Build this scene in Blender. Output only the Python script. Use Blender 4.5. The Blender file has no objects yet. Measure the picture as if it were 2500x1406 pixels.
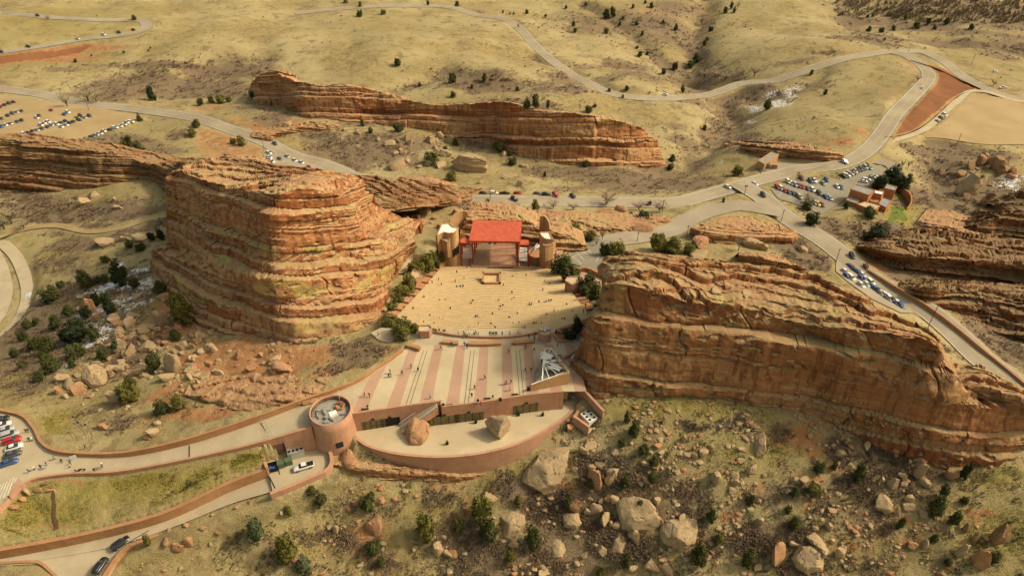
import bpy, bmesh, math, random
import numpy as np
from mathutils import Vector, Matrix
from mathutils.geometry import delaunay_2d_cdt
random.seed(7)
rng = np.random.default_rng(11)
scene = bpy.context.scene

# ---------------------------------------------------------------- camera, sky, sun, exposure
F = 1750.0; TH = math.radians(38); CH = 150.0
cam_data = bpy.data.cameras.new('camera')
cam = bpy.data.objects.new('camera', cam_data)
scene.collection.objects.link(cam)
cam.location = (0, 0, CH); cam.rotation_euler = (math.radians(90) - TH, 0, 0)
cam_data.sensor_width = 36.0; cam_data.lens = 36.0 * F / 2500.0
cam_data.clip_start = 1.0; cam_data.clip_end = 20000
scene.camera = cam
scene.render.resolution_x = 1024; scene.render.resolution_y = 575
SUN_EL = math.radians(42); SUN_AZ = math.radians(7)      # towards +x, a little beyond
world = bpy.data.worlds.new('World'); scene.world = world; world.use_nodes = True
wn = world.node_tree; wn.nodes.clear()
wo = wn.nodes.new('ShaderNodeOutputWorld'); wb = wn.nodes.new('ShaderNodeBackground')
sky = wn.nodes.new('ShaderNodeTexSky'); sky.sky_type = 'NISHITA'; sky.sun_disc = False
sky.sun_elevation = SUN_EL; sky.sun_rotation = math.pi / 2 - SUN_AZ
sky.air_density = 1.3; sky.dust_density = 5.0; sky.ozone_density = 0.6
wm = wn.nodes.new('ShaderNodeMix'); wm.data_type = 'RGBA'; wm.blend_type = 'MULTIPLY'; wm.inputs[0].default_value = 1.0
wm.inputs[7].default_value = (1.0, 0.88, 0.62, 1)              # a dusty, veiled spring sky
wn.links.new(sky.outputs[0], wm.inputs[6]); wn.links.new(wm.outputs[2], wb.inputs[0])
wb.inputs[1].default_value = 0.15
wn.links.new(wb.outputs[0], wo.inputs[0])
sl = bpy.data.lights.new('sun', 'SUN'); sl.energy = 2.4; sl.angle = math.radians(6.0); sl.color = (1.0, 0.91, 0.73)
so = bpy.data.objects.new('sun', sl); scene.collection.objects.link(so)
sdir = Vector((math.cos(SUN_EL) * math.cos(SUN_AZ), math.cos(SUN_EL) * math.sin(SUN_AZ), math.sin(SUN_EL)))
so.rotation_euler = sdir.to_track_quat('Z', 'Y').to_euler()
so.location = (200, 50, 300)
scene.view_settings.view_transform = 'Standard'; scene.view_settings.look = 'None'
scene.view_settings.exposure = 0.2; scene.view_settings.gamma = 1.0
scene.view_settings.use_curve_mapping = False

# ---------------------------------------------------------------- maths helpers
cT, sT = math.cos(TH), math.sin(TH)
def ray(px, py):
    xc = (px - 1250.0) / F; yc = -(py - 703.0) / F
    return np.array([xc, cT + yc * sT, -sT + yc * cT])
def at_z(px, py, z):                       # the point of a sight line at height z
    d = ray(px, py); t = (z - CH) / d[2]
    return np.array([0, 0, CH]) + d * t
def at_y(px, py, Y):
    d = ray(px, py); t = Y / d[1]
    return np.array([0, 0, CH]) + d * t
def proj(p):
    x, y, z = p[0], p[1], p[2] - CH
    dep = y * cT - z * sT; up = y * sT + z * cT
    return 1250 + F * x / dep, 703 - F * up / dep
def hash3(ix, iy, iz):
    h = (ix.astype(np.int64) * 374761393 + iy.astype(np.int64) * 668265263 + iz.astype(np.int64) * 2147483647) & 0xffffffff
    h = ((h ^ (h >> 13)) * 1274126177) & 0xffffffff
    return (h ^ (h >> 16)) & 0xffffffff
def hashf(i, j=0, k=0):
    i = np.asarray(i); j = np.zeros_like(i) + j; k = np.zeros_like(i) + k
    return (hash3(i + 131, j + 57, k + 911) % 100003) / 100003.0
G3 = np.array([[1,1,0],[-1,1,0],[1,-1,0],[-1,-1,0],[1,0,1],[-1,0,1],[1,0,-1],[-1,0,-1],[0,1,1],[0,-1,1],[0,1,-1],[0,-1,-1],[1,1,0],[-1,1,0],[0,-1,1],[0,-1,-1]], float)
def perlin(x, y, z=None):
    x = np.asarray(x, float); y = np.asarray(y, float)
    z = np.zeros_like(x) + (0.37 if z is None else z)
    x0 = np.floor(x).astype(np.int64); y0 = np.floor(y).astype(np.int64); z0 = np.floor(z).astype(np.int64)
    fx, fy, fz = x - x0, y - y0, z - z0
    u = fx**3 * (fx * (fx * 6 - 15) + 10); v = fy**3 * (fy * (fy * 6 - 15) + 10); w = fz**3 * (fz * (fz * 6 - 15) + 10)
    def g(i, j, k):
        gr = G3[hash3(x0 + i, y0 + j, z0 + k) & 15]
        return gr[..., 0] * (fx - i) + gr[..., 1] * (fy - j) + gr[..., 2] * (fz - k)
    a = g(0,0,0) * (1-u) + g(1,0,0) * u; b = g(0,1,0) * (1-u) + g(1,1,0) * u
    c = g(0,0,1) * (1-u) + g(1,0,1) * u; d = g(0,1,1) * (1-u) + g(1,1,1) * u
    return (a * (1-v) + b * v) * (1-w) + (c * (1-v) + d * v) * w
def fbm(x, y, z=None, o=4, lac=2.1, gain=0.5):
    r = 0; a = 1.0; f = 1.0
    for i in range(o):
        r = r + a * perlin(x * f + i * 17.3, y * f - i * 9.1, None if z is None else z * f + i * 3.7)
        a *= gain; f *= lac
    return r
def smooth(a, b, x):
    t = np.clip((x - a) / (b - a), 0, 1); return t * t * (3 - 2 * t)

# ---------------------------------------------------------------- object helpers
COL = scene.collection
def tag(o, label=None, cat=None, group=None, kind=None):
    if label: o['label'] = label
    if cat: o['category'] = cat
    if group: o['group'] = group
    if kind: o['kind'] = kind
    return o
def new_obj(name, me, parent=None, mat=None):
    o = bpy.data.objects.new(name, me); COL.objects.link(o)
    if parent is not None: o.parent = parent
    if mat is not None and me is not None:
        for m in (mat if isinstance(mat, (list, tuple)) else [mat]): me.materials.append(m)
    return o
def empty(name, loc=(0, 0, 0), rz=0.0):
    o = bpy.data.objects.new(name, None); COL.objects.link(o)
    o.location = loc; o.rotation_euler = (0, 0, rz); o.empty_display_size = 1
    return o
def mesh_np(name, verts, faces, smooth_=False, mats=None, attrs=None):
    """faces: int array (n,3) or (n,4)"""
    verts = np.asarray(verts, np.float32); faces = np.asarray(faces, np.int32)
    me = bpy.data.meshes.new(name)
    n, k = faces.shape
    me.vertices.add(len(verts)); me.vertices.foreach_set('co', verts.ravel())
    me.loops.add(n * k); me.loops.foreach_set('vertex_index', faces.ravel())
    me.polygons.add(n)
    me.polygons.foreach_set('loop_start', np.arange(0, n * k, k, dtype=np.int32))
    me.polygons.foreach_set('loop_total', np.full(n, k, np.int32))
    if mats is not None: me.polygons.foreach_set('material_index', np.asarray(mats, np.int32))
    me.polygons.foreach_set('use_smooth', np.full(n, bool(smooth_)))
    me.update(calc_edges=True)
    if attrs:
        for nm, val in attrs.items():
            val = np.asarray(val, np.float32)
            if val.ndim == 1:
                a = me.attributes.new(nm, 'FLOAT', 'POINT'); a.data.foreach_set('value', val)
            else:
                a = me.attributes.new(nm, 'FLOAT_COLOR', 'POINT')
                a.data.foreach_set('color', np.concatenate([val, np.ones((len(val), 1), np.float32)], 1).ravel())
    return me
def grid_faces(nu, nv):                    # nv rows of nu
    i = np.arange(nu - 1)[None, :]; j = np.arange(nv - 1)[:, None]
    a = (j * nu + i).ravel()
    return np.stack([a, a + 1, a + 1 + nu, a + nu], 1)
class MB:                                  # polygon collector -> one mesh
    def __init__(s): s.v = []; s.f = []; s.m = []
    def add(s, vs, fs, mi=0):
        b = len(s.v); s.v += [tuple(map(float, v)) for v in vs]
        for f in fs: s.f.append([b + i for i in f]); s.m.append(mi)
    def box(s, c, sz, rz=0, mi=0, taper=1.0):
        hx, hy, hz = sz[0] / 2, sz[1] / 2, sz[2] / 2; ca, sa = math.cos(rz), math.sin(rz)
        vs = []
        for dz in (-1, 1):
            k = 1 if dz < 0 else taper
            for dx, dy in ((-1,-1),(1,-1),(1,1),(-1,1)):
                x, y = dx * hx * k, dy * hy * k
                vs.append((c[0] + x * ca - y * sa, c[1] + x * sa + y * ca, c[2] + dz * hz))
        s.add(vs, [(3,2,1,0),(4,5,6,7),(0,1,5,4),(1,2,6,5),(2,3,7,6),(3,0,4,7)], mi)
    def prism(s, poly, z0, z1, mi=0, mtop=None):  # poly ccw; z0,z1 numbers or lists
        n = len(poly)
        zz0 = z0 if hasattr(z0, '__len__') else [z0] * n; zz1 = z1 if hasattr(z1, '__len__') else [z1] * n
        vs = [(p[0], p[1], zz0[i]) for i, p in enumerate(poly)] + [(p[0], p[1], zz1[i]) for i, p in enumerate(poly)]
        s.add(vs, [[i, (i+1) % n, n + (i+1) % n, n + i] for i in range(n)] + [list(range(n))[::-1]], mi)
        b = len(s.v) - 2 * n
        s.f.append([b + n + i for i in range(n)]); s.m.append(mi if mtop is None else mtop)
    def tube(s, pts, r, n=6, mi=0, caps=True):
        pts = [Vector(p) for p in pts]; rr = r if hasattr(r, '__len__') else [r] * len(pts)
        vs = []
        for i, p in enumerate(pts):
            d = (pts[min(i+1, len(pts)-1)] - pts[max(i-1, 0)]).normalized()
            a = d.cross(Vector((0, 0, 1)));
            if a.length < 1e-3: a = Vector((1, 0, 0))
            a.normalize(); b = a.cross(d)
            for k in range(n):
                t = 2 * math.pi * k / n
                vs.append(p + (a * math.cos(t) + b * math.sin(t)) * rr[i])
        fs = [[i*n + k, i*n + (k+1) % n, (i+1)*n + (k+1) % n, (i+1)*n + k] for i in range(len(pts)-1) for k in range(n)]
        if caps: fs += [list(range(n))[::-1], [(len(pts)-1)*n + k for k in range(n)]]
        s.add(vs, fs, mi)
    def lathe(s, c, prof, n=24, mi=0, a0=0, a1=2*math.pi):
        full = abs(a1 - a0 - 2*math.pi) < 1e-6; m = n if full else n + 1
        vs = []
        for r, z in prof:
            for k in range(m):
                t = a0 + (a1 - a0) * k / n
                vs.append((c[0] + r * math.cos(t), c[1] + r * math.sin(t), c[2] + z))
        fs = []
        for i in range(len(prof)-1):
            for k in range(n):
                k2 = (k+1) % m if full else k + 1
                fs.append([i*m + k, i*m + k2, (i+1)*m + k2, (i+1)*m + k])
        s.add(vs, fs, mi)
    def wall(s, pts, w, z0, z1, mi=0):      # thick wall along a polyline; z0/z1 number or list (per point)
        P = [np.array(p[:2], float) for p in pts]; n = len(P)
        zz0 = z0 if hasattr(z0, '__len__') else [z0] * n; zz1 = z1 if hasattr(z1, '__len__') else [z1] * n
        L = []
        for i in range(n):
            d = P[min(i+1, n-1)] - P[max(i-1, 0)]; d /= (np.linalg.norm(d) + 1e-9)
            L.append(np.array([-d[1], d[0]]) * w / 2)
        vs = []
        for i in range(n):
            a, b = P[i] + L[i], P[i] - L[i]
            vs += [(a[0], a[1], zz0[i]), (b[0], b[1], zz0[i]), (b[0], b[1], zz1[i]), (a[0], a[1], zz1[i])]
        fs = []
        for i in range(n-1):
            o = 4*i; q = o + 4
            fs += [[o+1, q+1, q+2, o+2], [q, o, o+3, q+3], [o+2, q+2, q+3, o+3], [o, q, q+1, o+1]]
        fs += [[0, 1, 2, 3], [4*n-1, 4*n-2, 4*n-3, 4*n-4]]
        s.add(vs, fs, mi)
    def mesh(s, name, smooth_=False):
        me = bpy.data.meshes.new(name); me.from_pydata(s.v, [], s.f); me.update()
        me.polygons.foreach_set('material_index', s.m)
        if smooth_: me.polygons.foreach_set('use_smooth', [True] * len(s.f))
        return me
    def build(s, name, mat, parent=None, smooth_=False):
        return new_obj(name, s.mesh(name, smooth_), parent, mat)

# ---------------------------------------------------------------- materials
class NT:
    def __init__(s, name):
        s.m = bpy.data.materials.new(name); s.m.use_nodes = True; s.t = s.m.node_tree
        s.b = s.t.nodes['Principled BSDF']; s.b.inputs['Roughness'].default_value = 0.9
        s.b.inputs['Specular IOR Level'].default_value = 0.2
        s.pos = s.n('ShaderNodeNewGeometry').outputs['Position']
    def n(s, typ, **kw):
        nd = s.t.nodes.new(typ)
        for k, v in kw.items(): setattr(nd, k, v)
        return nd
    def l(s, a, b): s.t.links.new(a, b)
    def val(s, inp, v):
        if hasattr(v, 'is_linked') or isinstance(v, bpy.types.NodeSocket): s.l(v, inp)
        elif isinstance(v, (tuple, list)) and len(v) == 3 and len(inp.default_value) == 4: inp.default_value = (*v, 1)
        else: inp.default_value = v
    def scale(s, vec, k):
        nd = s.n('ShaderNodeVectorMath', operation='MULTIPLY'); s.l(vec, nd.inputs[0]); nd.inputs[1].default_value = k
        return nd.outputs[0]
    def noise(s, scale, detail=4, rough=0.55, vec=None, dist=0.0, out=0):
        nd = s.n('ShaderNodeTexNoise'); nd.inputs['Scale'].default_value = scale; nd.inputs['Detail'].default_value = detail
        nd.inputs['Roughness'].default_value = rough; nd.inputs['Distortion'].default_value = dist
        s.l(vec if vec is not None else s.pos, nd.inputs['Vector']); return nd.outputs[out]
    def ramp(s, fac, a, b, lo=0.0, hi=1.0):
        nd = s.n('ShaderNodeMapRange', interpolation_type='SMOOTHSTEP'); s.val(nd.inputs[0], fac)
        nd.inputs[1].default_value = a; nd.inputs[2].default_value = b; nd.inputs[3].default_value = lo; nd.inputs[4].default_value = hi
        return nd.outputs[0]
    def mix(s, fac, a, b, blend='MIX'):
        nd = s.n('ShaderNodeMix', data_type='RGBA', blend_type=blend)
        s.val(nd.inputs[0], fac); s.val(nd.inputs[6], a); s.val(nd.inputs[7], b); return nd.outputs[2]
    def math(s, op, a, b=None):
        nd = s.n('ShaderNodeMath', operation=op); s.val(nd.inputs[0], a)
        if b is not None: s.val(nd.inputs[1], b)
        return nd.outputs[0]
    def attr(s, name, out='Fac'): return s.n('ShaderNodeAttribute', attribute_name=name).outputs[out]
    def col(s, c): s.val(s.b.inputs['Base Color'], c); return s
    def bump(s, h, strength=0.5, dist=0.2):
        nd = s.n('ShaderNodeBump'); nd.inputs['Strength'].default_value = strength; nd.inputs['Distance'].default_value = dist
        s.l(h, nd.inputs['Height']); s.l(nd.outputs[0], s.b.inputs['Normal']); return s
def simple(name, c, rough=0.85, var=0.12, sc=0.6, metal=0.0, spec=0.2, bump=0.0):
    t = NT(name); nz = t.noise(sc, 5, 0.6); f = t.ramp(nz, 0.3, 0.7, 1 - var, 1 + var)
    k = t.n('ShaderNodeCombineXYZ')
    for i in range(3): t.l(f, k.inputs[i])
    t.col(t.mix(1.0, c, k.outputs[0], 'MULTIPLY'))
    t.b.inputs['Roughness'].default_value = rough; t.b.inputs['Metallic'].default_value = metal
    t.b.inputs['Specular IOR Level'].default_value = spec
    if bump: t.bump(t.noise(sc * 6, 3), bump, 0.05)
    return t.m
# ---------------------------------------------------------------- terrain heights
CTRL = """0,0,-62 400,0,-66 800,0,-66 1250,0,-72 1700,0,-80 2100,0,-78 2500,0,-82 0,-150,-60 700,-150,-66 1250,-150,-85 2500,-150,-95
-300,60,-55 0,60,-55 350,60,-58 700,70,-62 1000,60,-62 1280,60,-66 1500,60,-72 1700,60,-82 1900,60,-70 2200,60,-72 2500,60,-80 2800,60,-84
0,130,-58 200,130,-58 500,130,-58 850,130,-56 1150,130,-58 1350,150,-66 1500,130,-64 1680,150,-80 1850,130,-62 2170,127,-55 2400,130,-68
0,190,-60 300,190,-58 600,160,-62 800,200,-58 1000,200,-60 1200,200,-58 1400,190,-64 1600,190,-68 1750,200,-76 1900,190,-62 2050,180,-54 2250,200,-52 2350,180,-56 2450,235,-58
0,215,-56 300,265,-54 150,290,-54 0,300,-54 450,230,-62 600,240,-58 1500,227,-62 1650,237,-64 1760,270,-74 2000,260,-52 2100,300,-50 2200,250,-50 2400,290,-50 1650,300,-64
620,335,-52 500,350,-48 1700,350,-64 1900,350,-54 2080,360,-48 2300,340,-50 2500,340,-50 750,390,-50 900,380,-54 950,330,-52 1000,410,-53 1150,400,-52 1300,430,-49 1500,440,-50 1650,420,-56 1850,430,-46 2000,410,-46 2300,420,-50 2450,420,-48
1200,486,-46 1400,491,-46 1600,496,-46 1760,468,-45 880,436,-49 1000,460,-48
1870,480,-44 2000,480,-44 2120,500,-43 2300,480,-50 2480,480,-48 1950,550,-42 2080,630,-39 2200,730,-35 2330,820,-31 2400,880,-28 2500,960,-24 2200,600,-46 2400,580,-50 2450,740,-46 2480,850,-38 2300,680,-46
1500,590,-36 1640,560,-37 1720,515,-39 1830,512,-41 1420,630,-30 1480,570,-34 1600,600,-34 1750,590,-36 1850,600,-36 2000,640,-38 1950,640,-36
1210,640,-29 1050,600,-27 1340,600,-29 1210,520,-38 1100,500,-40 1210,660,-28 1210,740,-16 1210,815,-2 1060,655,-27 1340,660,-27 1445,770,-1.5 985,780,-1.5 1020,700,-17 1400,700,-14
375,690,-24 300,760,-22 480,790,-12 640,825,-5 760,835,-2 885,802,-5 940,830,-1 930,765,-8 1000,640,-22
0,480,-38 150,470,-36 300,440,-32 380,520,-32 200,540,-38 60,560,-40 0,620,-44 60,700,-40 0,800,-38 150,620,-38 250,620,-34 120,760,-34 50,900,-26 0,930,-18 150,880,-20 300,850,-14 230,930,-14 400,880,-10 550,900,-7 700,900,-4 850,880,-2 500,990,-5 700,960,-1 300,980,-11 150,980,-13 60,980,-11 300,1060,-8 150,1100,-9
0,1060,-9.5 100,1130,-9 250,1130,-8.5 350,1120,-7.5 480,1095,-5.5 620,1060,-3 740,1010,-1 850,960,0 1000,900,0 1150,900,0 1300,900,0 1100,850,0
0,1240,-12 100,1200,-12 300,1200,-11 500,1150,-9.5 640,1120,-8.5 0,1330,-16 200,1290,-14 400,1240,-12.5 600,1170,-10.5 100,1370,-18.5 300,1310,-17 500,1240,-13.5 650,1190,-10.3 730,1130,-9.2 790,1110,-9.2 880,1130,-9.5 830,1165,-10.5 300,1400,-19 0,1400,-19.5
400,1350,-18 600,1300,-16.5 700,1250,-13.5 850,1200,-12.5 800,1350,-24 1000,1300,-23 1000,1180,-13.5 1200,1170,-15.5 1100,1400,-30 1300,1300,-24 1400,1400,-32 1250,1220,-18 850,1400,-28 1100,1165,-15
1350,1100,-11 1420,1040,-8 1480,1000,-5 1600,990,-4 1700,975,-4 1950,1015,-6 2150,1095,-9 2330,1135,-10 2500,1110,-8 1600,1150,-12 1800,1120,-10 2000,1150,-11 2200,1200,-13 2450,1200,-12 1600,1300,-22 1850,1280,-20 2100,1280,-18 2350,1300,-18 1600,1406,-30 1850,1400,-27 2150,1400,-25 2500,1400,-22
-200,1000,-14 -300,1300,-20 2700,1200,-12 1250,1550,-38 2000,1550,-34 500,1550,-28 2800,1500,-26 -200,700,-42 -200,400,-44 -300,200,-56 2750,900,-30 2750,600,-46 2800,300,-52"""
CP = np.array([at_z(*map(float, t.split(','))) for t in CTRL.split()])
def tps_fit(P, z, lam):
    n = len(P); d = np.linalg.norm(P[:, None] - P[None], axis=2) / 100
    K = d * d * np.log(d + 1e-9) + lam * np.eye(n)
    Q = np.c_[np.ones(n), P / 100]
    A = np.block([[K, Q], [Q.T, np.zeros((3, 3))]])
    return np.linalg.solve(A, np.r_[z, np.zeros(3)])
def tps_eval(P, w, X):
    out = np.zeros(len(X))
    for i in range(0, len(X), 20000):
        d = np.linalg.norm(X[i:i+20000, None] - P[None], axis=2) / 100
        out[i:i+20000] = (d * d * np.log(d + 1e-9)) @ w[:len(P)] + w[len(P)] + (X[i:i+20000] / 100) @ w[len(P)+1:]
    return out
_w = tps_fit(CP[:, :2], CP[:, 2], 0.01)
X0, Y0, GS, NX, NY = -560.0, 30.0, 1.25, 913, 769
cx = X0 + np.arange(0, NX, 8) * GS; cy = Y0 + np.arange(0, NY, 8) * GS
_c = tps_eval(CP[:, :2], _w, np.stack(np.meshgrid(cx, cy), -1).reshape(-1, 2)).reshape(len(cy), len(cx))
def bil(grid, gx, gy):
    i = np.clip(gx, 0, grid.shape[1] - 1.001); j = np.clip(gy, 0, grid.shape[0] - 1.001)
    i0 = i.astype(int); j0 = j.astype(int); u = i - i0; v = j - j0
    return (grid[j0, i0]*(1-u)*(1-v) + grid[j0, i0+1]*u*(1-v) + grid[j0+1, i0]*(1-u)*v + grid[j0+1, i0+1]*u*v)
GXX, GYY = np.meshgrid(X0 + np.arange(NX) * GS, Y0 + np.arange(NY) * GS)
HG = bil(_c, (GXX - X0) / (8*GS), (GYY - Y0) / (8*GS))
HG = np.clip(HG, -100, 12)
far = smooth(250, 420, GYY)
HG += far * (7.0 * fbm(GXX / 120, GYY / 110, o=3) + 2.5 * np.abs(fbm(GXX / 80 + 7, GYY / 60 + 3, o=3)))
near = 1 - far
HG += near * (1.5 * fbm(GXX / 38, GYY / 38, o=4))
# the wash that cuts down between the far hills
def seg_dist(P, A, B):
    d = B - A; t = np.clip(((P - A) @ d) / (d @ d), 0, 1)
    return np.linalg.norm(P - (A + t[:, None] * d), axis=1), t
def poly_dist(xy, line):                   # distance to a polyline and the running parameter
    best = np.full(len(xy), 1e9); par = np.zeros(len(xy))
    for i in range(len(line) - 1):
        d, t = seg_dist(xy, line[i], line[i+1]); m = d < best
        best[m] = d[m]; par[m] = i + t[m]
    return best, par
def near_mask(line, r):
    lo = line.min(0) - r; hi = line.max(0) + r
    i0, i1 = max(0, int((lo[0]-X0)/GS)), min(NX, int((hi[0]-X0)/GS) + 2)
    j0, j1 = max(0, int((lo[1]-Y0)/GS)), min(NY, int((hi[1]-Y0)/GS) + 2)
    return slice(j0, j1), slice(i0, i1)
def H(x, y):
    x = np.asarray(x, float); y = np.asarray(y, float)
    return bil(HG, (x - X0) / GS, (y - Y0) / GS)
def G(px, py, up=0.0):                      # where a sight line meets the ground
    d = ray(px, py); t0 = 60.0; o = np.array([0, 0, CH])
    ts = np.arange(60, 1500, 2.0); P = o + d * ts[:, None]
    hz = H(P[:, 0], P[:, 1]); k = np.argmax(P[:, 2] < hz)
    if k == 0: k = len(ts) - 1
    a, b = ts[k-1], ts[k]
    for _ in range(12):
        m = (a + b) / 2; p = o + d * m
        if p[2] < H(p[0], p[1]): b = m
        else: a = m
    p = o + d * b; return np.array([p[0], p[1], float(H(p[0], p[1])) + up])
WASH = np.zeros_like(HG)
for pts, wd, dp in (([(1730,-40),(1705,40),(1690,100),(1690,150),(1770,215),(1800,270),(1760,330),(1700,390),(1640,440)], 15, 9),
                    ([(2060,-20),(2100,60),(2200,90),(2330,90),(2500,110)], 18, 3),
                    ([(640,165),(500,180),(430,215),(300,205),(200,235)], 14, 3.5),
                    ([(1430,-10),(1500,40),(1570,85),(1630,125),(1690,160)], 9, 4), ([(1290,140),(1380,170),(1480,150),(1600,170),(1700,190)], 8, 3), ([(1780,180),(1850,232),(1930,240),(2010,205)], 9, 4), ([(2200,560),(2050,560),(1950,600)], 8, 2.5), ([(1150,210),(1080,200),(960,240)], 9, 3), ([(2300,400),(2250,440),(2290,520),(2400,500)], 12, 4),
                    ([(1480,205),(1420,215),(1300,232),(1150,250)], 10, 3)):
    line = np.array([at_z(a, b, -66)[:2] for a, b in pts])
    xy = np.stack([GXX.ravel(), GYY.ravel()], 1)
    d, _ = poly_dist(xy, line)
    d = d + 4 * fbm(xy[:, 0] / 25, xy[:, 1] / 25, o=2)
    HG -= (dp * np.exp(-(d / wd)**2)).reshape(HG.shape)
    WASH = np.maximum(WASH, (np.exp(-(d / (wd * .85))**2)).reshape(HG.shape))

PAVE = np.zeros_like(HG)                    # 1 where something is built on the ground
def catmull(pts, step=2.0):
    P = np.array(pts, float); out = []
    P = np.vstack([2*P[0]-P[1], P, 2*P[-1]-P[-2]])
    for i in range(1, len(P) - 2):
        n = max(2, int(np.linalg.norm(P[i+1] - P[i]) / step))
        for t in np.arange(n) / n:
            out.append(0.5 * ((2*P[i]) + (-P[i-1]+P[i+1])*t + (2*P[i-1]-5*P[i]+4*P[i+1]-P[i+2])*t*t + (-P[i-1]+3*P[i]-3*P[i+1]+P[i+2])*t**3))
    out.append(P[-2]); return np.array(out)
def flatten_line(line3, half, shoulder=4.0, drop=0.35):
    line = line3[:, :2]; sj, si = near_mask(line, half + shoulder)
    xy = np.stack([GXX[sj, si].ravel(), GYY[sj, si].ravel()], 1); shp = GXX[sj, si].shape
    d, par = poly_dist(xy, line)
    i0 = np.clip(par.astype(int), 0, len(line)-2); t = par - i0
    z = line3[i0, 2] * (1-t) + line3[i0+1, 2] * t
    w = 1 - smooth(half, half + shoulder, d); core = (1 - smooth(half - 0.5, half + 1.0, d)) * drop
    HG[sj, si] = HG[sj, si] * (1 - w.reshape(shp)) + ((z) * w).reshape(shp) - core.reshape(shp)
    PAVE[sj, si] = np.maximum(PAVE[sj, si], (1 - smooth(half, half + 2, d)).reshape(shp))
def in_poly(xy, poly):
    x, y = xy[:, 0], xy[:, 1]; c = np.zeros(len(xy), bool); n = len(poly); j = n - 1
    for i in range(n):
        xi, yi = poly[i][:2]; xj, yj = poly[j][:2]
        m = ((yi > y) != (yj > y)) & (x < (xj - xi) * (y - yi) / (yj - yi + 1e-12) + xi)
        c ^= m; j = i
    return c
def plane_fit(P):
    A = np.c_[P[:, 0], P[:, 1], np.ones(len(P))]; return np.linalg.lstsq(A, P[:, 2], rcond=None)[0]
def flatten_poly(poly, zfun, shoulder=4.0, drop=0.35):
    P = np.array(poly, float); c = np.vstack([P[:, :2], P[:1, :2]])
    sj, si = near_mask(c, shoulder + 2)
    xy = np.stack([GXX[sj, si].ravel(), GYY[sj, si].ravel()], 1); shp = GXX[sj, si].shape
    d, _ = poly_dist(xy, c); ins = in_poly(xy, P); sd = np.where(ins, -d, d)
    z = zfun(xy[:, 0], xy[:, 1])
    w = 1 - smooth(0, shoulder, sd); core = (1 - smooth(-0.5, 1.0, sd)) * drop
    HG[sj, si] = HG[sj, si] * (1 - w.reshape(shp)) + (z * w).reshape(shp) - core.reshape(shp)
    PAVE[sj, si] = np.maximum(PAVE[sj, si], (1 - smooth(0, 2, sd)).reshape(shp))

# ---- roads (pixel centre lines met with the ground, then smoothed in space)
ROADS = {
 'main_road': (5.0, [(-120,205),(0,217),(100,232),(200,252),(330,268),(470,287),(560,312),(640,345),(720,380),(800,410),(880,440),(960,464),(1060,480),(1150,486),(1250,489),(1400,493),(1550,497),(1650,490),(1750,468),(1850,442),(1950,418),(2050,400),(2110,372),(2150,330),(2185,280),(2222,240),(2255,208),(2268,182),(2250,158),(2205,138),(2170,128)]),
 'far_road': (4.6, [(2170,128),(2080,137),(2000,157),(1900,190),(1800,220),(1700,236),(1600,238),(1500,226),(1420,196),(1350,152),(1300,104),(1270,70),(1230,48),(1170,36),(1090,20),(1000,14),(900,16),(800,24),(720,34)]),
 'spur_road': (4.6, [(2170,128),(2240,131),(2300,150),(2350,182),(2400,213),(2450,234),(2560,258)]),
 'hairpin_road': (4.6, [(-150,148),(0,128),(100,114),(200,98),(300,84),(345,72),(358,61),(335,53),(250,49),(150,44),(80,37),(-60,28)]),
 'descending_road': (6.0, [(1800,452),(1860,480),(1900,512),(1950,552),(2010,588),(2065,628),(2110,668),(2180,712),(2260,762),(2330,820),(2400,880),(2470,942),(2560,1030)]),
 'loop_road': (5.0, [(1440,600),(1500,590),(1570,578),(1640,562),(1690,532),(1740,512),(1800,506),(1860,512),(1905,520)]),
 'trading_post_drive': (4.0, [(2095,385),(2140,392),(2172,405),(2186,425),(2170,445)]),
 'concrete_path': (2.0, [(2140,352),(2180,344),(2235,330),(2275,302),(2310,272),(2345,240),(2365,229),(2410,230),(2450,240),(2520,252)]),
 'park_path': (1.6, [(0,585),(60,562),(140,556),(220,566),(300,552),(350,535),(410,520)]),
}
ROAD3 = {}
for nm, (hw, pts) in ROADS.items():
    P = catmull([G(a, b) for a, b in pts], 4.0)
    k = 9; z = P[:, 2].copy()
    zp = np.pad(z, k, mode='edge'); P[:, 2] = np.convolve(zp, np.ones(2*k+1)/(2*k+1), 'same')[k:-k]
    ROAD3[nm] = P
for nm in ('park_path','hairpin_road','concrete_path','spur_road','far_road','trading_post_drive','loop_road','descending_road','main_road'):
    flatten_line(ROAD3[nm], ROADS[nm][0], 2.5 if 'path' in nm else 5.0)

# ---- paved and dirt areas
LOTS = {
 'dirt_parking_lot': [(-60,218),(0,232),(80,240),(170,256),(330,280),(345,290),(310,305),(240,325),(160,345),(60,330),(-60,322)],
 'dirt_field': [(2258,338),(2290,305),(2318,285),(2352,250),(2375,236),(2440,243),(2600,262),(2600,360),(2500,355),(2400,352),(2300,345)],
 'trading_post_lot': [(1880,462),(1960,432),(2020,442),(2060,440),(2105,412),(2150,402),(2178,440),(2120,458),(2060,492),(2005,522),(1960,508),(1900,482)],
 'roadside_bay': [(2040,640),(2075,640),(2120,690),(2180,730),(2225,765),(2200,760),(2130,728),(2070,690),(2040,665)],
 'pullout': [(640,372),(700,380),(780,402),(850,432),(820,432),(740,412),(650,400)],
 'backstage_lot': [(1365,622),(1400,598),(1450,580),(1500,592),(1492,640),(1470,668),(1420,655),(1375,640)],
 'overlook_apron': [(1850,405),(1880,398),(1990,400),(2040,398),(2000,412),(1900,432),(1870,440)],
}
LOT3 = {}
for nm, pts in LOTS.items():
    P = np.array([G(a, b) for a, b in pts]); c = plane_fit(P)
    LOT3[nm] = (P, c)
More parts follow.
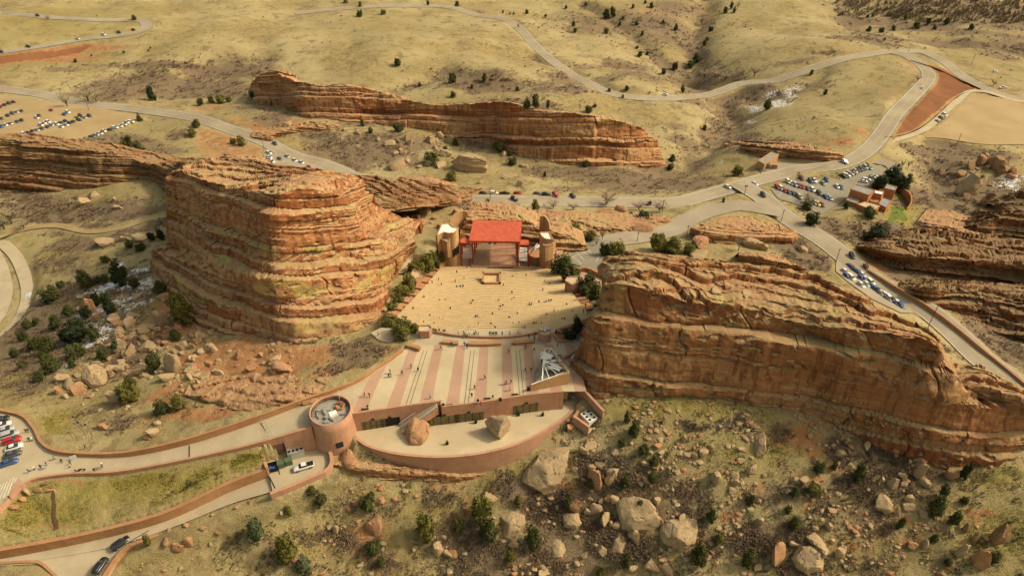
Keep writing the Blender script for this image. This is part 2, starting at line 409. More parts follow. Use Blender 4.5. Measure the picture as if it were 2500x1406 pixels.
for nm, (P, c) in LOT3.items():
    flatten_poly(P, lambda x, y, c=c: c[0]*x + c[1]*y + c[2], 5.0)

# ---- the platforms of the amphitheatre and its drives
def zp(pts): return [at_z(*p) for p in pts]
ZP = 0.0                                     # plaza level
PLAZA = zp([(985,862,0),(925,900,0),(862,938,0),(858,1012,0),(1000,991,0),(1055,984,0),(1077,981,0),(1079,995,0),(1165,985,0),(1257,971,0),(1305,964,0),(1376,958,0),(1372,880,0),(1430,860,0),(1440,815,0),(1380,800,0),(1040,806,0),(930,800,0),(905,812,0),(925,830,0),(985,845,0)])
flatten_poly(PLAZA, lambda x, y: x*0 + ZP, 2.0, 0.5)
UPR = [(-120,1110,-10.2),(60,1110,-9.6),(150,1132,-9.0),(260,1133,-8.5),(350,1124,-7.5),(480,1098,-5.3),(600,1060,-3.2),(700,1022,-1.6),(790,985,-0.4),(862,952,0)]
UPR3 = catmull(zp(UPR), 2.0)
LWR = [(-150,1400,-20),(0,1366,-18.7),(150,1345,-18),(300,1308,-16.6),(430,1262,-14.6),(560,1212,-12.2),(660,1172,-10.2),(730,1140,-9.3),(790,1112,-9.2)]
LWR3 = catmull(zp(LWR), 2.0)
flatten_line(UPR3, 6.5, 3.0); flatten_line(LWR3, 6.5, 2.5)
CARP = zp([(-150,985,-9.8),(0,1000,-9.8),(58,1015,-9.8),(88,1048,-9.8),(108,1085,-9.5),(150,1106,-9.2),(180,1157,-9.2),(90,1170,-9.6),(50,1190,-9.8),(0,1243,-9.8),(-150,1330,-9.8)])
flatten_poly(CARP, lambda x, y: x*0 - 9.75, 2.5, 0.3)
SRV = zp([(0,1345,-18.5),(280,1290,-17),(370,1300,-16.3),(300,1350,-17.6),(262,1420,-18.6),(240,1500,-19.5),(180,1500,-19.6),(148,1412,-19.1),(100,1376,-18.6),(0,1380,-18.8)])
cS = plane_fit(np.array(SRV)); flatten_poly(SRV, lambda x, y: cS[0]*x + cS[1]*y + cS[2], 2.5)
YARD = zp([(650,1125,-9.2),(770,1062,-9.2),(812,1105,-9.2),(808,1150,-9.2),(668,1210,-9.3)])
flatten_poly(YARD, lambda x, y: x*0 - 9.2, 1.5, 0.4)
LOOP = zp([(-100,565,-42),(0,585,-42),(40,610,-42),(68,650,-42),(76,700,-42),(66,750,-42),(40,800,-42),(0,832,-42),(-100,870,-42)])
flatten_poly(LOOP, lambda x, y: x*0 - 42.0, 5.0, 0.4)
# seating bowl
SX = -6.0; NROW = 41
def row_geo(v):                               # v 0 bottom .. 1 top -> centre y, z, half width, sag
    return 241 - 74 * v, -28.2 + 27.2 * (v ** 1.08), 23.5 + 8.2 * v, 1.0 + 8.5 * v
def bowl_z(x, y):
    z = np.zeros_like(x)
    xs = np.abs(x - SX)
    v = np.clip((241 - y) / 74, -0.3, 1.1)
    for _ in range(6):
        _, _, hw, sg = row_geo(np.clip(v, 0, 1)); v = (241 + sg * (xs / hw)**2 - y) / 74
    return np.where(v < 0, -28.6, -28.2 + 27.2 * np.clip(v, 0, 1) ** 1.08)
BOWL = []
for v in np.linspace(0, 1, 12):
    y, z, hw, sg = row_geo(v); BOWL.append((SX - hw - 3, y + sg, z))
BOWL += [(SX - 20, 169, -1), (SX, 165.5, -1), (SX + 20, 169, -1)]
for v in np.linspace(1, 0, 12):
    y, z, hw, sg = row_geo(v); BOWL.append((SX + hw + 3, y + sg, z))
BOWL += [(SX + 29, 262, -28.5), (SX - 26, 262, -28.5)]
flatten_poly(BOWL, bowl_z, 5.0, 0.9)
# terrace below the plaza
TERZ = -6.6
TER = zp([(870,1068,TERZ),(892,1086,TERZ),(935,1101,TERZ),(990,1111,TERZ),(1060,1115,TERZ),(1130,1112,TERZ),(1200,1102,TERZ),(1270,1082,TERZ),(1330,1052,TERZ),(1385,1015,TERZ),(1425,972,TERZ),(1424,955,TERZ),(1385,940,TERZ),(1300,985,TERZ),(1130,1025,TERZ),(1000,1045,TERZ),(900,1055,TERZ)])
# keep the ground below the terrace slab out of it
P_ = np.array(TER); sj, si = near_mask(P_[:, :2], 2)
xy_ = np.stack([GXX[sj, si].ravel(), GYY[sj, si].ravel()], 1); ins_ = in_poly(xy_, P_)
t_ = HG[sj, si].ravel(); t_[ins_] = np.minimum(t_[ins_], TERZ - 1.2); HG[sj, si] = t_.reshape(HG[sj, si].shape)
dT, _ = poly_dist(xy_, np.vstack([P_[:, :2], P_[:1, :2]])); t_ = PAVE[sj, si].ravel(); t_[ins_] = 1; PAVE[sj, si] = t_.reshape(PAVE[sj, si].shape)

# the grass bank between the two drives, and the slope held up by the uphill wall
UE = [(150,1106,-9.2),(260,1113,-8.6),(350,1106,-7.6),(480,1077,-5.4),(620,1031,-3.0),(740,985,-1.2),(862,938,0)]
UL = [(50,1191,-9.8),(92,1170,-9.4),(180,1157,-9.2),(260,1155,-8.7),(340,1145,-7.7),(470,1120,-5.6),(600,1091,-3.4),(690,1067,-1.8)]
LE = [(-60,1363,-18.8),(0,1360,-18.6),(200,1322,-17.5),(400,1270,-15.0),(560,1198,-12.1),(660,1160,-10.1)]
def dense(pts, st=1.5): return catmull(zp(pts), st)
A_ = dense([(-60,1300,-10.2),(0,1245,-10.0)] + UL); B_ = dense(LE)
poly_ = np.vstack([A_, np.array(zp([(690,1067,-2.0),(668,1100,-4.5),(650,1128,-6.2)])), B_[::-1]])[:, :2]
sj, si = near_mask(poly_, 2); xy_ = np.stack([GXX[sj, si].ravel(), GYY[sj, si].ravel()], 1); ins_ = in_poly(xy_, poly_)
q_ = xy_[ins_]
def zd(line):
    dd, pr = poly_dist(q_, line[:, :2]); i0 = np.clip(pr.astype(int), 0, len(line)-2); return dd, line[i0, 2] + (line[i0+1, 2] - line[i0, 2]) * (pr - i0)
d1, z1_ = zd(A_); d2_, z2_ = zd(B_); zz_ = ((z1_ - 0.3) * d2_ + (z2_ + 3.1) * d1) / (d1 + d2_ + 1e-6)
t_ = HG[sj, si].ravel(); t_[ins_] = zz_ + 0.25 * perlin(q_[:, 0] / 6, q_[:, 1] / 6); HG[sj, si] = t_.reshape(HG[sj, si].shape)
t_ = PAVE[sj, si].ravel(); t_[ins_] = np.minimum(t_[ins_], np.where(np.minimum(d1, d2_) > 1.0, 0, .4)); PAVE[sj, si] = t_.reshape(PAVE[sj, si].shape)
OVER = []
def line_z(line, q):
    dd, pr = poly_dist(q, line[:, :2]); i0 = np.clip(pr.astype(int), 0, len(line)-2); return dd, line[i0, 2] + (line[i0+1, 2] - line[i0, 2]) * (pr - i0)
def bank_z(q, z):
    a, za = line_z(A_, q); b, zb = line_z(B_, q); r = ((za - 0.3) * b + (zb + 3.1) * a) / (a + b + 1e-6)
    e = np.clip(np.minimum(a, b) / 3, 0, 1); r = np.where(b < 0.3, zb - 0.4, r); return r + e * (0.35 * fbm(q[:, 0]/5, q[:, 1]/5, o=4) + .15 * perlin(q[:, 0]/1.7, q[:, 1]/1.7))
OVER.append((poly_, bank_z))
SL_ = dense([(-60,1384,-19),(0,1380,-18.8),(250,1340,-17.3),(420,1287,-14.8),(560,1231,-12.1),(655,1202,-10.1),(720,1180,-9.3)])
OVER.append((np.vstack([B_, dense([(660,1160,-10.1),(715,1140,-9.4)]), SL_[::-1]])[:, :2], lambda q, z: line_z(B_, q)[1] - 0.35))
YP_ = np.array(zp([(648,1128,-9.2),(702,1104,-9.2),(704,1078,-9.2),(780,1052,-9.2),(800,1090,-9.2),(812,1112,-9.2),(812,1140,-9.2),(800,1154,-9.2),(740,1180,-9.2),(664,1210,-9.2)]))[:, :2]
OVER.append((YP_, lambda q, z: np.minimum(z, -9.7)))
FR_ = np.array(zp([(862,1012,0),(1000,991,0),(1055,984,0),(1077,981,0),(1079,995,0),(1165,985,0),(1257,971,0),(1305,964,0),(1376,958,0)]))[:, :2]
OVER.append((np.vstack([FR_ + [0, 5.5], (FR_ + [0, -3.0])[::-1]]), lambda q, z: np.minimum(z, -8.5)))
OVER.append((np.array(TER)[:, :2], lambda q, z: np.minimum(z, TERZ - 1.2)))
W_ = dense([(260,1113,-8.6),(350,1106,-7.6),(480,1077,-5.4),(620,1031,-3.0),(740,985,-1.2),(862,938,0),(925,898,0),(984,858,0)])
sj, si = near_mask(W_[:, :2], 8); xy_ = np.stack([GXX[sj, si].ravel(), GYY[sj, si].ravel()], 1); dd, pr = poly_dist(xy_, W_[:, :2])
i0 = np.clip(pr.astype(int), 0, len(W_)-2); tv = W_[i0+1, :2] - W_[i0, :2]; rel = xy_ - W_[i0, :2]; side = tv[:, 0] * rel[:, 1] - tv[:, 1] * rel[:, 0]
t_ = HG[sj, si].ravel(); up_ = W_[i0, 2] + np.interp(pr / (len(W_)-1), [0, .15, .4, .7, 1], [.8, 1.2, 1.8, 1.2, .7]); sel = (side > 0) & (dd < 7) & (dd > 0.6)
t_[sel] = np.maximum(t_[sel], (up_ - 0.1 * dd)[sel]); HG[sj, si] = t_.reshape(HG[sj, si].shape)
# ---- ground cover masks: blobs (px, py, rx, ry, amount), each lies on the ground at its own place
RED = [(1560,1180,60,30,.5),(1780,1250,60,25,.5),(1680,1330,60,25,.45),(2000,1240,70,25,.5),(1850,1190,50,20,.45),(2080,1330,60,25,.5),(1120,1260,60,25,.4),(420,800,80,50,.7),(330,860,80,40,.6),(560,850,90,30,.8),(450,1010,70,20,.6),(100,140,150,14,1),(240,118,80,8,.8),(2300,210,50,20,1.3),(2260,250,40,20,1.3),(2215,295,35,22,1.3),(2240,160,30,10,1.2),(2350,200,40,12,1.2),(2190,325,30,12,1.2),(2330,225,30,10,1),
 (250,290,120,12,.5),(560,340,60,14,.7),(620,390,60,14,.9),(540,300,80,10,.6),(520,265,50,8,.6),(650,310,80,20,.7),(700,300,60,16,.6),(450,320,30,8,.5),
 (620,900,140,60,1.0),(500,880,90,40,.9),(700,960,120,30,1.0),(760,870,60,30,.9),(420,960,60,30,.7),(350,820,80,50,.6),(430,740,60,50,.7),(300,880,70,40,.5),(500,1010,120,18,.8),(620,990,120,15,.8),(380,1020,60,20,.6),(820,900,60,30,.7),(880,860,60,20,.5),
 (1390,1180,70,30,.6),(1080,1190,60,14,.6),(1150,1230,60,20,.5),(890,1330,50,40,.8),(920,1290,40,30,.6),(940,1380,40,20,1.0),(1500,1220,50,25,.5),(1300,1350,60,30,.35),(1960,1080,60,40,.8),(2000,1040,50,20,.6),(2040,1130,50,30,.5),(2190,1270,60,20,.7),(2090,1250,50,30,.5),(2240,1330,50,20,.6),(2120,1290,60,30,.5),(1980,1160,60,20,.6),(2380,1260,80,20,.5),(1700,1160,50,20,.3),
 (2110,640,20,30,.8),(2140,650,30,20,.8),(2050,345,40,10,.8),(1980,340,60,8,.5),(2160,220,10,30,.4),(2110,330,15,30,.6),(1400,175,30,8,.4),(1500,165,60,8,.5),(1220,210,60,10,.5),
 (300,545,120,10,.35),(120,1290,60,12,.6),(250,1260,80,8,.4),(170,1170,60,10,.6),(1050,640,30,30,.3),(60,1060,10,10,0),(500,1085,120,6,.4),(2440,1180,80,20,.3),(1250,1160,60,12,.4),(100,205,60,6,.4),
 (960,850,40,15,.7),(930,700,12,60,.4),(1640,90,30,10,.3),(1590,30,100,12,.4),(1700,20,80,10,.4)]
SCRUB = [(330,215,110,20,.8),(450,165,70,8,.9),(590,170,70,14,1),(400,230,60,16,.8),(520,215,70,14,.8),(280,240,40,12,.7),(420,205,60,14,.7),(380,160,60,8,.6),(250,160,70,6,.4),(620,260,50,16,.5),
 (290,355,100,18,1),(380,370,60,12,.9),(240,340,60,10,.9),(430,330,30,14,.6),(700,280,30,12,.6),(880,380,120,22,.8),(960,360,60,20,.5),(1010,350,60,24,.5),(830,400,80,20,.8),(1170,350,60,20,.5),(1300,380,80,20,.5),(1480,440,60,14,.6),(1550,455,120,14,.8),(1640,440,50,20,.8),(1450,430,80,10,.6),(1690,455,60,10,.8),(1400,460,90,8,.4),(1560,470,60,6,.5),(1000,395,50,20,.4),
 (1720,60,30,30,.9),(1700,130,30,30,.9),(1720,190,60,24,.9),(1790,185,40,14,.6),(1680,215,60,10,.5),(1830,230,60,20,.9),(1880,245,60,26,.9),(1780,290,40,20,1),(1760,320,30,20,.9),(1740,340,60,20,.8),(1700,400,50,20,.7),(1720,440,50,14,.8),(1680,350,40,20,.6),(1820,340,50,14,.7),(1650,310,30,12,.4),(1880,350,60,8,.7),(1800,365,50,8,.6),
 (1500,60,160,30,.45),(1600,90,100,20,.4),(1560,120,60,12,.3),(1480,30,80,10,.3),(1640,20,60,20,.5),(1240,250,90,10,.6),(1170,190,70,20,.7),(1380,195,40,14,.8),(1380,215,60,6,.7),(1540,160,60,12,.5),(1620,160,50,14,.5),(1700,250,60,8,.5),(2000,210,40,12,.4),
 (2130,50,80,8,.9),(2250,70,120,10,.9),(2400,20,160,24,1),(2250,20,100,12,1),(2080,95,60,6,.8),(2440,60,80,12,.9),(2330,105,60,8,.8),(2470,120,50,16,1),(2280,110,50,8,.5),(2090,15,40,6,.7),(2170,110,50,4,.6),(2480,90,60,6,.6),(2150,90,40,6,.5),(2360,80,80,8,.7),(2440,140,40,8,.6),
 (2320,400,60,20,.8),(2400,380,80,16,.9),(2260,400,40,14,.5),(2300,500,60,40,.7),(2400,480,120,50,.9),(2450,520,90,40,1),(2200,580,60,20,.7),(2060,570,60,20,.9),(2130,590,60,16,.9),(2010,540,40,14,.7),(1960,610,60,30,1),(1990,640,50,20,1),(1900,590,30,12,.7),(2250,690,80,24,.7),(2330,730,60,30,1),(2400,770,60,40,1),(2450,850,50,40,1),(2350,700,80,20,.7),(2200,650,40,20,.6),(2360,880,30,16,.7),(2300,850,30,12,.5),(2180,560,70,14,.8),
 (130,640,60,20,.4),(180,600,60,12,.6),(250,590,60,12,.6),(150,530,90,16,.9),(250,510,90,16,.7),(330,560,60,8,.6),(200,560,70,6,.8),(160,640,40,8,.6),(330,610,30,12,.6),(180,700,40,16,.7),
 (160,760,110,50,.9),(250,720,60,50,.8),(100,830,70,40,.9),(200,830,70,60,.8),(60,870,60,30,.7),(300,760,50,40,.6),(80,940,60,20,.7),(40,790,40,20,.6),
 (880,862,60,26,.8),(830,890,30,14,.5),(760,830,60,10,.3),(300,1050,40,10,.5),(240,1010,60,10,.3),(300,1020,50,14,.4),
 (1380,1260,90,60,1),(1460,1240,60,50,.9),(1300,1210,50,40,.9),(1200,1380,100,50,.8),(1320,1350,80,40,.8),(1450,1370,90,50,.9),(1240,1190,40,20,.7),(1420,1030,30,14,.7),(1500,1160,70,50,.5),(1540,1340,60,30,.8),(1620,1160,50,40,.35),(1450,1120,40,20,.5),(1130,1330,70,50,.4),(1660,1220,60,30,.5),(1730,1310,60,30,.7),(1840,1330,60,30,.7),(1880,1210,50,30,.6),(2080,1190,60,30,.6),(2050,1100,50,24,.6),(2130,1100,60,30,.8),(2170,1140,50,40,.8),(2230,1180,50,30,.7),(2300,1180,40,20,.6),(1950,1210,50,30,.5),(1950,1380,60,30,.6),(2040,1370,50,20,.5),(1700,1050,40,16,.4),(1820,1030,50,20,.4),(1900,1060,40,20,.5),(2360,1150,40,12,.4),(2100,1380,60,30,.3),(900,1250,60,30,.35),(1000,1230,60,14,.3),(850,1330,40,30,.5),(770,1300,60,20,.4),(620,1330,80,40,.3),(700,1380,60,20,.3),(960,1370,60,30,.4),(1070,1230,60,30,.3)]
SCRUB += [(180,780,120,70,.7),(110,860,90,50,.7),(260,760,80,60,.6),(330,870,60,40,.5),(60,800,50,40,.5),(1480,1300,90,50,.6),(1650,1250,60,40,.5),(1900,1300,80,40,.45),(2100,1250,80,40,.45),(150,170,60,8,.5),(350,160,80,8,.6),(480,165,60,8,.9),(560,175,80,10,1),(640,180,40,12,.8),(340,205,90,14,1),(430,210,90,18,1),(520,230,90,14,.9),(260,235,40,10,.9),(180,230,40,10,.5),(580,225,50,12,.8),(1250,262,120,8,.8),(1180,210,90,18,.8),(1100,190,60,14,.5),(1340,215,60,8,.6),(1600,60,120,24,.6),(1450,70,120,14,.4),(1660,110,50,14,.7),(1560,180,60,8,.5),(1680,245,50,10,.6),(1740,225,60,14,.9),(1540,430,120,18,.8),(1420,420,80,16,.6),(1330,420,60,16,.6),(930,350,80,26,.8),(820,360,70,24,.7),(780,330,60,16,.6),(1560,500,60,5,.6),(1480,500,40,5,.6),(2000,300,50,10,.2),(1990,290,40,6,.3),(2240,370,50,14,.6),(2330,370,70,12,.7),(2260,430,40,20,.5),(2250,470,30,14,.5),(2020,130,50,5,.6),(1950,150,50,5,.5),(1600,420,60,16,.7),(880,300,60,10,.5),(660,290,40,14,.8),(740,275,40,10,.5),(100,500,90,20,.6),(320,520,90,14,.8),(390,540,40,10,.7),(60,480,50,14,.7),(160,590,50,12,.5),(170,660,60,14,.4),(110,720,50,20,.3)]
GREEN = [(350,1180,300,40,.9),(100,1250,150,50,.9),(600,1130,100,30,.9),(60,930,60,30,.9),(120,1040,40,40,.9),(60,900,50,40,.6),(1650,1000,200,24,.8),(1250,1170,100,20,.5),(2420,1160,120,30,.6),(2450,1300,120,60,.6),(1870,1100,120,40,.5),(1660,1330,100,50,.35),(2200,490,20,30,1.6),(2190,520,20,20,1.6),(1960,480,60,10,.4),(60,1390,60,20,.7),(700,1300,200,50,.25),(150,560,150,40,.3),(100,650,60,60,.5),(500,1180,200,20,.6),(1990,1380,120,60,.3),(100,60,300,60,.35),(1000,1240,120,40,.3),(150,1350,120,20,.4)]
SNOWB = [(260,700,40,12,1),(210,770,30,12,.9),(290,650,14,6,.8),(360,690,26,12,.9),(230,830,24,12,.8),(180,800,30,12,.8),(160,900,20,8,.7),(320,750,30,12,.8),(270,800,30,12,.7),(2460,455,30,10,.9),(2320,660,20,4,.9),(2360,748,14,6,.9),(2290,722,10,6,.9),(350,660,20,9,1),(310,700,30,8,.9),(280,740,40,10,.8),(240,780,30,10,.7),(330,720,30,8,.7),(200,810,24,12,.6),(170,860,20,14,.5),(250,830,24,10,.4),(300,790,20,10,.5),(1890,230,26,8,.7),(1930,235,24,8,.7),(1900,252,36,8,.8),(1840,262,16,10,.8),(1830,300,16,8,.7),(1940,215,20,8,.6),(2470,440,30,12,.9),(2490,470,20,8,.7),(2300,655,30,3,.7),(2340,672,20,3,.7),(2260,715,10,6,.9),(2340,745,12,8,.8),(2450,700,20,3,.6),(2380,700,12,3,.5),(2420,695,10,4,.6),(2430,620,6,6,0),(1760,395,8,8,.4),(2360,445,10,4,.5),(1870,365,20,4,.3)]
def blobmask(lst, x, y):
    m = np.zeros_like(x); wx = x + 3 * perlin(x/9, y/9); wy = y + 3 * perlin(x/9 + 40, y/9 + 11)
    for a, b, rx, ry, k in lst:
        if k == 0: continue
        c = G(a, b); r0 = G(a + rx, b); r1 = G(a, b - ry); r2 = G(a, b + ry)
        sx = max(abs(r0[0] - c[0]), 0.8); sy = max((abs(r1[1] - c[1]) + abs(r2[1] - c[1])) / 2, 0.8)
        sy = min(sy, sx * 3 + 12)
        sel = near_mask(np.array([[c[0] - 2.2*sx, c[1] - 2.2*sy], [c[0] + 2.2*sx, c[1] + 2.2*sy]]), 0)
        e = ((wx[sel] - c[0]) / sx)**2 + ((wy[sel] - c[1]) / sy)**2
        m[sel] = np.maximum(m[sel], k * np.exp(-(e**1.3) * 0.8))
    return m
def polymask(m, pts, val, soft=2.0):
    P_ = np.array([G(a, b) for a, b in pts])[:, :2]; c = np.vstack([P_, P_[:1]]); sj, si = near_mask(c, 6)
    xy = np.stack([GXX[sj, si].ravel(), GYY[sj, si].ravel()], 1); d, _ = poly_dist(xy, c); sd = np.where(in_poly(xy, P_), -d, d) + 1.2 * perlin(xy[:, 0]/6, xy[:, 1]/6)
    m[sj, si] = np.maximum(m[sj, si], (val * (1 - smooth(-soft, soft, sd))).reshape(m[sj, si].shape))
MK = {k: blobmask(v, GXX, GYY) for k, v in (('red', RED), ('scrub', SCRUB), ('green', GREEN), ('snow', SNOWB))}
polymask(MK['red'], [(2212,140),(2265,155),(2330,183),(2392,217),(2345,228),(2295,272),(2245,316),(2195,333),(2155,338),(2190,292),(2232,243),(2280,205),(2288,182),(2255,155)], 1.35)
polymask(MK['red'], [(0,133),(100,120),(215,106),(240,112),(200,130),(90,150),(0,160),(-60,165),(-60,140)], 1.2)
polymask(MK['red'], [(480,310),(560,318),(640,352),(650,385),(560,400),(500,385),(470,350)], 0.55, 4)
polymask(MK['green'], [(2160,545),(2180,500),(2200,478),(2216,484),(2216,505),(2195,540),(2175,560)], 1.6)
MK['scrub'] = np.clip(np.maximum(MK['scrub'] * 1.45, WASH * (.6 + .9 * fbm(GXX/16, GYY/16, o=3))), 0, 1.2)
def mk(k, x, y): return bil(MK[k], (np.asarray(x, float) - X0)/GS, (np.asarray(y, float) - Y0)/GS)

# ---- terrain sheet: fine near, coarse far, out to the horizon
nu = 860
ys = [35.0]
while ys[-1] < 900: ys.append(ys[-1] + 0.45 + 0.0032 * max(0, ys[-1] - 60) )
st = 5.0
while ys[-1] < 9000: st *= 1.25; ys.append(ys[-1] + st)
pre = [-4000, -1500, -600, -250, -100, -30, 10]
ys = np.array(pre + ys); nvv = len(ys)
u = np.linspace(-1, 1, nu); uu = np.sign(u) * (np.abs(u) + np.clip(np.abs(u) - 0.93, 0, 1)**2 * 1500)
W = 95 + 0.80 * np.clip(ys, 0, None)
TX = uu[None, :] * W[:, None]; TY = np.repeat(ys[:, None], nu, 1)
x, y = TX.ravel(), TY.ravel()
pv = bil(PAVE, (x - X0)/GS, (y - Y0)/GS)
z = H(x, y)
fd = np.clip(1 - pv * 1.6, 0, 1)
amp = fd * np.clip(1.0 - y / 900, 0.2, 1)
rough = 0.35 + 0.9 * np.clip(mk('scrub', x, y) + mk('red', x, y) * .7, 0, 1)
det = fbm(x / 9, y / 9, o=4) * 0.55 + np.abs(perlin(x / 4.1, y / 4.1)) * 0.25
z = z + amp * det * rough
rill = mk('red', x, y)                       # bare soil is cut by little gullies
z -= amp * rill * 0.5 * (1 - np.minimum(1, np.abs(fbm(x / 14 + 3, y / 7, o=3)) * 6))
for poly_o, fz in OVER:
    lo_, hi_ = poly_o.min(0), poly_o.max(0); c_ = np.where((x > lo_[0]) & (x < hi_[0]) & (y > lo_[1]) & (y < hi_[1]))[0]
    c_ = c_[in_poly(np.stack([x[c_], y[c_]], 1), poly_o)]; z[c_] = fz(np.stack([x[c_], y[c_]], 1), z[c_])
out = smooth(0.93, 1.0, np.abs(np.tile(u, nvv))) + smooth(950, 3000, y) + smooth(20, -300, y)
z = z + np.clip(out, 0, 1) * 14 * fbm(x / 400, y / 400, o=3)
T_attr = {k: mk(k, x, y) * fd for k in MK}
me = mesh_np('ground', np.stack([x, y, z], 1), grid_faces(nu, nvv), True, attrs=T_attr)
t = NT('dry_grassland')
n1 = t.noise(0.02, 6, 0.6); n2 = t.noise(0.35, 6, 0.68); n3 = t.noise(2.2, 4, 0.7); n4 = t.noise(0.008, 3, 0.5)
straw = t.mix(t.ramp(n2, 0.38, 0.64), (0.275, 0.205, 0.085), (0.37, 0.295, 0.14))
straw = t.mix(t.ramp(n1, 0.38, 0.62, 0, 0.75), straw, (0.44, 0.365, 0.19))
straw = t.mix(t.ramp(n4, 0.45, 0.62, 0, 0.5), straw, (0.29, 0.235, 0.10))
straw = t.mix(t.ramp(n3, 0.56, 0.74, 0, 0.55), straw, (0.16, 0.12, 0.05))
n5 = t.noise(0.11, 7, 0.72)
straw = t.mix(t.ramp(n5, 0.50, 0.64, 0, 0.75), straw, (0.19, 0.145, 0.07))
n6 = t.noise(0.27, 7, 0.75)
straw = t.mix(t.ramp(n6, 0.56, 0.68, 0, 0.6), straw, (0.25, 0.165, 0.085))
gr = t.mix(t.ramp(t.noise(0.6, 5, 0.7), 0.35, 0.65), (0.22, 0.18, 0.03), (0.34, 0.28, 0.07))
c = t.mix(t.math('MULTIPLY', t.attr('green'), 0.85), straw, gr)
lawn = t.ramp(t.attr('green'), 1.1, 1.4)
c = t.mix(lawn, c, (0.13, 0.17, 0.035))
rf = t.math('ADD', t.attr('red'), t.ramp(n2, 0.3, 0.7, -0.28, 0.28))
red = t.mix(t.ramp(t.noise(0.25, 6, 0.7), 0.35, 0.65), (0.33, 0.155, 0.065), (0.43, 0.24, 0.11))
c = t.mix(t.ramp(rf, 0.30, 0.62), c, red)
c = t.mix(t.ramp(t.attr('red'), 1.05, 1.25), c, (0.25, 0.105, 0.045))
sf = t.math('ADD', t.attr('scrub'), t.ramp(t.noise(0.5, 6, 0.75), 0.3, 0.7, -0.35, 0.35))
scb = t.mix(t.ramp(n3, 0.4, 0.65), (0.16, 0.11, 0.07), (0.24, 0.18, 0.11))
c = t.mix(t.ramp(sf, 0.25, 0.62, 0, 0.9), c, scb)
# bare earth spots and pebbles scattered through the grass
sp = t.ramp(t.noise(0.9, 5, 0.75), 0.63, 0.70)
c = t.mix(t.math('MULTIPLY', sp, 0.6), c, (0.33, 0.20, 0.10))
sn = t.math('ADD', t.attr('snow'), t.ramp(t.noise(0.7, 5, 0.7, dist=1.0), 0.38, 0.62, -0.5, 0.5))
c = t.mix(t.ramp(sn, 0.62, 0.68), c, (0.82, 0.82, 0.82))
t.col(c); t.bump(t.math('ADD', n3, t.math('MULTIPLY', n2, 1.6)), 0.9, 0.35)
ground = new_obj('ground', me, None, t.m); tag(ground, 'dry straw coloured grassland with bare red earth and scrub', None, None, 'structure')
# ---------------------------------------------------------------- sandstone
t = NT('red_sandstone')
nz = t.n('ShaderNodeSeparateXYZ'); t.l(t.n('ShaderNodeNewGeometry').outputs['Normal'], nz.inputs[0])
tn = t.n('ShaderNodeSeparateXYZ'); t.l(t.n('ShaderNodeNewGeometry').outputs['True Normal'], tn.inputs[0])
lay = t.attr('lay'); lay2 = t.attr('lay2')
nb = t.noise(0.05, 5, 0.6); nf = t.noise(0.5, 6, 0.7); ng = t.noise(2.5, 4, 0.7)
redc = t.mix(t.ramp(lay, 0.1, 0.9), (0.26, 0.095, 0.038), (0.41, 0.19, 0.08))
redc = t.mix(t.ramp(lay2, 0.55, 0.9, 0, 0.75), redc, (0.46, 0.29, 0.135))
redc = t.mix(t.ramp(nf, 0.35, 0.7, 0, 0.5), redc, (0.26, 0.10, 0.038))
bv = t.n('ShaderNodeCombineXYZ'); t.l(t.attr('bed'), bv.inputs[2]); px_ = t.n('ShaderNodeSeparateXYZ'); t.l(t.pos, px_.inputs[0])
t.l(t.math('MULTIPLY', px_.outputs[0], 0.035), bv.inputs[0]); t.l(t.math('MULTIPLY', px_.outputs[1], 0.035), bv.inputs[1])
bn = t.noise(0.9, 5, 0.7, vec=bv.outputs[0]); bn2 = t.noise(2.3, 4, 0.7, vec=bv.outputs[0])
redc = t.mix(t.ramp(bn, 0.54, 0.66, 0, 0.65), redc, (0.47, 0.31, 0.155))        # thin cream and dark beds
redc = t.mix(t.ramp(bn, 0.36, 0.46, 0.6, 0), redc, (0.19, 0.07, 0.03))
redc = t.mix(t.ramp(bn2, 0.56, 0.68, 0, 0.45), redc, (0.17, 0.065, 0.03))
stk = t.noise(1.0, 6, 0.7, vec=t.scale(t.pos, (0.45, 0.45, 0.03)))
redc = t.mix(t.ramp(stk, 0.46, 0.62, 0, 0.7), redc, (0.12, 0.045, 0.02))      # desert varnish runs
stk2 = t.noise(1.0, 4, 0.6, vec=t.scale(t.pos, (0.21, 0.21, 0.025)), dist=0.4)
redc = t.mix(t.ramp(stk2, 0.58, 0.68, 0, 0.45), redc, (0.42, 0.27, 0.13))
# weathered tan and lichen where rain falls on the ledge tops
tpk = t.mix(t.ramp(nf, 0.35, 0.65), (0.36, 0.20, 0.10), (0.43, 0.27, 0.145))
tol = t.mix(t.ramp(nf, 0.35, 0.65), (0.34, 0.235, 0.11), (0.43, 0.32, 0.16))
topc = t.mix(t.ramp(t.attr('olive'), 0.25, 0.6), tpk, tol)
topc = t.mix(t.ramp(ng, 0.55, 0.7, 0, 0.4), topc, (0.26, 0.16, 0.07))
up = t.math('ADD', nz.outputs[2], t.ramp(nf, 0.3, 0.7, -0.2, 0.2))
c = t.mix(t.ramp(up, 0.45, 0.8), redc, topc)
lic = t.math('ADD', t.attr('lich'), t.ramp(nf, 0.3, 0.7, -0.3, 0.3))
c = t.mix(t.ramp(lic, 0.5, 0.85, 0, 0.75), c, t.mix(t.ramp(t.noise(1.2, 4), .4, .6), (0.40, 0.33, 0.075), (0.36, 0.31, 0.15)))
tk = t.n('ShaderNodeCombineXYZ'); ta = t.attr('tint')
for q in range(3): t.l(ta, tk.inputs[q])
c = t.mix(1.0, c, tk.outputs[0], 'MULTIPLY')  # per-rock tone; low values paint shade into the ledge and ridge colour
t.col(c); t.bump(t.math('ADD', nf, t.math('MULTIPLY', ng, 0.5)), 0.8, 0.35)
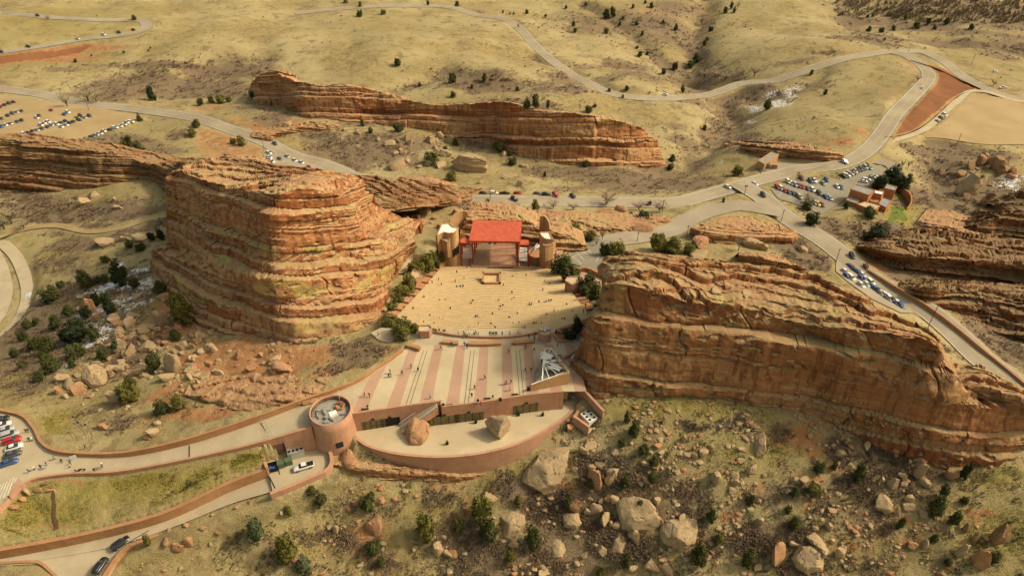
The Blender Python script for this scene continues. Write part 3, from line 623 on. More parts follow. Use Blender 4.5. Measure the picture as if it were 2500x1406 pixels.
M_ROCK = t.m

def resample(C, n):                          # C (K,3) -> n points, catmull by index
    K = len(C); P = np.vstack([2*C[0]-C[1], C, 2*C[-1]-C[-2]])
    L = np.r_[0, np.cumsum(np.linalg.norm(np.diff(C, axis=0), axis=1) + 1e-3)]
    u = np.interp(np.linspace(0, L[-1], n), L, np.arange(K)); i = np.clip(u.astype(int), 0, K-2); f = (u - i)[:, None]
    a, b, c_, d = P[i], P[i+1], P[i+2], P[i+3]
    return 0.5 * (2*b + (c_-a)*f + (2*a-5*b+4*c_-d)*f*f + (3*b-a-3*c_+d)*f**3)
def layers(seed, lo, hi, tmin, tmax):
    r = np.random.default_rng(seed); b = [lo]
    while b[-1] < hi: b.append(b[-1] + (r.uniform(tmin, tmin*2.2) if r.random() < 0.5 else r.uniform(tmax*.5, tmax)))
    return np.array(b)
def strata(P, N, arc, seed, amp=1.0, dip=(0.10, 0.45), lt=(1.0, 6.0), blk=9.0, groove=0.9, rough=1.0, lich=0.3, fade=None, bed=1.0, thinb=1.0, olive=0.3, tint=1.0, stepk=1.0, DIR=None, plate=0.9, plw=7.0):
    x, y, z = P[:, 0], P[:, 1], P[:, 2]
    s = z + dip[1] * y + dip[0] * x + 1.3 * perlin(x/28, y/28, z/28) + 0.35 * perlin(x/6, y/6, z/6)
    B = layers(seed, s.min() - 3, s.max() + 3, *lt)
    i = np.clip(np.searchsorted(B, s) - 1, 0, len(B) - 2); th = B[i+1] - B[i]; tt = (s - B[i]) / th
    dm = np.minimum(s - B[i], B[i+1] - s)
    bl = blk * (0.6 + 1.3 * hashf(i, seed)) * np.clip(th / 3, 0.9, 2.0)
    a = (arc + 40 * hashf(i, seed + 5) + 2.0 * perlin(x/5, y/5, z/5)) / bl; bi = np.floor(a).astype(int)
    jd = np.minimum(a - bi, bi + 1 - a) * bl
    thick = smooth(1.2, 3.0, th)
    lm = 0.25 + 0.75 * smooth(-0.3, 0.3, perlin(x/30 + 9, y/30, z/9 + seed))
    off = (hashf(i, seed + 1) - 0.5) * 2.6 * bed * amp * lm + (hashf(i, bi, seed) - 0.5) * 1.2 * amp * lm
    off += 0.2 * amp * (1 - (2*tt - 1)**6) * thick
    gm = 0.15 + 0.85 * smooth(-0.1, 0.3, perlin(x/16 + seed, y/16, z/5))
    ib = i + (tt > 0.5); gm = gm * (0.25 + 1.0 * hashf(ib, seed + 77)**1.5)
    off -= 1.5 * groove * gm * np.exp(-(dm / 0.34)**2)
    off -= groove * 0.8 * smooth(0.35, 0.6, hashf(i, bi, seed + 9)) * np.exp(-(jd / 0.35)**2)
    B2 = layers(seed + 500, s.min() - 3, s.max() + 3, 0.25, 0.9); j2 = np.clip(np.searchsorted(B2, s) - 1, 0, len(B2) - 2)
    thin = thinb * smooth(-0.1, 0.3, perlin(x/22 + 5, y/22, z/7 + seed)); b2 = np.floor((arc + 9 * hashf(j2, 3)) / (8 + 12 * hashf(j2, 4))).astype(int)
    off += amp * thin * (hashf(j2, seed + 61) - 0.5) * 0.85 + amp * thin * (hashf(j2, b2, seed) - .5) * 0.25
    off -= 0.45 * thin * groove * np.exp(-((s - B2[j2]) / 0.12)**2)
    # broad angular buttresses between master joints, bedding thrown out of line by them
    bb = arc / (blk * 1.7) + 0.6 * perlin(x/40, y/40, z/60 + seed); b3 = np.floor(bb).astype(int); fr = bb - b3
    off += amp * 1.5 * ((hashf(b3, seed + 71) - .5) * (1 - smooth(.85, 1, fr)) + (hashf(b3 + 1, seed + 71) - .5) * smooth(.85, 1, fr))
    off += rough * (0.8 * fbm(x/13, y/13, z/13, 3) + 0.34 * fbm(x/2.6, y/2.6, z/2.2, 4))
    # pockets weathered out along thin beds
    off -= 0.9 * amp * smooth(0.28, 0.45, perlin(x/3.5, y/3.5, z/1.6)) * (hashf(i, seed + 3) < 0.35)
    # stepped ledges: risers stand up, treads lie flat along the beds
    lean = np.clip(N[:, 2] / (np.hypot(N[:, 0], N[:, 1]) + .15), 0, 1.8)
    stp = lean * th * (tt - 0.5) * np.clip(0.35 + 0.9 * lm, 0, 1) * thick * stepk
    off += np.clip(stp, -2.8, 2.8)
    if fade is not None: off = off * fade
    zadd = 0
    if plate > 0:                            # broken bedding plates on the top: low cliffs that face down-slope
        tm = smooth(0.62, 0.86, N[:, 2]) * (fade if fade is not None else 1)
        for w_, am, sd in ((plw, 1.0, 1), (plw * .45, .28, 2)):
            q = (y + 0.15 * x + w_ * 0.9 * perlin(x / (w_ * 1.6) + sd, y / (w_ * 3)) + w_ * .3 * perlin(x / (w_ * .4), y / w_ + sd)) / w_
            qi = np.floor(q).astype(int); f = q - qi; xb = np.floor((x + 30 * hashf(qi, sd)) / (w_ * (1.2 + 2 * hashf(qi, sd + 4))) + .5 * perlin(x / w_, y / w_ * 2)).astype(int)
            a_ = hashf(qi, xb, seed + sd); zadd = zadd + plate * am * (0.3 + 1.1 * a_) * ((1 - f) ** 1.2 - 0.45)
            zadd = zadd - plate * .35 * am * np.exp(-(f / 0.05)**2)
        zadd = tm * (zadd + .35 * fbm(x / 2.2, y / 2.2, z / 2, 4))
    Q = P + (DIR if DIR is not None else N) * off[:, None]; Q[:, 2] += zadd
    lay = hashf(i, seed + 21); lay2 = hashf(i, bi, seed + 31)
    li = lich * (hashf(i, seed + 41) < 0.4) * (0.5 + perlin(x/9, y/9, z/5)) + 0.5 * lich * perlin(x/20, y/20, z/20)
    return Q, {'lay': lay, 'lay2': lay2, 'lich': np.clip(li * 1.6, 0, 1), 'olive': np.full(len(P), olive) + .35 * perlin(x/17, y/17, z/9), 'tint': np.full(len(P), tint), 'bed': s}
def rock_mass(name, label, curves, nu, rows, seed=1, group=None, sink=2.5, back=((0, 10, -14), (0, 4, -60)), endfade=True, **kw):
    base = None; C3 = []
    for c in curves:
        L = []
        for k, p in enumerate(c):
            sp = p[2]
            if isinstance(sp, str):
                if sp == 'g': q = G(p[0], p[1])
                elif sp[0] == 'g':
                    h = float(sp[1:]); q = G(p[0], p[1])
                    for _ in range(4): q = at_z(p[0], p[1], float(H(q[0], q[1])) + h)
                elif sp[0] == '+': q = at_y(p[0], p[1], base[k][1] + float(sp[1:]))
                elif sp[0] == 'Y': q = at_y(p[0], p[1], float(sp[1:]))
            else: q = at_z(p[0], p[1], sp)
            L.append(q)
        if base is None: base = L
        C3.append(np.array(L))
    C3.insert(0, C3[0] + np.array([0, 0.5, -sink])); rows = [4] + list(rows)
    for b in back: C3.append(C3[-1] + np.array(b)); rows.append(46 if (b is back[0] and b[1] >= 20) else 14 if b is back[0] else 5)
    R = [resample(c, nu) for c in C3]
    G_ = []
    for k in range(len(R) - 1):
        for j in range(rows[k]): f = j / rows[k]; G_.append(R[k] * (1 - f) + R[k+1] * f)
    G_.append(R[-1]); A = np.array(G_)                      # nv, nu, 3
    # soften the creases between curves a little
    for _ in range(1): A[1:-1] = 0.25 * A[:-2] + 0.5 * A[1:-1] + 0.25 * A[2:]
    nv = A.shape[0]
    du = np.gradient(A, axis=1); dv = np.gradient(A, axis=0)
    N = np.cross(du, dv); N /= np.linalg.norm(N, axis=2, keepdims=True) + 1e-9
    for _ in range(4):
        N[1:-1] = (N[:-2] + N[1:-1] + N[2:]) / 3; N[:, 1:-1] = (N[:, :-2] + N[:, 1:-1] + N[:, 2:]) / 3
    N /= np.linalg.norm(N, axis=2, keepdims=True) + 1e-9
    Dh = np.stack([du[..., 1], -du[..., 0], 0 * du[..., 0]], -1)
    for _ in range(10): Dh[1:-1] = (Dh[:-2] + Dh[1:-1] + Dh[2:]) / 3; Dh[:, 1:-1] = (Dh[:, :-2] + Dh[:, 1:-1] + Dh[:, 2:]) / 3
    Dh /= np.linalg.norm(Dh, axis=2, keepdims=True) + 1e-9
    DIRV = Dh * 1.0 + N * 0.30; DIRV /= np.linalg.norm(DIRV, axis=2, keepdims=True)
    arc = np.repeat(np.r_[0, np.cumsum(np.linalg.norm(np.diff(np.mean(R[1:-2], axis=0), axis=0), axis=1))][None], nv, 0)
    uu = np.linspace(0, 1, nu); e = smooth(0, 0.03, uu) * smooth(0, 0.03, 1 - uu) if endfade else np.ones(nu)
    fade = np.repeat((0.25 + 0.75 * e)[None], nv, 0)
    Q, at = strata(A.reshape(-1, 3), N.reshape(-1, 3), arc.ravel(), seed, fade=fade.ravel(), DIR=DIRV.reshape(-1, 3), **kw)
    fc = grid_faces(nu, nv)
    me = mesh_np(name, Q, fc, False, attrs=at); me.polygons.foreach_set('use_smooth', [True] * len(me.polygons))
    try: me.set_sharp_from_angle(angle=math.radians(30))
    except Exception: pass
    o = new_obj(name, me, None, M_ROCK); tag(o, label, 'rock formation', group)
    ROCKQ.append(Q.reshape(nv, nu, 3)); return o
ROCKQ = []
def cv(s, spec=None):
    out = []
    for tk in s.split():
        a = tk.split(','); v = a[2] if len(a) > 2 else spec
        if not (isinstance(v, str) and v[0] in '+Yg'): v = float(v)
        out.append((float(a[0]), float(a[1]), v))
    return out

rock_mass('sandstone_monolith', 'huge layered red sandstone monolith left of the seating bowl', [
 cv('366,655 385,692 480,790 620,822 720,838 800,822 885,802 935,765 952,700 988,640 1018,606', 'g'),
 cv('366,612,Y232 388,622,Y226 480,648,Y202 560,668,Y189 650,690,Y177 760,660,Y184 850,650,Y192 915,634,Y199 948,628,Y206 988,600,Y224 1012,590,Y238'),
 cv('404,604,Y234 416,600,Y231 500,624,Y207 570,640,Y195 655,655,Y181 760,622,Y189 850,600,Y199 905,602,Y206 942,606,Y210 982,591,Y227 1009,587,Y240'),
 cv('404,425,Y240 440,420,Y234 525,452,Y214 600,462,Y202 660,474,Y186 760,462,Y194 850,488,Y205 866,545,Y209 905,562,Y216 962,578,Y229 1006,585,Y241')],
 620, [44, 8, 60], seed=3, back=((0, 30, -10), (0, 8, -70)), amp=1.1, lt=(2.0, 10), blk=15, lich=0.5, bed=1.15, thinb=0.5, olive=0.35, groove=1.2, plate=1.3, plw=10, tint=1.05, stepk=.5)
rock_mass('sandstone_ridge', 'long tilted sandstone ridge running left behind the big left monolith', [
 cv('-60,480,g 40,470,g 150,462,g 260,455,g 390,458,g 520,480,Y250 700,500,Y250 880,505,Y252 1010,505,Y272 1155,488,g'),
 cv('-60,332,+6 40,342,+7 150,352,+7 260,374,+7 390,398,+7 520,402,Y277 700,425,Y270 860,445,Y272 1000,462,Y287 1150,476,g1.5')],
 720, [70], seed=8, back=((6, 20, -8), (2, 8, -60)), amp=1.2, lt=(0.9, 5), blk=12, lich=0.2, bed=1.3, olive=0.4, tint=0.7, groove=1.2, plate=1.6, plw=8)  # low tint: shade of the ridge face painted into its colour
rock_mass('sandstone_fin', 'long red sandstone fin across the valley behind the stage', [
 cv('606,240 630,252 680,262 740,285 850,298 930,306 1050,326 1160,346 1250,372 1290,380 1400,402 1480,406 1560,410 1628,402', 'g'),
 cv('605,222,+1 625,228,+2 680,232,+4 740,242,+5 850,262,+5 930,278,+5 1050,296,+5 1160,310,+5 1250,322,+5 1290,326,+5 1400,340,+5 1480,352,+5 1560,372,+5 1622,392,+2'),
 cv('612,205,+4 635,180,+8 675,172,+10 745,204,+11 850,208,+11 930,224,+11 1050,254,+11 1160,252,+11 1250,248,+11 1290,264,+11 1400,275,+11 1480,288,+11 1560,310,+10 1604,338,+8')],
 760, [34, 44], seed=15, back=((4, 14, -8), (0, 10, -50)), amp=1.5, lt=(1.8, 9.0), blk=16, lich=0.12, dip=(0.03, 0.5), bed=1.4, thinb=.6, stepk=.6, olive=0.2, tint=1.15)
rock_mass('sandstone_cliff', 'massive dark red sandstone cliff right of the striped plaza', [
 cv('1383,905 1398,938 1448,966 1560,970 1700,974 1850,990 1980,1016 2080,1055 2160,1092 2320,1133 2338,1132 2440,1120 2580,1094', 'g'),
 cv('1404,862,+3 1432,800,+5 1464,784,+6 1560,802,+6 1700,812,+6 1850,822,+6 1990,842,+6 2090,866,+6 2200,890,+6 2262,932,+6 2290,955,+5 2440,1000,+5 2580,1040,+5'),
 cv('1458,800,+9 1464,742,+10 1478,694,+11 1560,700,+9 1700,738,+9 1850,768,+9 1970,790,+9 2080,803,+9 2200,818,+9 2292,850,+9 2312,930,11 2400,945,11 2580,1005,8'),
 cv('1472,712,+16 1474,664,+20 1482,640,+22 1560,632,+20 1700,662,+20 1850,692,+20 1960,716,+20 2050,732,+20 2180,782,+20 2287,840,+17 2318,905,9.5 2400,920,9 2560,990,6'),
 cv('1480,655,+24 1480,636,+28 1500,618,+32 1560,610,+34 1700,624,+34 1800,640,+34 1930,660,+34 2040,690,+34 2190,768,+30 2290,836,+24 2328,885,7 2400,890,6 2540,975,2')],
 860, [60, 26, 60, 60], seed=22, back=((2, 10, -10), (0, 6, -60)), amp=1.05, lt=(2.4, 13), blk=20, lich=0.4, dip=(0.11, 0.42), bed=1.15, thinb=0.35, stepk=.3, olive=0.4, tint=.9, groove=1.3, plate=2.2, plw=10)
rock_mass('stage_rock', 'layered rock wall standing directly behind the red stage roof', [
 cv('1118,612,-28.6 1150,602,-28.6 1210,600,-28.6 1290,600,-28.6 1330,606,-28.6 1390,609,-28.8 1436,607,-29'),
 cv('1122,566,+4 1138,526,+6 1200,524,+7 1290,538,+7 1322,562,+6 1380,574,+4 1430,596,+2')],
 260, [40], seed=31, back=((0, 16, -3), (0, 8, -30)), amp=1.0, lt=(0.8, 3.2), blk=8, lich=0.2)
rock_mass('rock_slab', 'broad low pink rock slab between the stage and the road', [
 cv('1128,532,g 1230,536,g 1320,552,g 1410,568,g 1500,578,g 1580,566,g 1640,540,g'),
 cv('1135,518,g2.5 1230,520,g3 1320,530,g3.5 1410,540,g3.5 1500,548,g3 1580,544,g2.5 1636,534,g1'),
 cv('1140,505,g1 1230,508,g1 1320,512,g1.5 1410,516,g1.5 1500,520,g1.5 1580,524,g1 1640,528,g.3')],
 260, [16, 16], seed=37, back=((0, 5, -5), (0, 3, -8)), amp=0.55, lt=(0.6, 2.0), blk=8, rough=0.7)
rock_mass('rock_slab', 'domed pink rock slab inside the bend of the loop road', [
 cv('1683,572 1720,590 1800,596 1870,592 1930,592 1948,572', 'g'),
 cv('1686,556,g5 1722,562,g6 1795,562,g6 1870,566,g5.5 1925,575,g4 1945,568,g1'),
 cv('1722,538,g5 1760,530,g5.5 1800,528,g6 1860,536,g5.5 1912,552,g4 1944,564,g.5')],
 240, [24, 20], seed=41, back=((0, 6, -7), (0, 3, -8)), amp=0.8, lt=(0.7, 3), blk=9, rough=0.8)
rock_mass('rock_slab', 'pale layered rock slab behind the crest of the right cliff', [
 cv('1800,640 1850,655 1900,665 1960,672 2030,700', 'g'),
 cv('1803,622,g5 1850,626,g6 1900,640,g6 1960,655,g5 2028,695,g1'),
 cv('1806,614,g5 1850,614,g6 1890,622,g6 1940,645,g4 2020,690,g.5')],
 180, [20, 12], seed=43, back=((0, 5, -6), (0, 3, -8)), amp=0.7, lt=(0.6, 2), blk=8)
rock_mass('rock_ledges', 'stacked sandstone ledges beyond the descending road at right', [
 cv('2090,612 2140,640 2250,668 2350,685 2430,692 2580,706', 'g'),
 cv('2092,602,g2 2145,602,g8 2250,618,g11 2350,630,g11 2430,640,g11 2580,655,g11'),
 cv('2098,594,g2 2180,576,g6 2260,566,g8 2350,574,g9 2430,584,g9 2580,600,g9')],
 420, [34, 26], seed=52, back=((4, 14, -8), (0, 6, -24)), amp=1.5, lt=(0.9, 3.6), blk=14, lich=0.1, bed=1.6, olive=.4, tint=.64, groove=1.3, plate=2.0, plw=6)  # low tint: shade under the overhangs painted over the whole rock
rock_mass('rock_ledges', 'dark lower rock ledges behind the road wall at right', [
 cv('2190,716 2260,742 2350,775 2450,812 2580,862', 'g'),
 cv('2196,703,g2 2270,700,g8 2350,708,g10 2450,720,g11 2580,735,g12'),
 cv('2200,696,g2 2280,684,g6 2350,690,g8 2450,696,g9 2580,700,g9')],
 340, [36, 14], seed=55, back=((4, 12, -8), (0, 6, -20)), amp=1.4, lt=(0.8, 3.0), blk=12, lich=0.05, bed=1.6, olive=.4, tint=.64, groove=1.3, plate=2.0, plw=6)  # same low tint, overhang shade put into the rock colour
rock_mass('rock_ledges', 'dark stacked rock ledges at the far right edge above the road', [
 cv('2330,585 2400,590 2460,592 2580,600', 'g'),
 cv('2340,560,g4 2410,545,g9 2460,520,g13 2580,500,g16'),
 cv('2350,545,g4 2420,510,g9 2470,475,g13 2580,452,g15')],
 260, [30, 26], seed=58, back=((4, 14, -10), (0, 6, -24)), amp=1.4, lt=(0.8, 3.2), blk=12, lich=0.05, bed=1.6, olive=.4, tint=.64, groove=1.3, plate=2.0, plw=6)  # colour darkened by tint to stand for shade below the ledges
rock_mass('rock_slab', 'smooth pink rock slab right of the green lawn', [
 cv('2235,548 2290,580 2360,588 2430,592', 'g'),
 cv('2240,540,g2 2300,552,g4 2365,566,g5 2430,582,g2'),
 cv('2262,512,g1 2320,515,g3 2380,535,g3 2425,565,g1')],
 160, [14, 14], seed=59, back=((0, 6, -5), (0, 3, -8)), amp=0.6, lt=(0.7, 2), blk=10)
rock_mass('rock_ledges', 'low red rock ledges below the grassy hill near the overlook', [
 cv('1760,366 1850,380 1930,386 2000,394 2062,394', 'g'),
 cv('1766,352,g3 1850,356,g5 1930,362,g6 2000,370,g6 2060,380,g3'),
 cv('1775,344,g2 1850,344,g4 1930,348,g5 2000,358,g5 2055,368,g2')],
 300, [24, 10], seed=61, back=((0, 10, -7), (0, 4, -12)), amp=1.2, lt=(0.8, 2.4), blk=10, lich=0)
rock_mass('rock_slab', 'long rounded sandstone slab beside the main road behind the ridge', [
 cv('968,444 1000,462 1060,474 1110,480 1152,476', 'g'),
 cv('972,436,g2 1010,440,g5 1060,448,g5.5 1110,462,g4 1150,472,g1'),
 cv('978,430,g2 1020,430,g4 1060,434,g4.5 1110,450,g3 1148,468,g1')],
 200, [18, 10], seed=66, back=((0, 5, -5), (0, 3, -8)), amp=0.8, lt=(0.7, 2.4), blk=9)
rock_mass('rock_slab', 'long narrow tan rock slab under the curved terrace wall', [
 cv('808,1140 880,1160 960,1170 1040,1178 1120,1180 1192,1164', 'g'),
 cv('812,1134,g1 880,1146,g2.6 960,1155,g3 1040,1162,g3 1120,1168,g2.4 1190,1162,g.4'),
 cv('816,1128,g.8 880,1132,g2.2 960,1136,g2.6 1040,1146,g2.6 1120,1156,g2 1188,1157,g.3')],
 260, [14, 10], seed=71, back=((0, 1.6, -1.2), (0, 1.2, -4)), amp=0.45, lt=(0.5, 1.6), blk=7, groove=0.4, rough=0.55)
rock_mass('rock_slab', 'smooth tilted red rock shelf above the curving drive wall', [
 cv('440,972 520,990 600,1006 690,1004 790,975', 'g'),
 cv('450,962,g1 520,968,g1.8 600,976,g2 690,974,g1.8 785,962,g.8'),
 cv('460,940,g.6 530,938,g1 600,940,g1 690,940,g1 800,935,g.6')],
 260, [12, 16], seed=73, back=((0, 5, -1.2), (0, 3, -4)), amp=0.4, lt=(0.6, 1.6), blk=8, groove=0.35, rough=0.6, lich=0)
rock_mass('rock_ledges', 'red rock ledge breaking out of the slope left of the fin', [
 cv('610,340 660,348 700,330 760,322 830,318', 'g'),
 cv('615,326,g2 660,330,g4 705,318,g3 765,310,g3 828,308,g2'),
 cv('620,318,g1 665,318,g3 710,306,g3 770,298,g3 826,300,g2')],
 200, [14, 10], seed=77, back=((0, 6, -4), (0, 4, -8)), amp=1.0, lt=(0.8, 2.2), blk=9, lich=0)
rock_mass('rock_ledges', 'low broken rock ledge on the pink slope above the roadside cars', [
 cv('535,392 580,402 620,404 665,410', 'g'),
 cv('538,382,g2 580,388,g4 622,392,g4 662,402,g2'),
 cv('545,376,g1 585,378,g3 625,382,g3 660,394,g2')],
 160, [12, 8], seed=79, back=((0, 6, -4), (0, 4, -8)), amp=0.9, lt=(0.6, 2), blk=7, lich=0)
# ---------------------------------------------------------------- building materials
def stucco(name, a, b):
    t = NT(name); n = t.noise(0.35, 6, 0.65); s = t.noise(1.0, 5, 0.6, vec=t.scale(t.pos, (0.8, 0.8, 0.12)))
    c = t.mix(t.ramp(n, 0.3, 0.7), a, b)
    c = t.mix(t.ramp(s, 0.5, 0.72, 0, 0.35), c, tuple(x * 0.62 for x in a))
    t.col(c); t.bump(t.noise(3, 4), 0.3, 0.08); return t.m
M_STUC = stucco('pink_stucco', (0.44, 0.235, 0.145), (0.51, 0.29, 0.185))
M_BRN = stucco('brown_stucco', (0.38, 0.195, 0.09), (0.45, 0.25, 0.125))
M_TAN = stucco('tan_stucco', (0.46, 0.27, 0.125), (0.54, 0.34, 0.17))
M_ADOBE = stucco('adobe_stucco', (0.42, 0.18, 0.08), (0.48, 0.22, 0.10))
def concrete(name, a, b, sc=0.12):
    t = NT(name); n = t.noise(sc, 6, 0.6); n2 = t.noise(1.4, 5, 0.7)
    c = t.mix(t.ramp(n, 0.35, 0.65), a, b); c = t.mix(t.ramp(n2, 0.5, 0.75, 0, 0.3), c, tuple(x * 0.7 for x in a))
    c = t.mix(t.ramp(t.noise(0.03, 3), 0.5, 0.7, 0, 0.35), c, tuple(x * 0.78 for x in b))
    t.col(c); t.b.inputs['Roughness'].default_value = 0.8; return t.m
M_CONC = concrete('concrete', (0.42, 0.345, 0.225), (0.50, 0.415, 0.28))
M_CREAM = concrete('cream_paving', (0.48, 0.385, 0.24), (0.56, 0.46, 0.30))
M_PINK = concrete('pink_paving', (0.42, 0.26, 0.175), (0.48, 0.305, 0.21))
M_ROAD = concrete('worn_asphalt', (0.30, 0.25, 0.18), (0.38, 0.325, 0.24), 0.05)
M_LOTA = concrete('grey_asphalt', (0.25, 0.22, 0.165), (0.30, 0.27, 0.20), 0.06)
M_DIRT = concrete('packed_dirt', (0.35, 0.25, 0.125), (0.41, 0.305, 0.16), 0.05)
M_WOOD = concrete('bench_wood', (0.54, 0.39, 0.20), (0.61, 0.455, 0.24), 0.4)
M_RISE = simple('seat_riser', (0.40, 0.26, 0.135), var=0.2)
M_STAGE = simple('stage_boards', (0.40, 0.23, 0.14), 0.6, 0.15, 0.5)
M_REDP = simple('red_roof_metal', (0.55, 0.115, 0.06), 0.55, 0.14, 0.5, spec=0.3)
M_REDD = simple('red_steel', (0.36, 0.05, 0.025), 0.5, 0.1)
M_WHITE = simple('white_membrane', (0.80, 0.78, 0.72), 0.6, 0.05)
M_GREYR = simple('grey_roofing', (0.30, 0.27, 0.22), 0.9, 0.15)
M_BLUER = simple('bluegrey_roofing', (0.27, 0.28, 0.27), 0.8, 0.15)
M_STEEL = simple('galvanised_steel', (0.50, 0.49, 0.46), 0.4, 0.1, 1.0, 0.5, 0.5)
M_WPAINT = simple('white_paint', (0.75, 0.73, 0.67), 0.5, 0.05)
M_DARK = simple('dark_opening', (0.02, 0.017, 0.014), 0.7, 0.2)
M_GLASS = simple('dark_glass', (0.03, 0.035, 0.04), 0.12, 0.1, spec=0.6)
M_DOOR = simple('olive_roll_door', (0.17, 0.13, 0.06), 0.6, 0.15)
M_GREENP = simple('green_cabinet', (0.10, 0.14, 0.08), 0.6, 0.1)
M_POLE = simple('weathered_pole', (0.12, 0.075, 0.045), 0.8, 0.1)
M_BLACK = simple('black_rubber', (0.02, 0.02, 0.02), 0.8, 0.1)
M_YELLOW = simple('yellow_line', (0.50, 0.36, 0.08), 0.7, 0.25, 0.3)
M_WLINE = simple('white_line', (0.62, 0.58, 0.48), 0.7, 0.2, 0.4)
M_BLUEP = simple('blue_paint', (0.04, 0.12, 0.35), 0.4, 0.1)
M_ORANGE = simple('rust_duct', (0.40, 0.14, 0.04), 0.6, 0.2)

# ---------------------------------------------------------------- roads
def ribbon(name, P, half, mat, up=0.12, off=0.0, parent=None, cross=4):
    P = np.array(P); d = np.gradient(P[:, :2], axis=0); d /= np.linalg.norm(d, axis=1, keepdims=True) + 1e-9
    nrm = np.stack([-d[:, 1], d[:, 0]], 1)
    V = []
    hw = np.full(len(P), half) if not hasattr(half, '__len__') else np.array(half)
    for k in range(cross + 1):
        s = (off + hw * (2 * k / cross - 1))[:, None] if True else 0
        V.append(np.c_[P[:, :2] + nrm * s, P[:, 2] + up])
    V = np.stack(V, 1).reshape(-1, 3)
    f = grid_faces(cross + 1, len(P))[:, ::-1]
    # keep the faces upward
    return new_obj(name, mesh_np(name, V, f), parent, mat)
kinds = {'main_road': 'paved main road curving behind the amphitheatre and up the hill at right', 'far_road': 'far paved road winding over the hills to the upper left',
 'spur_road': 'paved road running off to the upper right corner', 'hairpin_road': 'distant hairpin road at the top left', 'descending_road': 'paved road descending past the ledges at right',
 'loop_road': 'paved loop drive above the backstage lot', 'trading_post_drive': 'short drive into the trading post lot', 'concrete_path': 'pale path around the dirt field', 'park_path': 'thin earth footpath on the left valley floor'}
for k, nm in enumerate(ROADS):
    P = ROAD3[nm]; hw = ROADS[nm][0]
    m = M_DIRT if nm == 'park_path' else (M_CONC if nm == 'concrete_path' else M_ROAD)
    o = ribbon('path' if 'path' in nm else 'road', P, hw, m, 0.10 + 0.006 * k); tag(o, kinds[nm], None, None, 'structure')
    if nm in ('main_road', 'descending_road', 'far_road', 'spur_road'):
        q = ribbon('centre_line', P, 0.16, M_YELLOW, 0.115 + 0.006 * k, 0, o, 1)
        for s in (-1, 1): ribbon('edge_line', P, 0.12, M_WLINE, 0.115 + 0.006 * k, s * (hw - 0.6), o, 1)
def sheet(name, poly, mat, label, zf=None, up=0.0, parent=None, kind='structure'):
    P = [(p[0], p[1], (zf(p[0], p[1]) if zf else p[2]) + up) for p in poly]
    a = sum(P[i][0] * P[(i+1) % len(P)][1] - P[(i+1) % len(P)][0] * P[i][1] for i in range(len(P)))
    if a < 0: P = P[::-1]
    me = bpy.data.meshes.new(name); me.from_pydata(P, [], [list(range(len(P)))]); me.update()
    o = new_obj(name, me, parent, mat)
    if parent is None: tag(o, label, None, None, kind)
    return o
for nm, (P, c) in LOT3.items():
    m = M_DIRT if 'dirt' in nm else M_LOTA if nm in ('trading_post_lot', 'backstage_lot') else M_ROAD
    sm = catmull(np.vstack([P, P[:1]]), 3.0)[:-1] if 'dirt' in nm or 'apron' in nm else P
    LOTO = sheet('parking_lot' if nm != 'dirt_field' else 'field', sm, m, {'dirt_parking_lot': 'tan dirt parking lot at the left edge', 'dirt_field': 'bare tan dirt field at the upper right', 'trading_post_lot': 'grey paved parking lot beside the trading post', 'roadside_bay': 'widened roadside parking bay at right', 'pullout': 'paved pullout beside the main road', 'backstage_lot': 'grey paved lot with white bay lines behind the stage', 'overlook_apron': 'paved apron in front of the small stone overlook'}[nm], lambda x, y, c=c: c[0]*x + c[1]*y + c[2], 0.17)
    if nm in ('backstage_lot', 'trading_post_lot'):
        segs = [((1375,622),(1402,655)),((1388,615),(1420,646)),((1402,612),(1426,636)),((1413,608),(1438,626)),((1424,604),(1444,618)),((1384,634),(1440,612)),((1455,640),(1462,628))] if nm == 'backstage_lot' else \
               [((1960,440),(1972,450)),((1978,440),(1990,449)),((1996,441),(2006,450)),((1900,478),(1912,470)),((1924,486),(1936,478)),((1948,496),(1962,488))]
        for s in segs:
            q = [at_z(a, b, c[0]*0 + float(H(*G(a, b)[:2])) + 0.35) for a, b in s]
            w = MB(); zz = [c[0]*p[0] + c[1]*p[1] + c[2] + 0.172 for p in q]; w.wall(q, 0.22, zz, [z_ + 0.01 for z_ in zz]); w.build('bay_line', M_WLINE, LOTO)

def strip(name, A, B, mat, label, up=0.05, n=60, parent=None):     # sheet between two edge curves
    a = resample(np.array(zp(A)), n); b = resample(np.array(zp(B)), n)
    V = np.stack([b, a], 1).reshape(-1, 3) + np.array([0, 0, up])
    o = new_obj(name, mesh_np(name, V, grid_faces(2, n)), parent, mat)
    if parent is None: tag(o, label, None, None, 'structure')
    return o, a, b
UL2 = [(180,1157,-9.2),(260,1155,-8.7),(340,1145,-7.7),(470,1120,-5.6),(600,1091,-3.4),(700,1064,-1.7),(760,1044,-.8),(862,1014,0)]
drv, ua, ul = strip('drive', UE, UL2, M_CONC, 'pale concrete drive climbing from the left car park to the plaza')
car_park = sheet('car_park', CARP, M_CONC, 'paved car park with angled bays at the lower left edge', up=0.02)
for k in range(9):                            # hatched bay lines
    w = MB(); a = at_z(-6 + k*8.0, 1187 - k*4.5, -9.75); b = at_z(-30 + k*9.5, 1235 - k*5.0, -9.75)
    w.wall([a, b], 0.25, -9.745, -9.735); w.build('bay_line', M_WLINE, car_park)
sheet('crossing', zp([(58,1120,-9.77),(66,1140,-9.77),(30,1185,-9.77),(18,1220,-9.77),(32,1218,-9.77),(70,1148,-9.77),(64,1132,-9.77)]), M_PINK, '', None, 0.05, car_park)
LE2 = LE + [(700,1143,-9.4)]
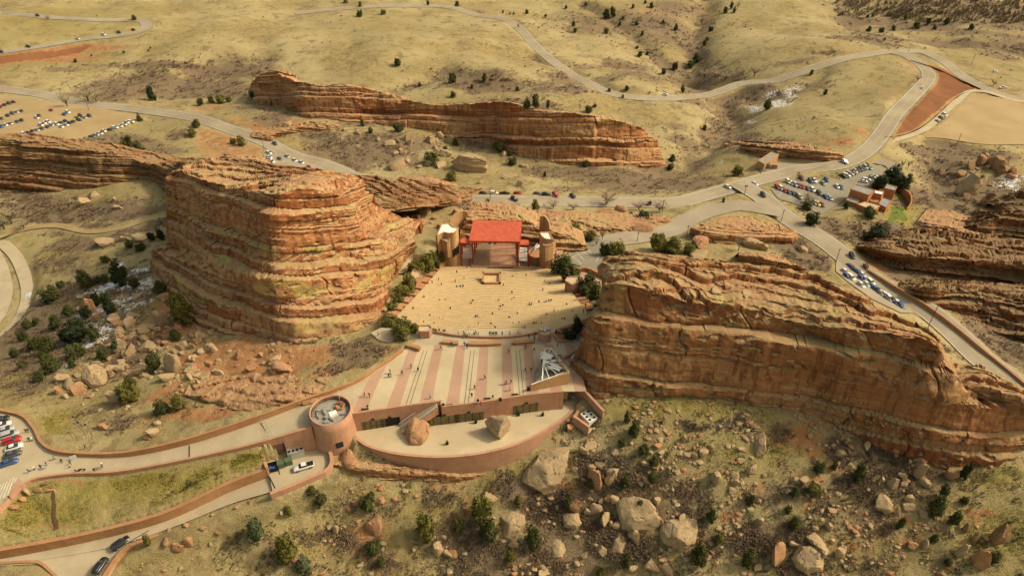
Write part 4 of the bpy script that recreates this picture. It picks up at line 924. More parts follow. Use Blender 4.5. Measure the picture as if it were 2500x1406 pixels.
LL = [(-60,1384,-19),(0,1380,-18.8),(250,1340,-17.3),(420,1287,-14.8),(560,1231,-12.1),(655,1202,-10.1),(720,1180,-9.3)]
d2, la, lb = strip('service_road', LE2, LL, M_CONC, 'pale concrete service road running to the truck yard', 0.04)
sheet('service_apron', SRV, M_CONC, 'wide concrete apron of the service road at the bottom left', lambda x, y: cS[0]*x + cS[1]*y + cS[2], 0.08)
yard = sheet('service_yard', YARD, M_CONC, 'sunken concrete service yard below the round tower', None, 0.06)
for nm_, pp in (('expansion_joint', [(658,1164,-9.2),(672,1192,-9.2)]), ('expansion_joint', [(672,1117,-9.2),(683,1158,-9.2)])):
    w = MB(); w.wall(zp(pp), 0.25, -9.13, -9.12); w.build(nm_, M_DARK, yard)
for pp, z in ((((463,1087),(463,1122)), -5.6), (((637,1032),(658,1072)), -2.7)):
    a = at_z(*pp[0], z); b = at_z(*pp[1], z); w = MB(); w.wall([a, b], 0.12, z + 0.06, z + 0.19); w.build('drain_grate', M_DARK, drv)

# ---- left loop road
loop = catmull(zp([(-40,560,-42),(0,588,-42),(38,625,-42),(60,672,-42),(68,715,-42),(56,765,-42),(24,808,-42),(-40,850,-42)]), 2.0)
lp = ribbon('walkway', loop, 2.6, M_CONC, 0.12); tag(lp, 'curved grey concrete walkway at the left edge with snow on it', None, None, 'structure')
for a_, b_ in ((4, 7), (33, 36), (47, 51)):
    if b_ < len(loop): ribbon('snow_patch', loop[a_:b_], 1.2, simple('old_snow', (0.5, 0.5, 0.49), 0.7, 0.3), 0.15, 0.3, lp, 2)
tag(ribbon('road', loop[:, :] + np.array([-11.0, 0, 0]), 4.0, M_CONC, 0.10), 'smooth concrete road inside the curved walkway at the left edge', None, None, 'structure')

# ---------------------------------------------------------------- walls
def wall_thing(name, label, pts, h, w=0.5, mat=None, base=-2.0, cap=True, group=None, step=1.5, cat='wall'):
    """pts: (px,py,z) of the wall foot; h: height(s)"""
    P = np.array(zp(pts)); hh = np.array(h if hasattr(h, '__len__') else [h] * len(P), float)
    Q = resample(np.c_[P], max(4, int(np.linalg.norm(np.diff(P, axis=0), axis=1).sum() / step)))
    L0 = np.r_[0, np.cumsum(np.linalg.norm(np.diff(P, axis=0), axis=1))]; L1 = np.r_[0, np.cumsum(np.linalg.norm(np.diff(Q, axis=0), axis=1))]
    hq = np.interp(L1 / L1[-1], L0 / L0[-1], hh)
    r = empty(name, tuple(Q[len(Q)//2])); tag(r, label, cat, group)
    off = np.array(r.location); Q2 = Q - off
    m = MB(); m.wall(Q2, w, list(Q2[:, 2] + base), list(Q2[:, 2] + hq - 0.12)); m.build('wall_face', mat or M_STUC, r)
    m = MB(); m.wall(Q2, w + 0.16, list(Q2[:, 2] + hq - 0.12), list(Q2[:, 2] + hq)); m.build('coping', mat or M_STUC, r)
    return r
wall_thing('retaining_wall', 'long curved brown wall along the uphill edge of the drive', [(-60,985,-9.8),(0,1004,-9.8),(56,1018,-9.8),(86,1050,-9.8),(106,1086,-9.6),(150,1107,-9.2),(260,1114,-8.6),(350,1107,-7.6),(480,1078,-5.4),(620,1032,-3.0),(740,986,-1.2),(862,938,0),(925,898,0),(984,858,0)],
           [1.1,1.1,1.1,1.1,1.2,1.3,1.5,2.0,2.4,2.4,1.9,1.2,1.0,1.0], 0.6, M_BRN)
wall_thing('low_wall', 'low pink kerb wall along the downhill edge of the drive', [(-60,1300,-9.8),(0,1245,-9.8),(52,1191,-9.7),(92,1170,-9.4),(180,1158,-9.2),(260,1156,-8.7),(340,1146,-7.7),(470,1121,-5.6),(600,1092,-3.4),(690,1067,-1.9)], 0.8, 0.45, M_STUC)
wall_thing('retaining_wall', 'tall pink wall between the drive and the sunken truck yard', [(690,1067,-1.9),(730,1055,-1.2),(762,1046,-.8)], 0.9, 0.6, M_STUC, base=-10)
wall_thing('retaining_wall', 'long brown wall holding the green bank above the service road', LE, [3.4,3.4,3.2,3.2,3.3,3.4], 1.0, M_BRN)
wall_thing('retaining_wall', 'pink wall around the back and left of the truck yard', [(658,1160,-9.4),(648,1122,-9.4),(700,1098,-9.4),(702,1080,-9.4)], [3.4,3.6,4.2,6.0], 0.6, M_STUC)
wall_thing('retaining_wall', 'rounded pink wall around the right side of the truck yard', [(788,1080,-9.2),(806,1106,-9.2),(812,1132,-9.2),(800,1154,-9.2),(752,1176,-9.2),(700,1198,-9.2),(662,1212,-9.3)], 1.5, 0.8, M_STUC, base=-5)
wall_thing('retaining_wall', 'curved brown wall beside the two black cars at the bottom left', [(240,1440,-18.9),(262,1406,-18.5),(290,1365,-17.8),(325,1335,-17.3),(388,1306,-16.2)], [1.2,1.2,1.2,1.0,.6], 0.9, M_BRN)
wall_thing('kerb_wall', 'small curved brown kerb at the bottom left corner', [(-20,1378,-19),(70,1372,-18.7),(104,1378,-18.7),(150,1420,-19.2)], 0.5, 0.5, M_BRN)
wall_thing('road_wall', 'low brown rubble wall along the outer edge of the descending road', [(2118,662,-37),(2180,700,-35),(2255,745,-33),(2330,800,-30.5),(2400,858,-27.5),(2470,915,-24.5),(2540,975,-22)], 1.0, 0.5, M_BRN)

# guard rail by the black cars
gr = empty('guard_rail', tuple(at_z(300,1350,-17.6))); tag(gr, 'dark metal guard rail on the curved wall by the black cars', 'guard rail')
P = catmull(zp([(252,1404,-18.4),(282,1362,-17.7),(316,1330,-17.1),(366,1300,-9.1)]), 2.0) - np.array(gr.location)
m = MB(); m.tube(P + [0, 0, 1.0], 0.10, 5); m.build('rail', M_POLE, gr)
for p in P[::2]:
    m = MB(); m.tube([p, p + [0, 0, 1.0]], 0.07, 5); m.build('post', M_POLE, gr)

# ---------------------------------------------------------------- plaza
pl = MB(); Pp = [tuple(p[:2]) for p in PLAZA]
a = sum(Pp[i][0] * Pp[(i+1) % len(Pp)][1] - Pp[(i+1) % len(Pp)][0] * Pp[i][1] for i in range(len(Pp)))
if a < 0: Pp = Pp[::-1]
pl.prism(Pp, -1.0, 0.0); plaza = pl.build('plaza', M_CONC); tag(plaza, 'upper plaza paved in cream and pink stripes', None, None, 'structure')
FRONT = np.array(zp([(862,1012,0),(1000,991,0),(1055,984,0),(1077,981,0),(1079,995,0),(1165,985,0),(1257,971,0),(1305,964,0),(1376,958,0)]))
def front_y(x):
    return float(np.interp(x, FRONT[:, 0], FRONT[:, 1]))
LWALL = np.array(zp([(862,938,0),(925,900,0),(984,860,0)]))
YT, YB, YE = 163.5, 146.6, 134.0
cx_t = [-45.0, -37.3, -29.9, -22.6, -15.7, -8.6, -1.7, 4.8, 11.4, 17.6]; cx_b = [-48.6, -40.6, -32.2, -23.9, -16.4, -8.9, -1.3, 5.7, 12.6, 19.4]
wt_, wb_ = 2.7, 3.3
def sx(xt, xb, y): return xt + (xb - xt) * (YT - y) / (YT - YB)
def lane(xt0, xb0, xt1, xb1, name, mat, up, ytop=YT):
    def fy(xt, xb):
        y = 140.0
        for _ in range(12): y = front_y(sx(xt, xb, y)) + 0.5
        return y
    def ty(xt, xb):
        y = ytop
        for _ in range(20):
            x = sx(xt, xb, y)
            if x < LWALL[-1, 0]:
                yw = float(np.interp(x, LWALL[:, 0], LWALL[:, 1])) - 0.8 if x > LWALL[0, 0] else LWALL[0, 1] - 2
                y = min(ytop, yw)
        return y
    y0, y1 = fy(xt0, xb0), fy(xt1, xb1); t0, t1 = ty(xt0, xb0), ty(xt1, xb1)
    if min(t0 - y0, t1 - y1) < 0.5: return
    V = [(sx(xt0, xb0, y0), y0), (sx(xt1, xb1, y1), y1), (sx(xt1, xb1, t1), t1), (sx(xt0, xb0, t0), t0)]
    m = MB(); m.prism(V, -0.2, up); m.build(name, mat, plaza)
for k in range(len(cx_t)):
    if k == 0: continue
    lane(cx_t[k] - wt_/2, cx_b[k] - wb_/2, cx_t[k] + wt_/2, cx_b[k] + wb_/2, 'pink_paving_band', M_PINK, 0.010)
    if k < len(cx_t) - 1 and k >= 1:
        lane(cx_t[k] + wt_/2, cx_b[k] + wb_/2, cx_t[k+1] - wt_/2, cx_b[k+1] - wb_/2, 'cream_paving_band', M_CREAM, 0.006)
for xt, xb in ((-26.2, -28.3), (-12.0, -12.6), (1.6, 2.5)):
    for dx in (-0.55, 0.55):
        lane(xt + dx - .06, xb + dx - .07, xt + dx + .06, xb + dx + .07, 'drain_channel', M_DARK, 0.016, 161)
# concrete strip around the top of the bowl
# front wall of the plaza with parapet
fw = empty('plaza_front_wall', tuple(FRONT[3])); tag(fw, 'long pink retaining wall dropping from the striped plaza to the terrace', 'wall')
FW = FRONT - np.array(fw.location)
def seg(i0, i1, name, w, z0, z1, mat=M_STUC): 
    m = MB(); m.wall(FW[i0:i1+1], w, z0, z1); return m.build(name, mat, fw)
seg(0, 3, 'wall_face', 0.5, TERZ - 3, 0.65); seg(4, 8, 'wall_face', 0.5, TERZ - 3, 0.65)
m = MB(); m.wall([FW[3], FW[4]], 0.5, TERZ - 3, 0.65); m.build('return_wall', M_STUC, fw)
# roll-up doors: frames proud of the wall, leaf set back
def wall_at(px, py, z):
    p = at_z(px, py, z); A = FRONT
    k = int(np.clip(np.searchsorted(A[:, 0], p[0]) - 1, 0, len(A) - 2)); d = A[k+1] - A[k]; 
    t_ = (p[0] - A[k, 0]) / d[0]; q = A[k] + d * t_; return q, math.atan2(d[1], d[0])
TZ = -6.6
for px, py, w_, h_, mt, nm_ in ((911,1060,6.6,3.4,M_DOOR,'roller_door'),(953,1045,5.6,3.2,M_DARK,'dark_doorway'),(1086,1038,8.6,3.3,M_DOOR,'roller_door'),(1145,1028,8.4,3.3,M_DOOR,'roller_door'),(1284,1000,7.8,3.6,M_DOOR,'roller_door')):
    q, az = wall_at(px, py, TZ); q = q - np.array(fw.location); z0 = TZ + 0.02
    n = np.array([math.sin(az), -math.cos(az)])
    c = q[:2] + n * 0.29
    if nm_ == 'roller_door':
        m = MB()
        for s in range(7): m.box((c[0], c[1], z0 + h_ * (s + .5) / 7), (w_, 0.10 + 0.05 * (s % 2), h_ / 7), az)
        d_ = m.build(nm_, mt, fw)
        m = MB(); c2 = q[:2] + n * 0.36
        for s in range(4): m.box((c2[0] + math.cos(az) * (s - 1.5) * w_ / 4, c2[1] + math.sin(az) * (s - 1.5) * w_ / 4, z0 + h_ / 2), (0.14, 0.06, h_), az)
        m.build('door_mullion', M_DARK, d_)
    else:
        m = MB(); m.box((c[0], c[1], z0 + h_ / 2), (w_, 0.1, h_), az); m.build(nm_, mt, fw)
    m = MB(); c3 = q[:2] + n * 0.42
    m.box((c3[0], c3[1], z0 + h_ + 0.55), (0.9, 0.35, 0.35), az); m.build('wall_lamp', M_DARK, fw)
# outdoor stair down to the terrace
st_ = empty('stair', tuple(at_z(1030,1030,TZ))); tag(st_, 'long straight outdoor stair descending from the plaza to the terrace', 'stairs')
S0 = np.array([*at_z(1066,986,0)[:2], 0.0]); S1 = np.array([*at_z(978,1050,TZ)[:2], TZ])
ax = (S1 - S0); L = np.linalg.norm(ax[:2]); az = math.atan2(ax[1], ax[0]); o0 = np.array(st_.location)
nS = 34
for k in range(nS):
    f = (k + .5) / nS; p = S0 + ax * f - o0; zt = p[2]
    m = MB(); m.box((p[0], p[1], (zt + TZ - 1) / 2 if False else zt - 0.6), (L / nS * 0.98, 2.6, 1.2), az); m.build('step', M_CREAM, st_)
for s in (-1, 1):
    n = np.array([-math.sin(az), math.cos(az)]) * 1.5 * s
    m = MB(); a_ = S0 - o0 + [n[0], n[1], 0]; b_ = S1 - o0 + [n[0], n[1], 0]
    m.wall([a_, b_], 0.3, [a_[2] - 2.5, b_[2] - 1.0], [a_[2] + .12, b_[2] + .12]); m.build('side_wall', M_STUC, st_)
    for k in range(26):
        p = a_ + (b_ - a_) * (k + .5) / 26; m = MB(); m.box((p[0], p[1], p[2] + .6), (.12, .12, 1.0)); m.build('baluster', M_WPAINT, st_)
    m = MB(); m.wall([a_, b_], .16, [a_[2] + 1.06, b_[2] + 1.06], [a_[2] + 1.18, b_[2] + 1.18]); m.build('handrail', M_WPAINT, st_)
# terrace slab and its curved outer wall
OUT = [(868,1068),(892,1086),(935,1101),(990,1111),(1060,1116),(1130,1113),(1200,1102),(1270,1082),(1330,1052),(1385,1015),(1424,975)]
TER = [at_z(a, b, TZ) for a, b in OUT] + [at_z(1418,948,TZ), at_z(1385,945,TZ)]
back = [np.array([p[0], p[1] + 0.6, TZ]) for p in FRONT[::-1]]
m = MB(); poly = [tuple(p[:2]) for p in TER] + [tuple(p[:2]) for p in back]
a = sum(poly[i][0] * poly[(i+1) % len(poly)][1] - poly[(i+1) % len(poly)][0] * poly[i][1] for i in range(len(poly)))
if a < 0: poly = poly[::-1]
m.prism(poly, TZ - 0.6, TZ); tag(m.build('terrace', M_CREAM), 'curved lower terrace of pale concrete holding two boulders', None, None, 'structure')
wall_thing('curved_terrace_wall', 'big curved pink wall holding up the lower terrace', [(a, b, TZ) for a, b in OUT], 0.35, 0.6, M_STUC, base=-14, step=1.5)
# right-hand walls and small plant yard
wall_thing('wing_wall', 'straight pink wall running down beside the cliff foot', [(1386,930,-2.5),(1410,950,-3.4),(1440,984,-4.6),(1472,1022,-6.2)], [2.5,2.6,2.8,3.4], 0.6, M_STUC, base=-6)
wall_thing('yard_wall', 'short pink wall in front of the white cooling unit', [(1399,1030,TZ-.5),(1418,1042,TZ-1),(1437,1056,TZ-1.4)], [2.8,2.6,2.6], 0.6, M_STUC, base=-5)
wall_thing('yard_wall', 'pink end wall between the terrace tip and the cooling unit', [(1428,976,TZ),(1416,1000,TZ),(1400,1024,TZ)], [2.6,1.0,.6], 0.6, M_STUC, base=-6)
tag(sheet('yard_floor', zp([(1400,1026,TZ-1),(1430,985,TZ-1),(1470,1020,TZ-1),(1438,1058,TZ-1)]), M_CONC, ''), 'small concrete yard floor under the white cooling unit', None, None, 'structure')
def unit(loc, sz, rz, label, cat, mat=M_WPAINT, fans=(2, 3), name='cooling_unit'):
    r = empty(name, loc, rz); tag(r, label, cat)
    m = MB(); m.box((0, 0, sz[2]/2), sz); m.build('housing', mat, r)
    for i in range(fans[0]):
        for j in range(fans[1]):
            m = MB(); m.lathe(((i + .5) / fans[0] * sz[0] - sz[0]/2, (j + .5) / fans[1] * sz[1] - sz[1]/2, sz[2]), [(0.36, 0), (0.36, 0.14), (0.30, 0.14), (0.28, 0.03), (0.01, 0.03)], 12); m.build('fan', M_DARK, r)
    return r
unit(tuple(at_z(1437,1026,TZ-1)), (3.2, 4.0, 2.0), 0.6, 'white cooling unit with fans in the small walled yard', 'cooling unit')
# terrace furniture: little outdoor fans on stands
def pedestal_fan(loc, label):
    r = empty('planter_tree', loc); tag(r, label, 'planter', 'small planters on the terrace')
    m = MB(); m.lathe((0,0,0), [(0.35,0),(0.45,0.5),(0.38,0.5),(0.3,0.42),(0.01,0.42)], 10); m.build('pot', M_DARK, r)
    m = MB()
    for k in range(22):
        a_ = k * 2.4; h_ = 0.6 + (k % 5) * 0.22; rr = 0.25 + 0.25 * ((k * 7) % 5) / 5
        m.add([(0, 0, 0.45), (math.cos(a_) * rr, math.sin(a_) * rr, h_), (math.cos(a_ + .4) * rr * .8, math.sin(a_ + .4) * rr * .8, h_ + 0.3)], [(0, 1, 2)])
    m.build('foliage', simple('potted_leaves', (0.09, 0.08, 0.03), 0.9, 0.3), r)
for (a, b), l in zip(((1092,1084),(1266,1014),(1162,1032),(1325,1014),(1212,1060)), ('small dark planter left on the terrace between the two boulders', 'small dark planter at the middle of the right half of the terrace', 'small planter beside the roller door next to the striped boulder', 'small dark planter near the pointed right end of the terrace', 'small dark planter just right of the striped boulder')):
    pedestal_fan(tuple(at_z(a, b, TZ)), l)

# ---------------------------------------------------------------- round tower
TWC = at_z(806, 1000, 2.2); TR = 5.75
tw = empty('round_tower', (TWC[0], TWC[1], -10)); tag(tw, 'round pink tower with rooftop machinery at the corner of the plaza', 'tower')
m = MB(); m.lathe((0,0,0), [(TR + 0.75, -3.5), (TR + 0.65, 0), (TR + 0.15, 9.0), (TR, 12.2), (TR - 0.35, 12.2), (TR - 0.35, 11.0)], 64); m.build('wall_face', M_STUC, tw, True)
m = MB(); m.lathe((0,0,0), [(TR - 0.36, 10.9), (0.01, 10.95)], 48); m.build('roof_deck', M_GREYR, tw)
for ang, z0, w_ in ((-1.15, 4.2, 2.0), (-2.75, 6.6, 1.8)):
    r_ = TR + 0.38 - (z0 - 4) * .06; m = MB(); m.box((math.cos(ang) * r_, math.sin(ang) * r_, z0), (0.35, w_, 1.9), ang); wd = m.build('window', M_DARK, tw)
    m = MB(); m.box((math.cos(ang) * (r_ + .16), math.sin(ang) * (r_ + .16), z0), (0.1, w_ - .4, 1.5), ang); m.build('pane', M_GLASS, wd)
m = MB(); m.lathe((0,0,0), [(TR - 0.55, 11.6), (TR - 0.48, 11.75), (TR - 0.62, 11.75)], 40, a0=0.4, a1=3.6); m.lathe((0,0,0), [(TR - 1.0, 11.3), (TR - 0.93, 11.45), (TR - 1.07, 11.45)], 40, a0=0.4, a1=3.6); m.build('cable_ring', M_DARK, tw)
def mach(name, c, s, rz, mat): m = MB(); m.box(c, s, rz, taper=0.94); return m.build(name, mat, tw)
mach('rooftop_unit', (0.9, -0.9, 11.5), (2.2, 1.6, 0.9), 0.5, M_WHITE); mach('rooftop_unit', (-1.0, 0.8, 11.4), (1.5, 0.9, 0.7), 0.4, M_STEEL)
mach('rooftop_unit', (-0.7, -2.0, 11.35), (1.0, 1.2, 0.8), 0.7, M_STEEL); mach('rooftop_unit', (-3.2, 0.3, 11.4), (0.7, 0.7, 0.9), 0.2, M_STEEL)
mach('rooftop_unit', (3.6, -0.6, 11.35), (0.8, 0.8, 0.7), 0.2, M_STEEL); mach('rooftop_unit', (-0.4, -3.5, 11.3), (1.2, 0.7, 0.6), 0.3, M_STEEL)
m = MB(); m.tube([(-2.3, 1.2, 11.25), (-1.6, -0.2, 11.3), (0.0, -1.9, 11.3), (1.6, -3.0, 11.25)], 0.42, 8); m.build('duct', M_STEEL, tw)
m = MB(); m.tube([(0.8, 3.2, 11.4), (2.2, 3.4, 11.7), (3.3, 2.6, 11.6), (2.9, 1.2, 11.4), (1.6, 1.0, 11.4), (0.9, 2.2, 11.4)], 0.3, 8); m.build('duct', M_ORANGE, tw)
m = MB(); m.tube([(1.6, 4.6, 11), (1.6, 4.7, 15.0)], 0.08, 6); m.build('mast', M_WPAINT, tw)
m = MB(); m.tube([(-4.0, 0.9, 11.3), (-3.4, -1.4, 11.3), (-2.6, -2.3, 11.3)], 0.2, 6); m.build('pipe', M_STEEL, tw)

# ---------------------------------------------------------------- seating bowl
bowl = empty('seating_bowl', (SX, 205, -15)); tag(bowl, 'curved open air seating bowl of long wooden bench rows', 'seating'); bo = np.array(bowl.location)
NA = 28
for k in range(NROW):
    v0 = k / NROW; v1 = (k + 1) / NROW
    y0, z0, hw, sg = row_geo(v0); y1, z1, hw1, sg1 = row_geo(v1)
    m = MB(); mb = MB(); u_ = np.linspace(-1, 1, NA)
    V = []
    for uu_ in u_:
        ya = y0 + sg * uu_ * uu_; yb = y1 + sg1 * uu_ * uu_; xa = SX + hw * uu_; xb = SX + hw1 * uu_
        V += [(xa, ya, z0 - 0.5), (xa, ya, z1), (xb, yb - 0.02, z1)]
    V = np.array(V) - bo
    f1 = []; 
    for i in range(NA - 1):
        b = 3 * i; f1 += [[b + 3, b, b + 1, b + 4], [b + 4, b + 1, b + 2, b + 5]]
    m.add(V, [f[::-1] for f in f1]); row = m.build('seat_row', M_RISE, bowl)
    P = [(SX + hw * q, y0 + sg * q * q - 0.3, 0) for q in u_]
    P = [np.array(p) - np.array([bo[0], bo[1], 0]) for p in P]
    mb.wall(P, 0.80, z1 + 0.36 - bo[2], z1 + 0.44 - bo[2]); mb.build('bench', M_WOOD, row)
m = MB()                                            # control booth ring on the lower rows
cb = empty('control_booth', tuple(at_z(1200,685,-21.5))); tag(cb, 'square brown control booth sunk in the seating rows', 'booth')
for c_, s_ in (((0,-3.2,0.9),(7.4,0.8,1.3)),((0,3.2,0.9),(7.4,0.8,1.3)),((-3.3,0,0.9),(0.8,7.2,1.3)),((3.3,0,0.9),(0.8,7.2,1.3))):
    m = MB(); m.box(c_, s_); m.build('counter', M_BRN, cb)
m = MB(); m.box((0,0,0.45),(5.8,5.6,0.2)); m.build('deck', M_WOOD, cb)
# side aisles / planting strips
for s, lab in ((-1, 'left'), (1, 'right')):
    A_, B_ = [], []
    for v in np.linspace(0, 1, 24):
        y, z, hw, sg = row_geo(v); A_.append((SX + s * (hw + 0.1), y + sg, z + 0.2)); B_.append((SX + s * (hw + 3.4), y + sg + 1.2, z + 0.2))
    V = np.stack([A_, B_] if s > 0 else [B_, A_], 1).reshape(-1, 3)
    o = new_obj('planting_strip', mesh_np('planting_strip', V, grid_faces(2, 24)[:, ::-1]), None, M_BRN)
    tag(o, 'brown planting strip down the %s side of the seats' % lab, None, None, 'structure')
    # stepped planter walls crossing the strip
    sw = empty('stepped_planter', tuple(A_[12])); tag(sw, 'stepped low planter walls down the %s side of the seats' % lab, 'planter walls')
    for q in range(2, 24, 3):
        m = MB(); a_ = np.array(A_[q]) - np.array(A_[12]); b_ = np.array(B_[q]) - np.array(A_[12]); m.wall([a_, b_], 0.35, a_[2] - 0.5, a_[2] + 0.9); m.build('planter_wall', M_STUC, sw)

# ---------------------------------------------------------------- stage
SZ = -27.0
stg = empty('stage', (-6.8, 250, -28.6)); tag(stg, 'open stage under a bright red roof on slender red posts', 'stage')
so_ = np.array(stg.location)
def sp(px, py, z): return at_z(px, py, z) - so_
FL, FR = sp(1150,652,SZ), sp(1270,656,SZ); BY = 262 - so_[1]
m = MB(); m.prism([(FL[0], FL[1]), (FR[0], FL[1]), (FR[0], BY), (FL[0], BY)], -1.5, SZ - so_[2]); m.build('stage_floor', M_STAGE, stg)
zt = SZ - so_[2]
m = MB(); m.box(((sp(1176,628,SZ)[0]), sp(1176,628,SZ)[1] + 2, zt + 0.02), (7.2, 17, 0.04)); m.build('stage_deck', simple('grey_deck', (0.25, 0.175, 0.11), 0.6, 0.1), stg)
for yy in (2, 7): m = MB(); m.box((4.0, yy, zt + 0.03), (12, 0.15, 0.06)); m.build('floor_seam', M_DARK, stg)
m = MB(); m.box((8.6, 0, zt + 0.04), (0.15, 14, 0.08)); m.build('floor_seam', M_DARK, stg)
rfl, rfr = sp(1145,588,-15.6), sp(1269,590,-15.6); rbl, rbr = sp(1156,538,-13.4), sp(1274,540,-13.4)
th_ = 0.35
m = MB(); m.add([rfl, rfr, rbr, rbl] + [p - [0, 0, th_] for p in (rfl, rfr, rbr, rbl)], [(0,1,2,3),(7,6,5,4),(4,5,1,0),(5,6,2,1),(6,7,3,2),(7,4,0,3)]); roof = m.build('roof', M_REDP, stg)
for k in range(24):                                      # standing seams
    f = k / 23; a_ = rfl + (rfr - rfl) * f + [0, 0, .03]; b_ = rbl + (rbr - rbl) * f + [0, 0, .03]
    m = MB(); m.tube([a_, b_], 0.06, 4); m.build('roof_seam', M_REDP, roof)
for a_, b_ in ((rfl, rfr), (rbl, rbr), (rfl, rbl), (rfr, rbr)):
    m = MB(); m.wall([a_, b_], 0.35, [a_[2] - 0.8, b_[2] - 0.8], [a_[2] - 0.36, b_[2] - 0.36]); m.build('roof_beam', M_REDD, stg)
for px_, py_, yo in ((1155,643,0),(1264,648,0),(1160,620,0),(1262,622,0),(1164,604,0),(1260,606,0)):
    b_ = sp(px_, py_, SZ); f = (b_[1] - rfl[1]) / (rbl[1] - rfl[1]); top = rfl[2] + (rbl[2] - rfl[2]) * max(f, 0) - 0.5
    m = MB(); m.tube([b_, (b_[0], max(b_[1], rfl[1] + .4), top)], 0.32, 8); m.build('post', M_REDD, stg)
for k in (-1.2, 1.0):
    m = MB(); m.box((k - 1.2, rfl[1] + 1.0, rfl[2] - 1.3), (1.1, 0.9, 1.3)); m.build('speaker_cluster', M_BLACK, stg)
m = MB(); m.tube([(rfl[0] + 3, rfl[1] + 1, rfl[2] - 1.2), (rfr[0] - 3, rfl[1] + 1, rfl[2] - 1.2)], 0.08, 5); m.build('lighting_truss', M_STEEL, stg)
m = MB(); m.box((0.2 + FL[0] + 12, FL[1] - 0.6, 0.9), (11, 1.0, 1.1)); m.build('stage_front', M_DARK, stg)
m = MB(); m.box((0.2 + FL[0] + 12, FL[1] - 1.3, 0.5), (14, 0.5, 1.2)); m.build('front_ledge', M_CONC, stg)
for s, pxs in ((-1, [(1123,592),(1147,594),(1150,582),(1127,581)]), (1, [(1268,597),(1291,599),(1291,586),(1266,585)])):
    q = [sp(a, b, -16.8) for a, b in pxs]
    m = MB(); m.add(q + [p - [0, 0, .3] for p in q], [(0,1,2,3),(7,6,5,4),(4,5,1,0),(5,6,2,1),(6,7,3,2),(7,4,0,3)]); sr = m.build('side_roof', M_REDP, stg)
    m = MB(); m.wall([q[0], q[1]], 0.2, q[0][2] - 1.1, q[0][2] - 0.31); m.build('fascia', M_REDD, sr)
    for kx, ky in (((1127,648),(1129,620)) if s < 0 else ((1290,652),(1290,625))):
        b_ = sp(kx, ky, SZ - 0.5); m = MB(); m.tube([b_, (q[0][0] + (.4 if s < 0 else q[1][0] - q[0][0] - .4), min(max(b_[1], q[0][1] + .2), q[2][1]), q[0][2] - .3)], 0.26, 8); m.build('post', M_REDD, stg)
# white slatted ramps each side
for s, pts in ((-1, [(1130,629),(1152,629),(1150,601),(1140,600)]), (1, [(1268,635),(1290,636),(1287,606),(1270,605)])):
    a_, b_, c_, d_ = [sp(x_, y_, SZ + 1.2 + (2.6 if i > 1 else 0)) for i, (x_, y_) in enumerate(pts)]
    rp = empty('ramp', tuple((a_ + c_) / 2 + so_)); tag(rp, 'white slatted steel stair on the %s side of the stage' % ('left' if s < 0 else 'right'), 'stairs')
    o1 = (a_ + c_) / 2
    for k in range(9):
        f = k / 8; p = a_ + (d_ - a_) * f - o1; q = b_ + (c_ - b_) * f - o1
        m = MB(); m.wall([p, q], 0.55, [p[2] - .1, q[2] - .1], [p[2], q[2]]); m.build('slat', M_WPAINT, rp)
    for p, q in ((a_, d_), (b_, c_)):
        m = MB(); m.tube([p - o1 + [0, 0, .9], q - o1 + [0, 0, .9]], 0.09, 5); m.tube([p - o1, p - o1 + [0, 0, .9]], .07, 5); m.tube([q - o1, q - o1 + [0, 0, .9]], .07, 5); m.build('railing', M_WPAINT, rp)
tag(sheet('stage_apron', [(-33, 240.6, -28.35), (19.5, 240.6, -28.35), (23, 259, -28.35), (-35, 259, -28.35)], M_PINK, ''), 'pink paved apron around the stage', None, None, 'structure')

def block(r, pts, z0, z1, mat, roofm, name='wall_face', roofname='roof', para=0.5, z0l=None):
    """vertical block from roof-corner pixels at height z1; parapet + roof deck"""
    ro = np.array(r.location); q = [at_z(a, b, z1) - ro for a, b in pts]
    a = sum(q[i][0] * q[(i+1) % len(q)][1] - q[(i+1) % len(q)][0] * q[i][1] for i in range(len(q)))
    if a < 0: q = q[::-1]
    m = MB(); P = [(p[0], p[1]) for p in q]; m.prism(P, z0 - ro[2], z1 - ro[2] - para); o = m.build(name, mat, r)
    ring = P + [P[0]]
    m = MB(); m.wall(ring, 0.35, z1 - ro[2] - para - .02, z1 - ro[2]); m.build('parapet', mat, r)
    c = np.mean(np.array(P), 0); inn = [tuple(c + (np.array(p) - c) * 0.965) for p in P]
    m = MB(); m.prism(inn, z1 - ro[2] - para - .01, z1 - ro[2] - para + 0.12); m.build(roofname, roofm, r)
    return q
def curve_pts(pts, n=10): return [tuple(p) for p in resample(np.array([(a, b, 0) for a, b in pts], float), n)[:, :2]]
lt = empty('speaker_tower', tuple(at_z(1092,640,-28))); tag(lt, 'curved tan tower building with white roof left of the stage', 'building')
block(lt, [(1067,574),(1079,546),(1093,544)] + curve_pts([(1097,545),(1106,553),(1119,555)], 6) + curve_pts([(1119,557),(1108,567),(1088,569)], 8)[:-1] + [(1084,566)], -28.6, -10.5, M_TAN, M_WHITE)
block(lt, [(1064,576),(1082,566),(1087,570),(1091,578),(1098,584),(1097,588),(1091,590)], -21.0, -13.0, M_TAN, M_GREYR, 'upper_room', 'room_roof')
lo_ = np.array(lt.location)
for a, b in ((1070,628),(1093,645),(1085,632)):
    p = at_z(a, b, -28.4) - lo_; m = MB(); m.box((p[0], p[1], 3.7), (0.9, 0.9, 7.6)); m.build('column', M_TAN, lt)
for k in range(3):
    p = at_z(1106 + 5*k, 601 - 4*k, -16) - lo_; m = MB(); m.box((p[0] + .3, p[1] - 2.2, p[2] - 2), (1.0, 0.2, 3.6), 0.4); m.build('window', M_DARK, lt)
pod = empty('round_stage_pod', tuple(at_z(1112,634,-28.4))); tag(pod, 'rounded brown stucco pod beside the left end of the stage', 'building')
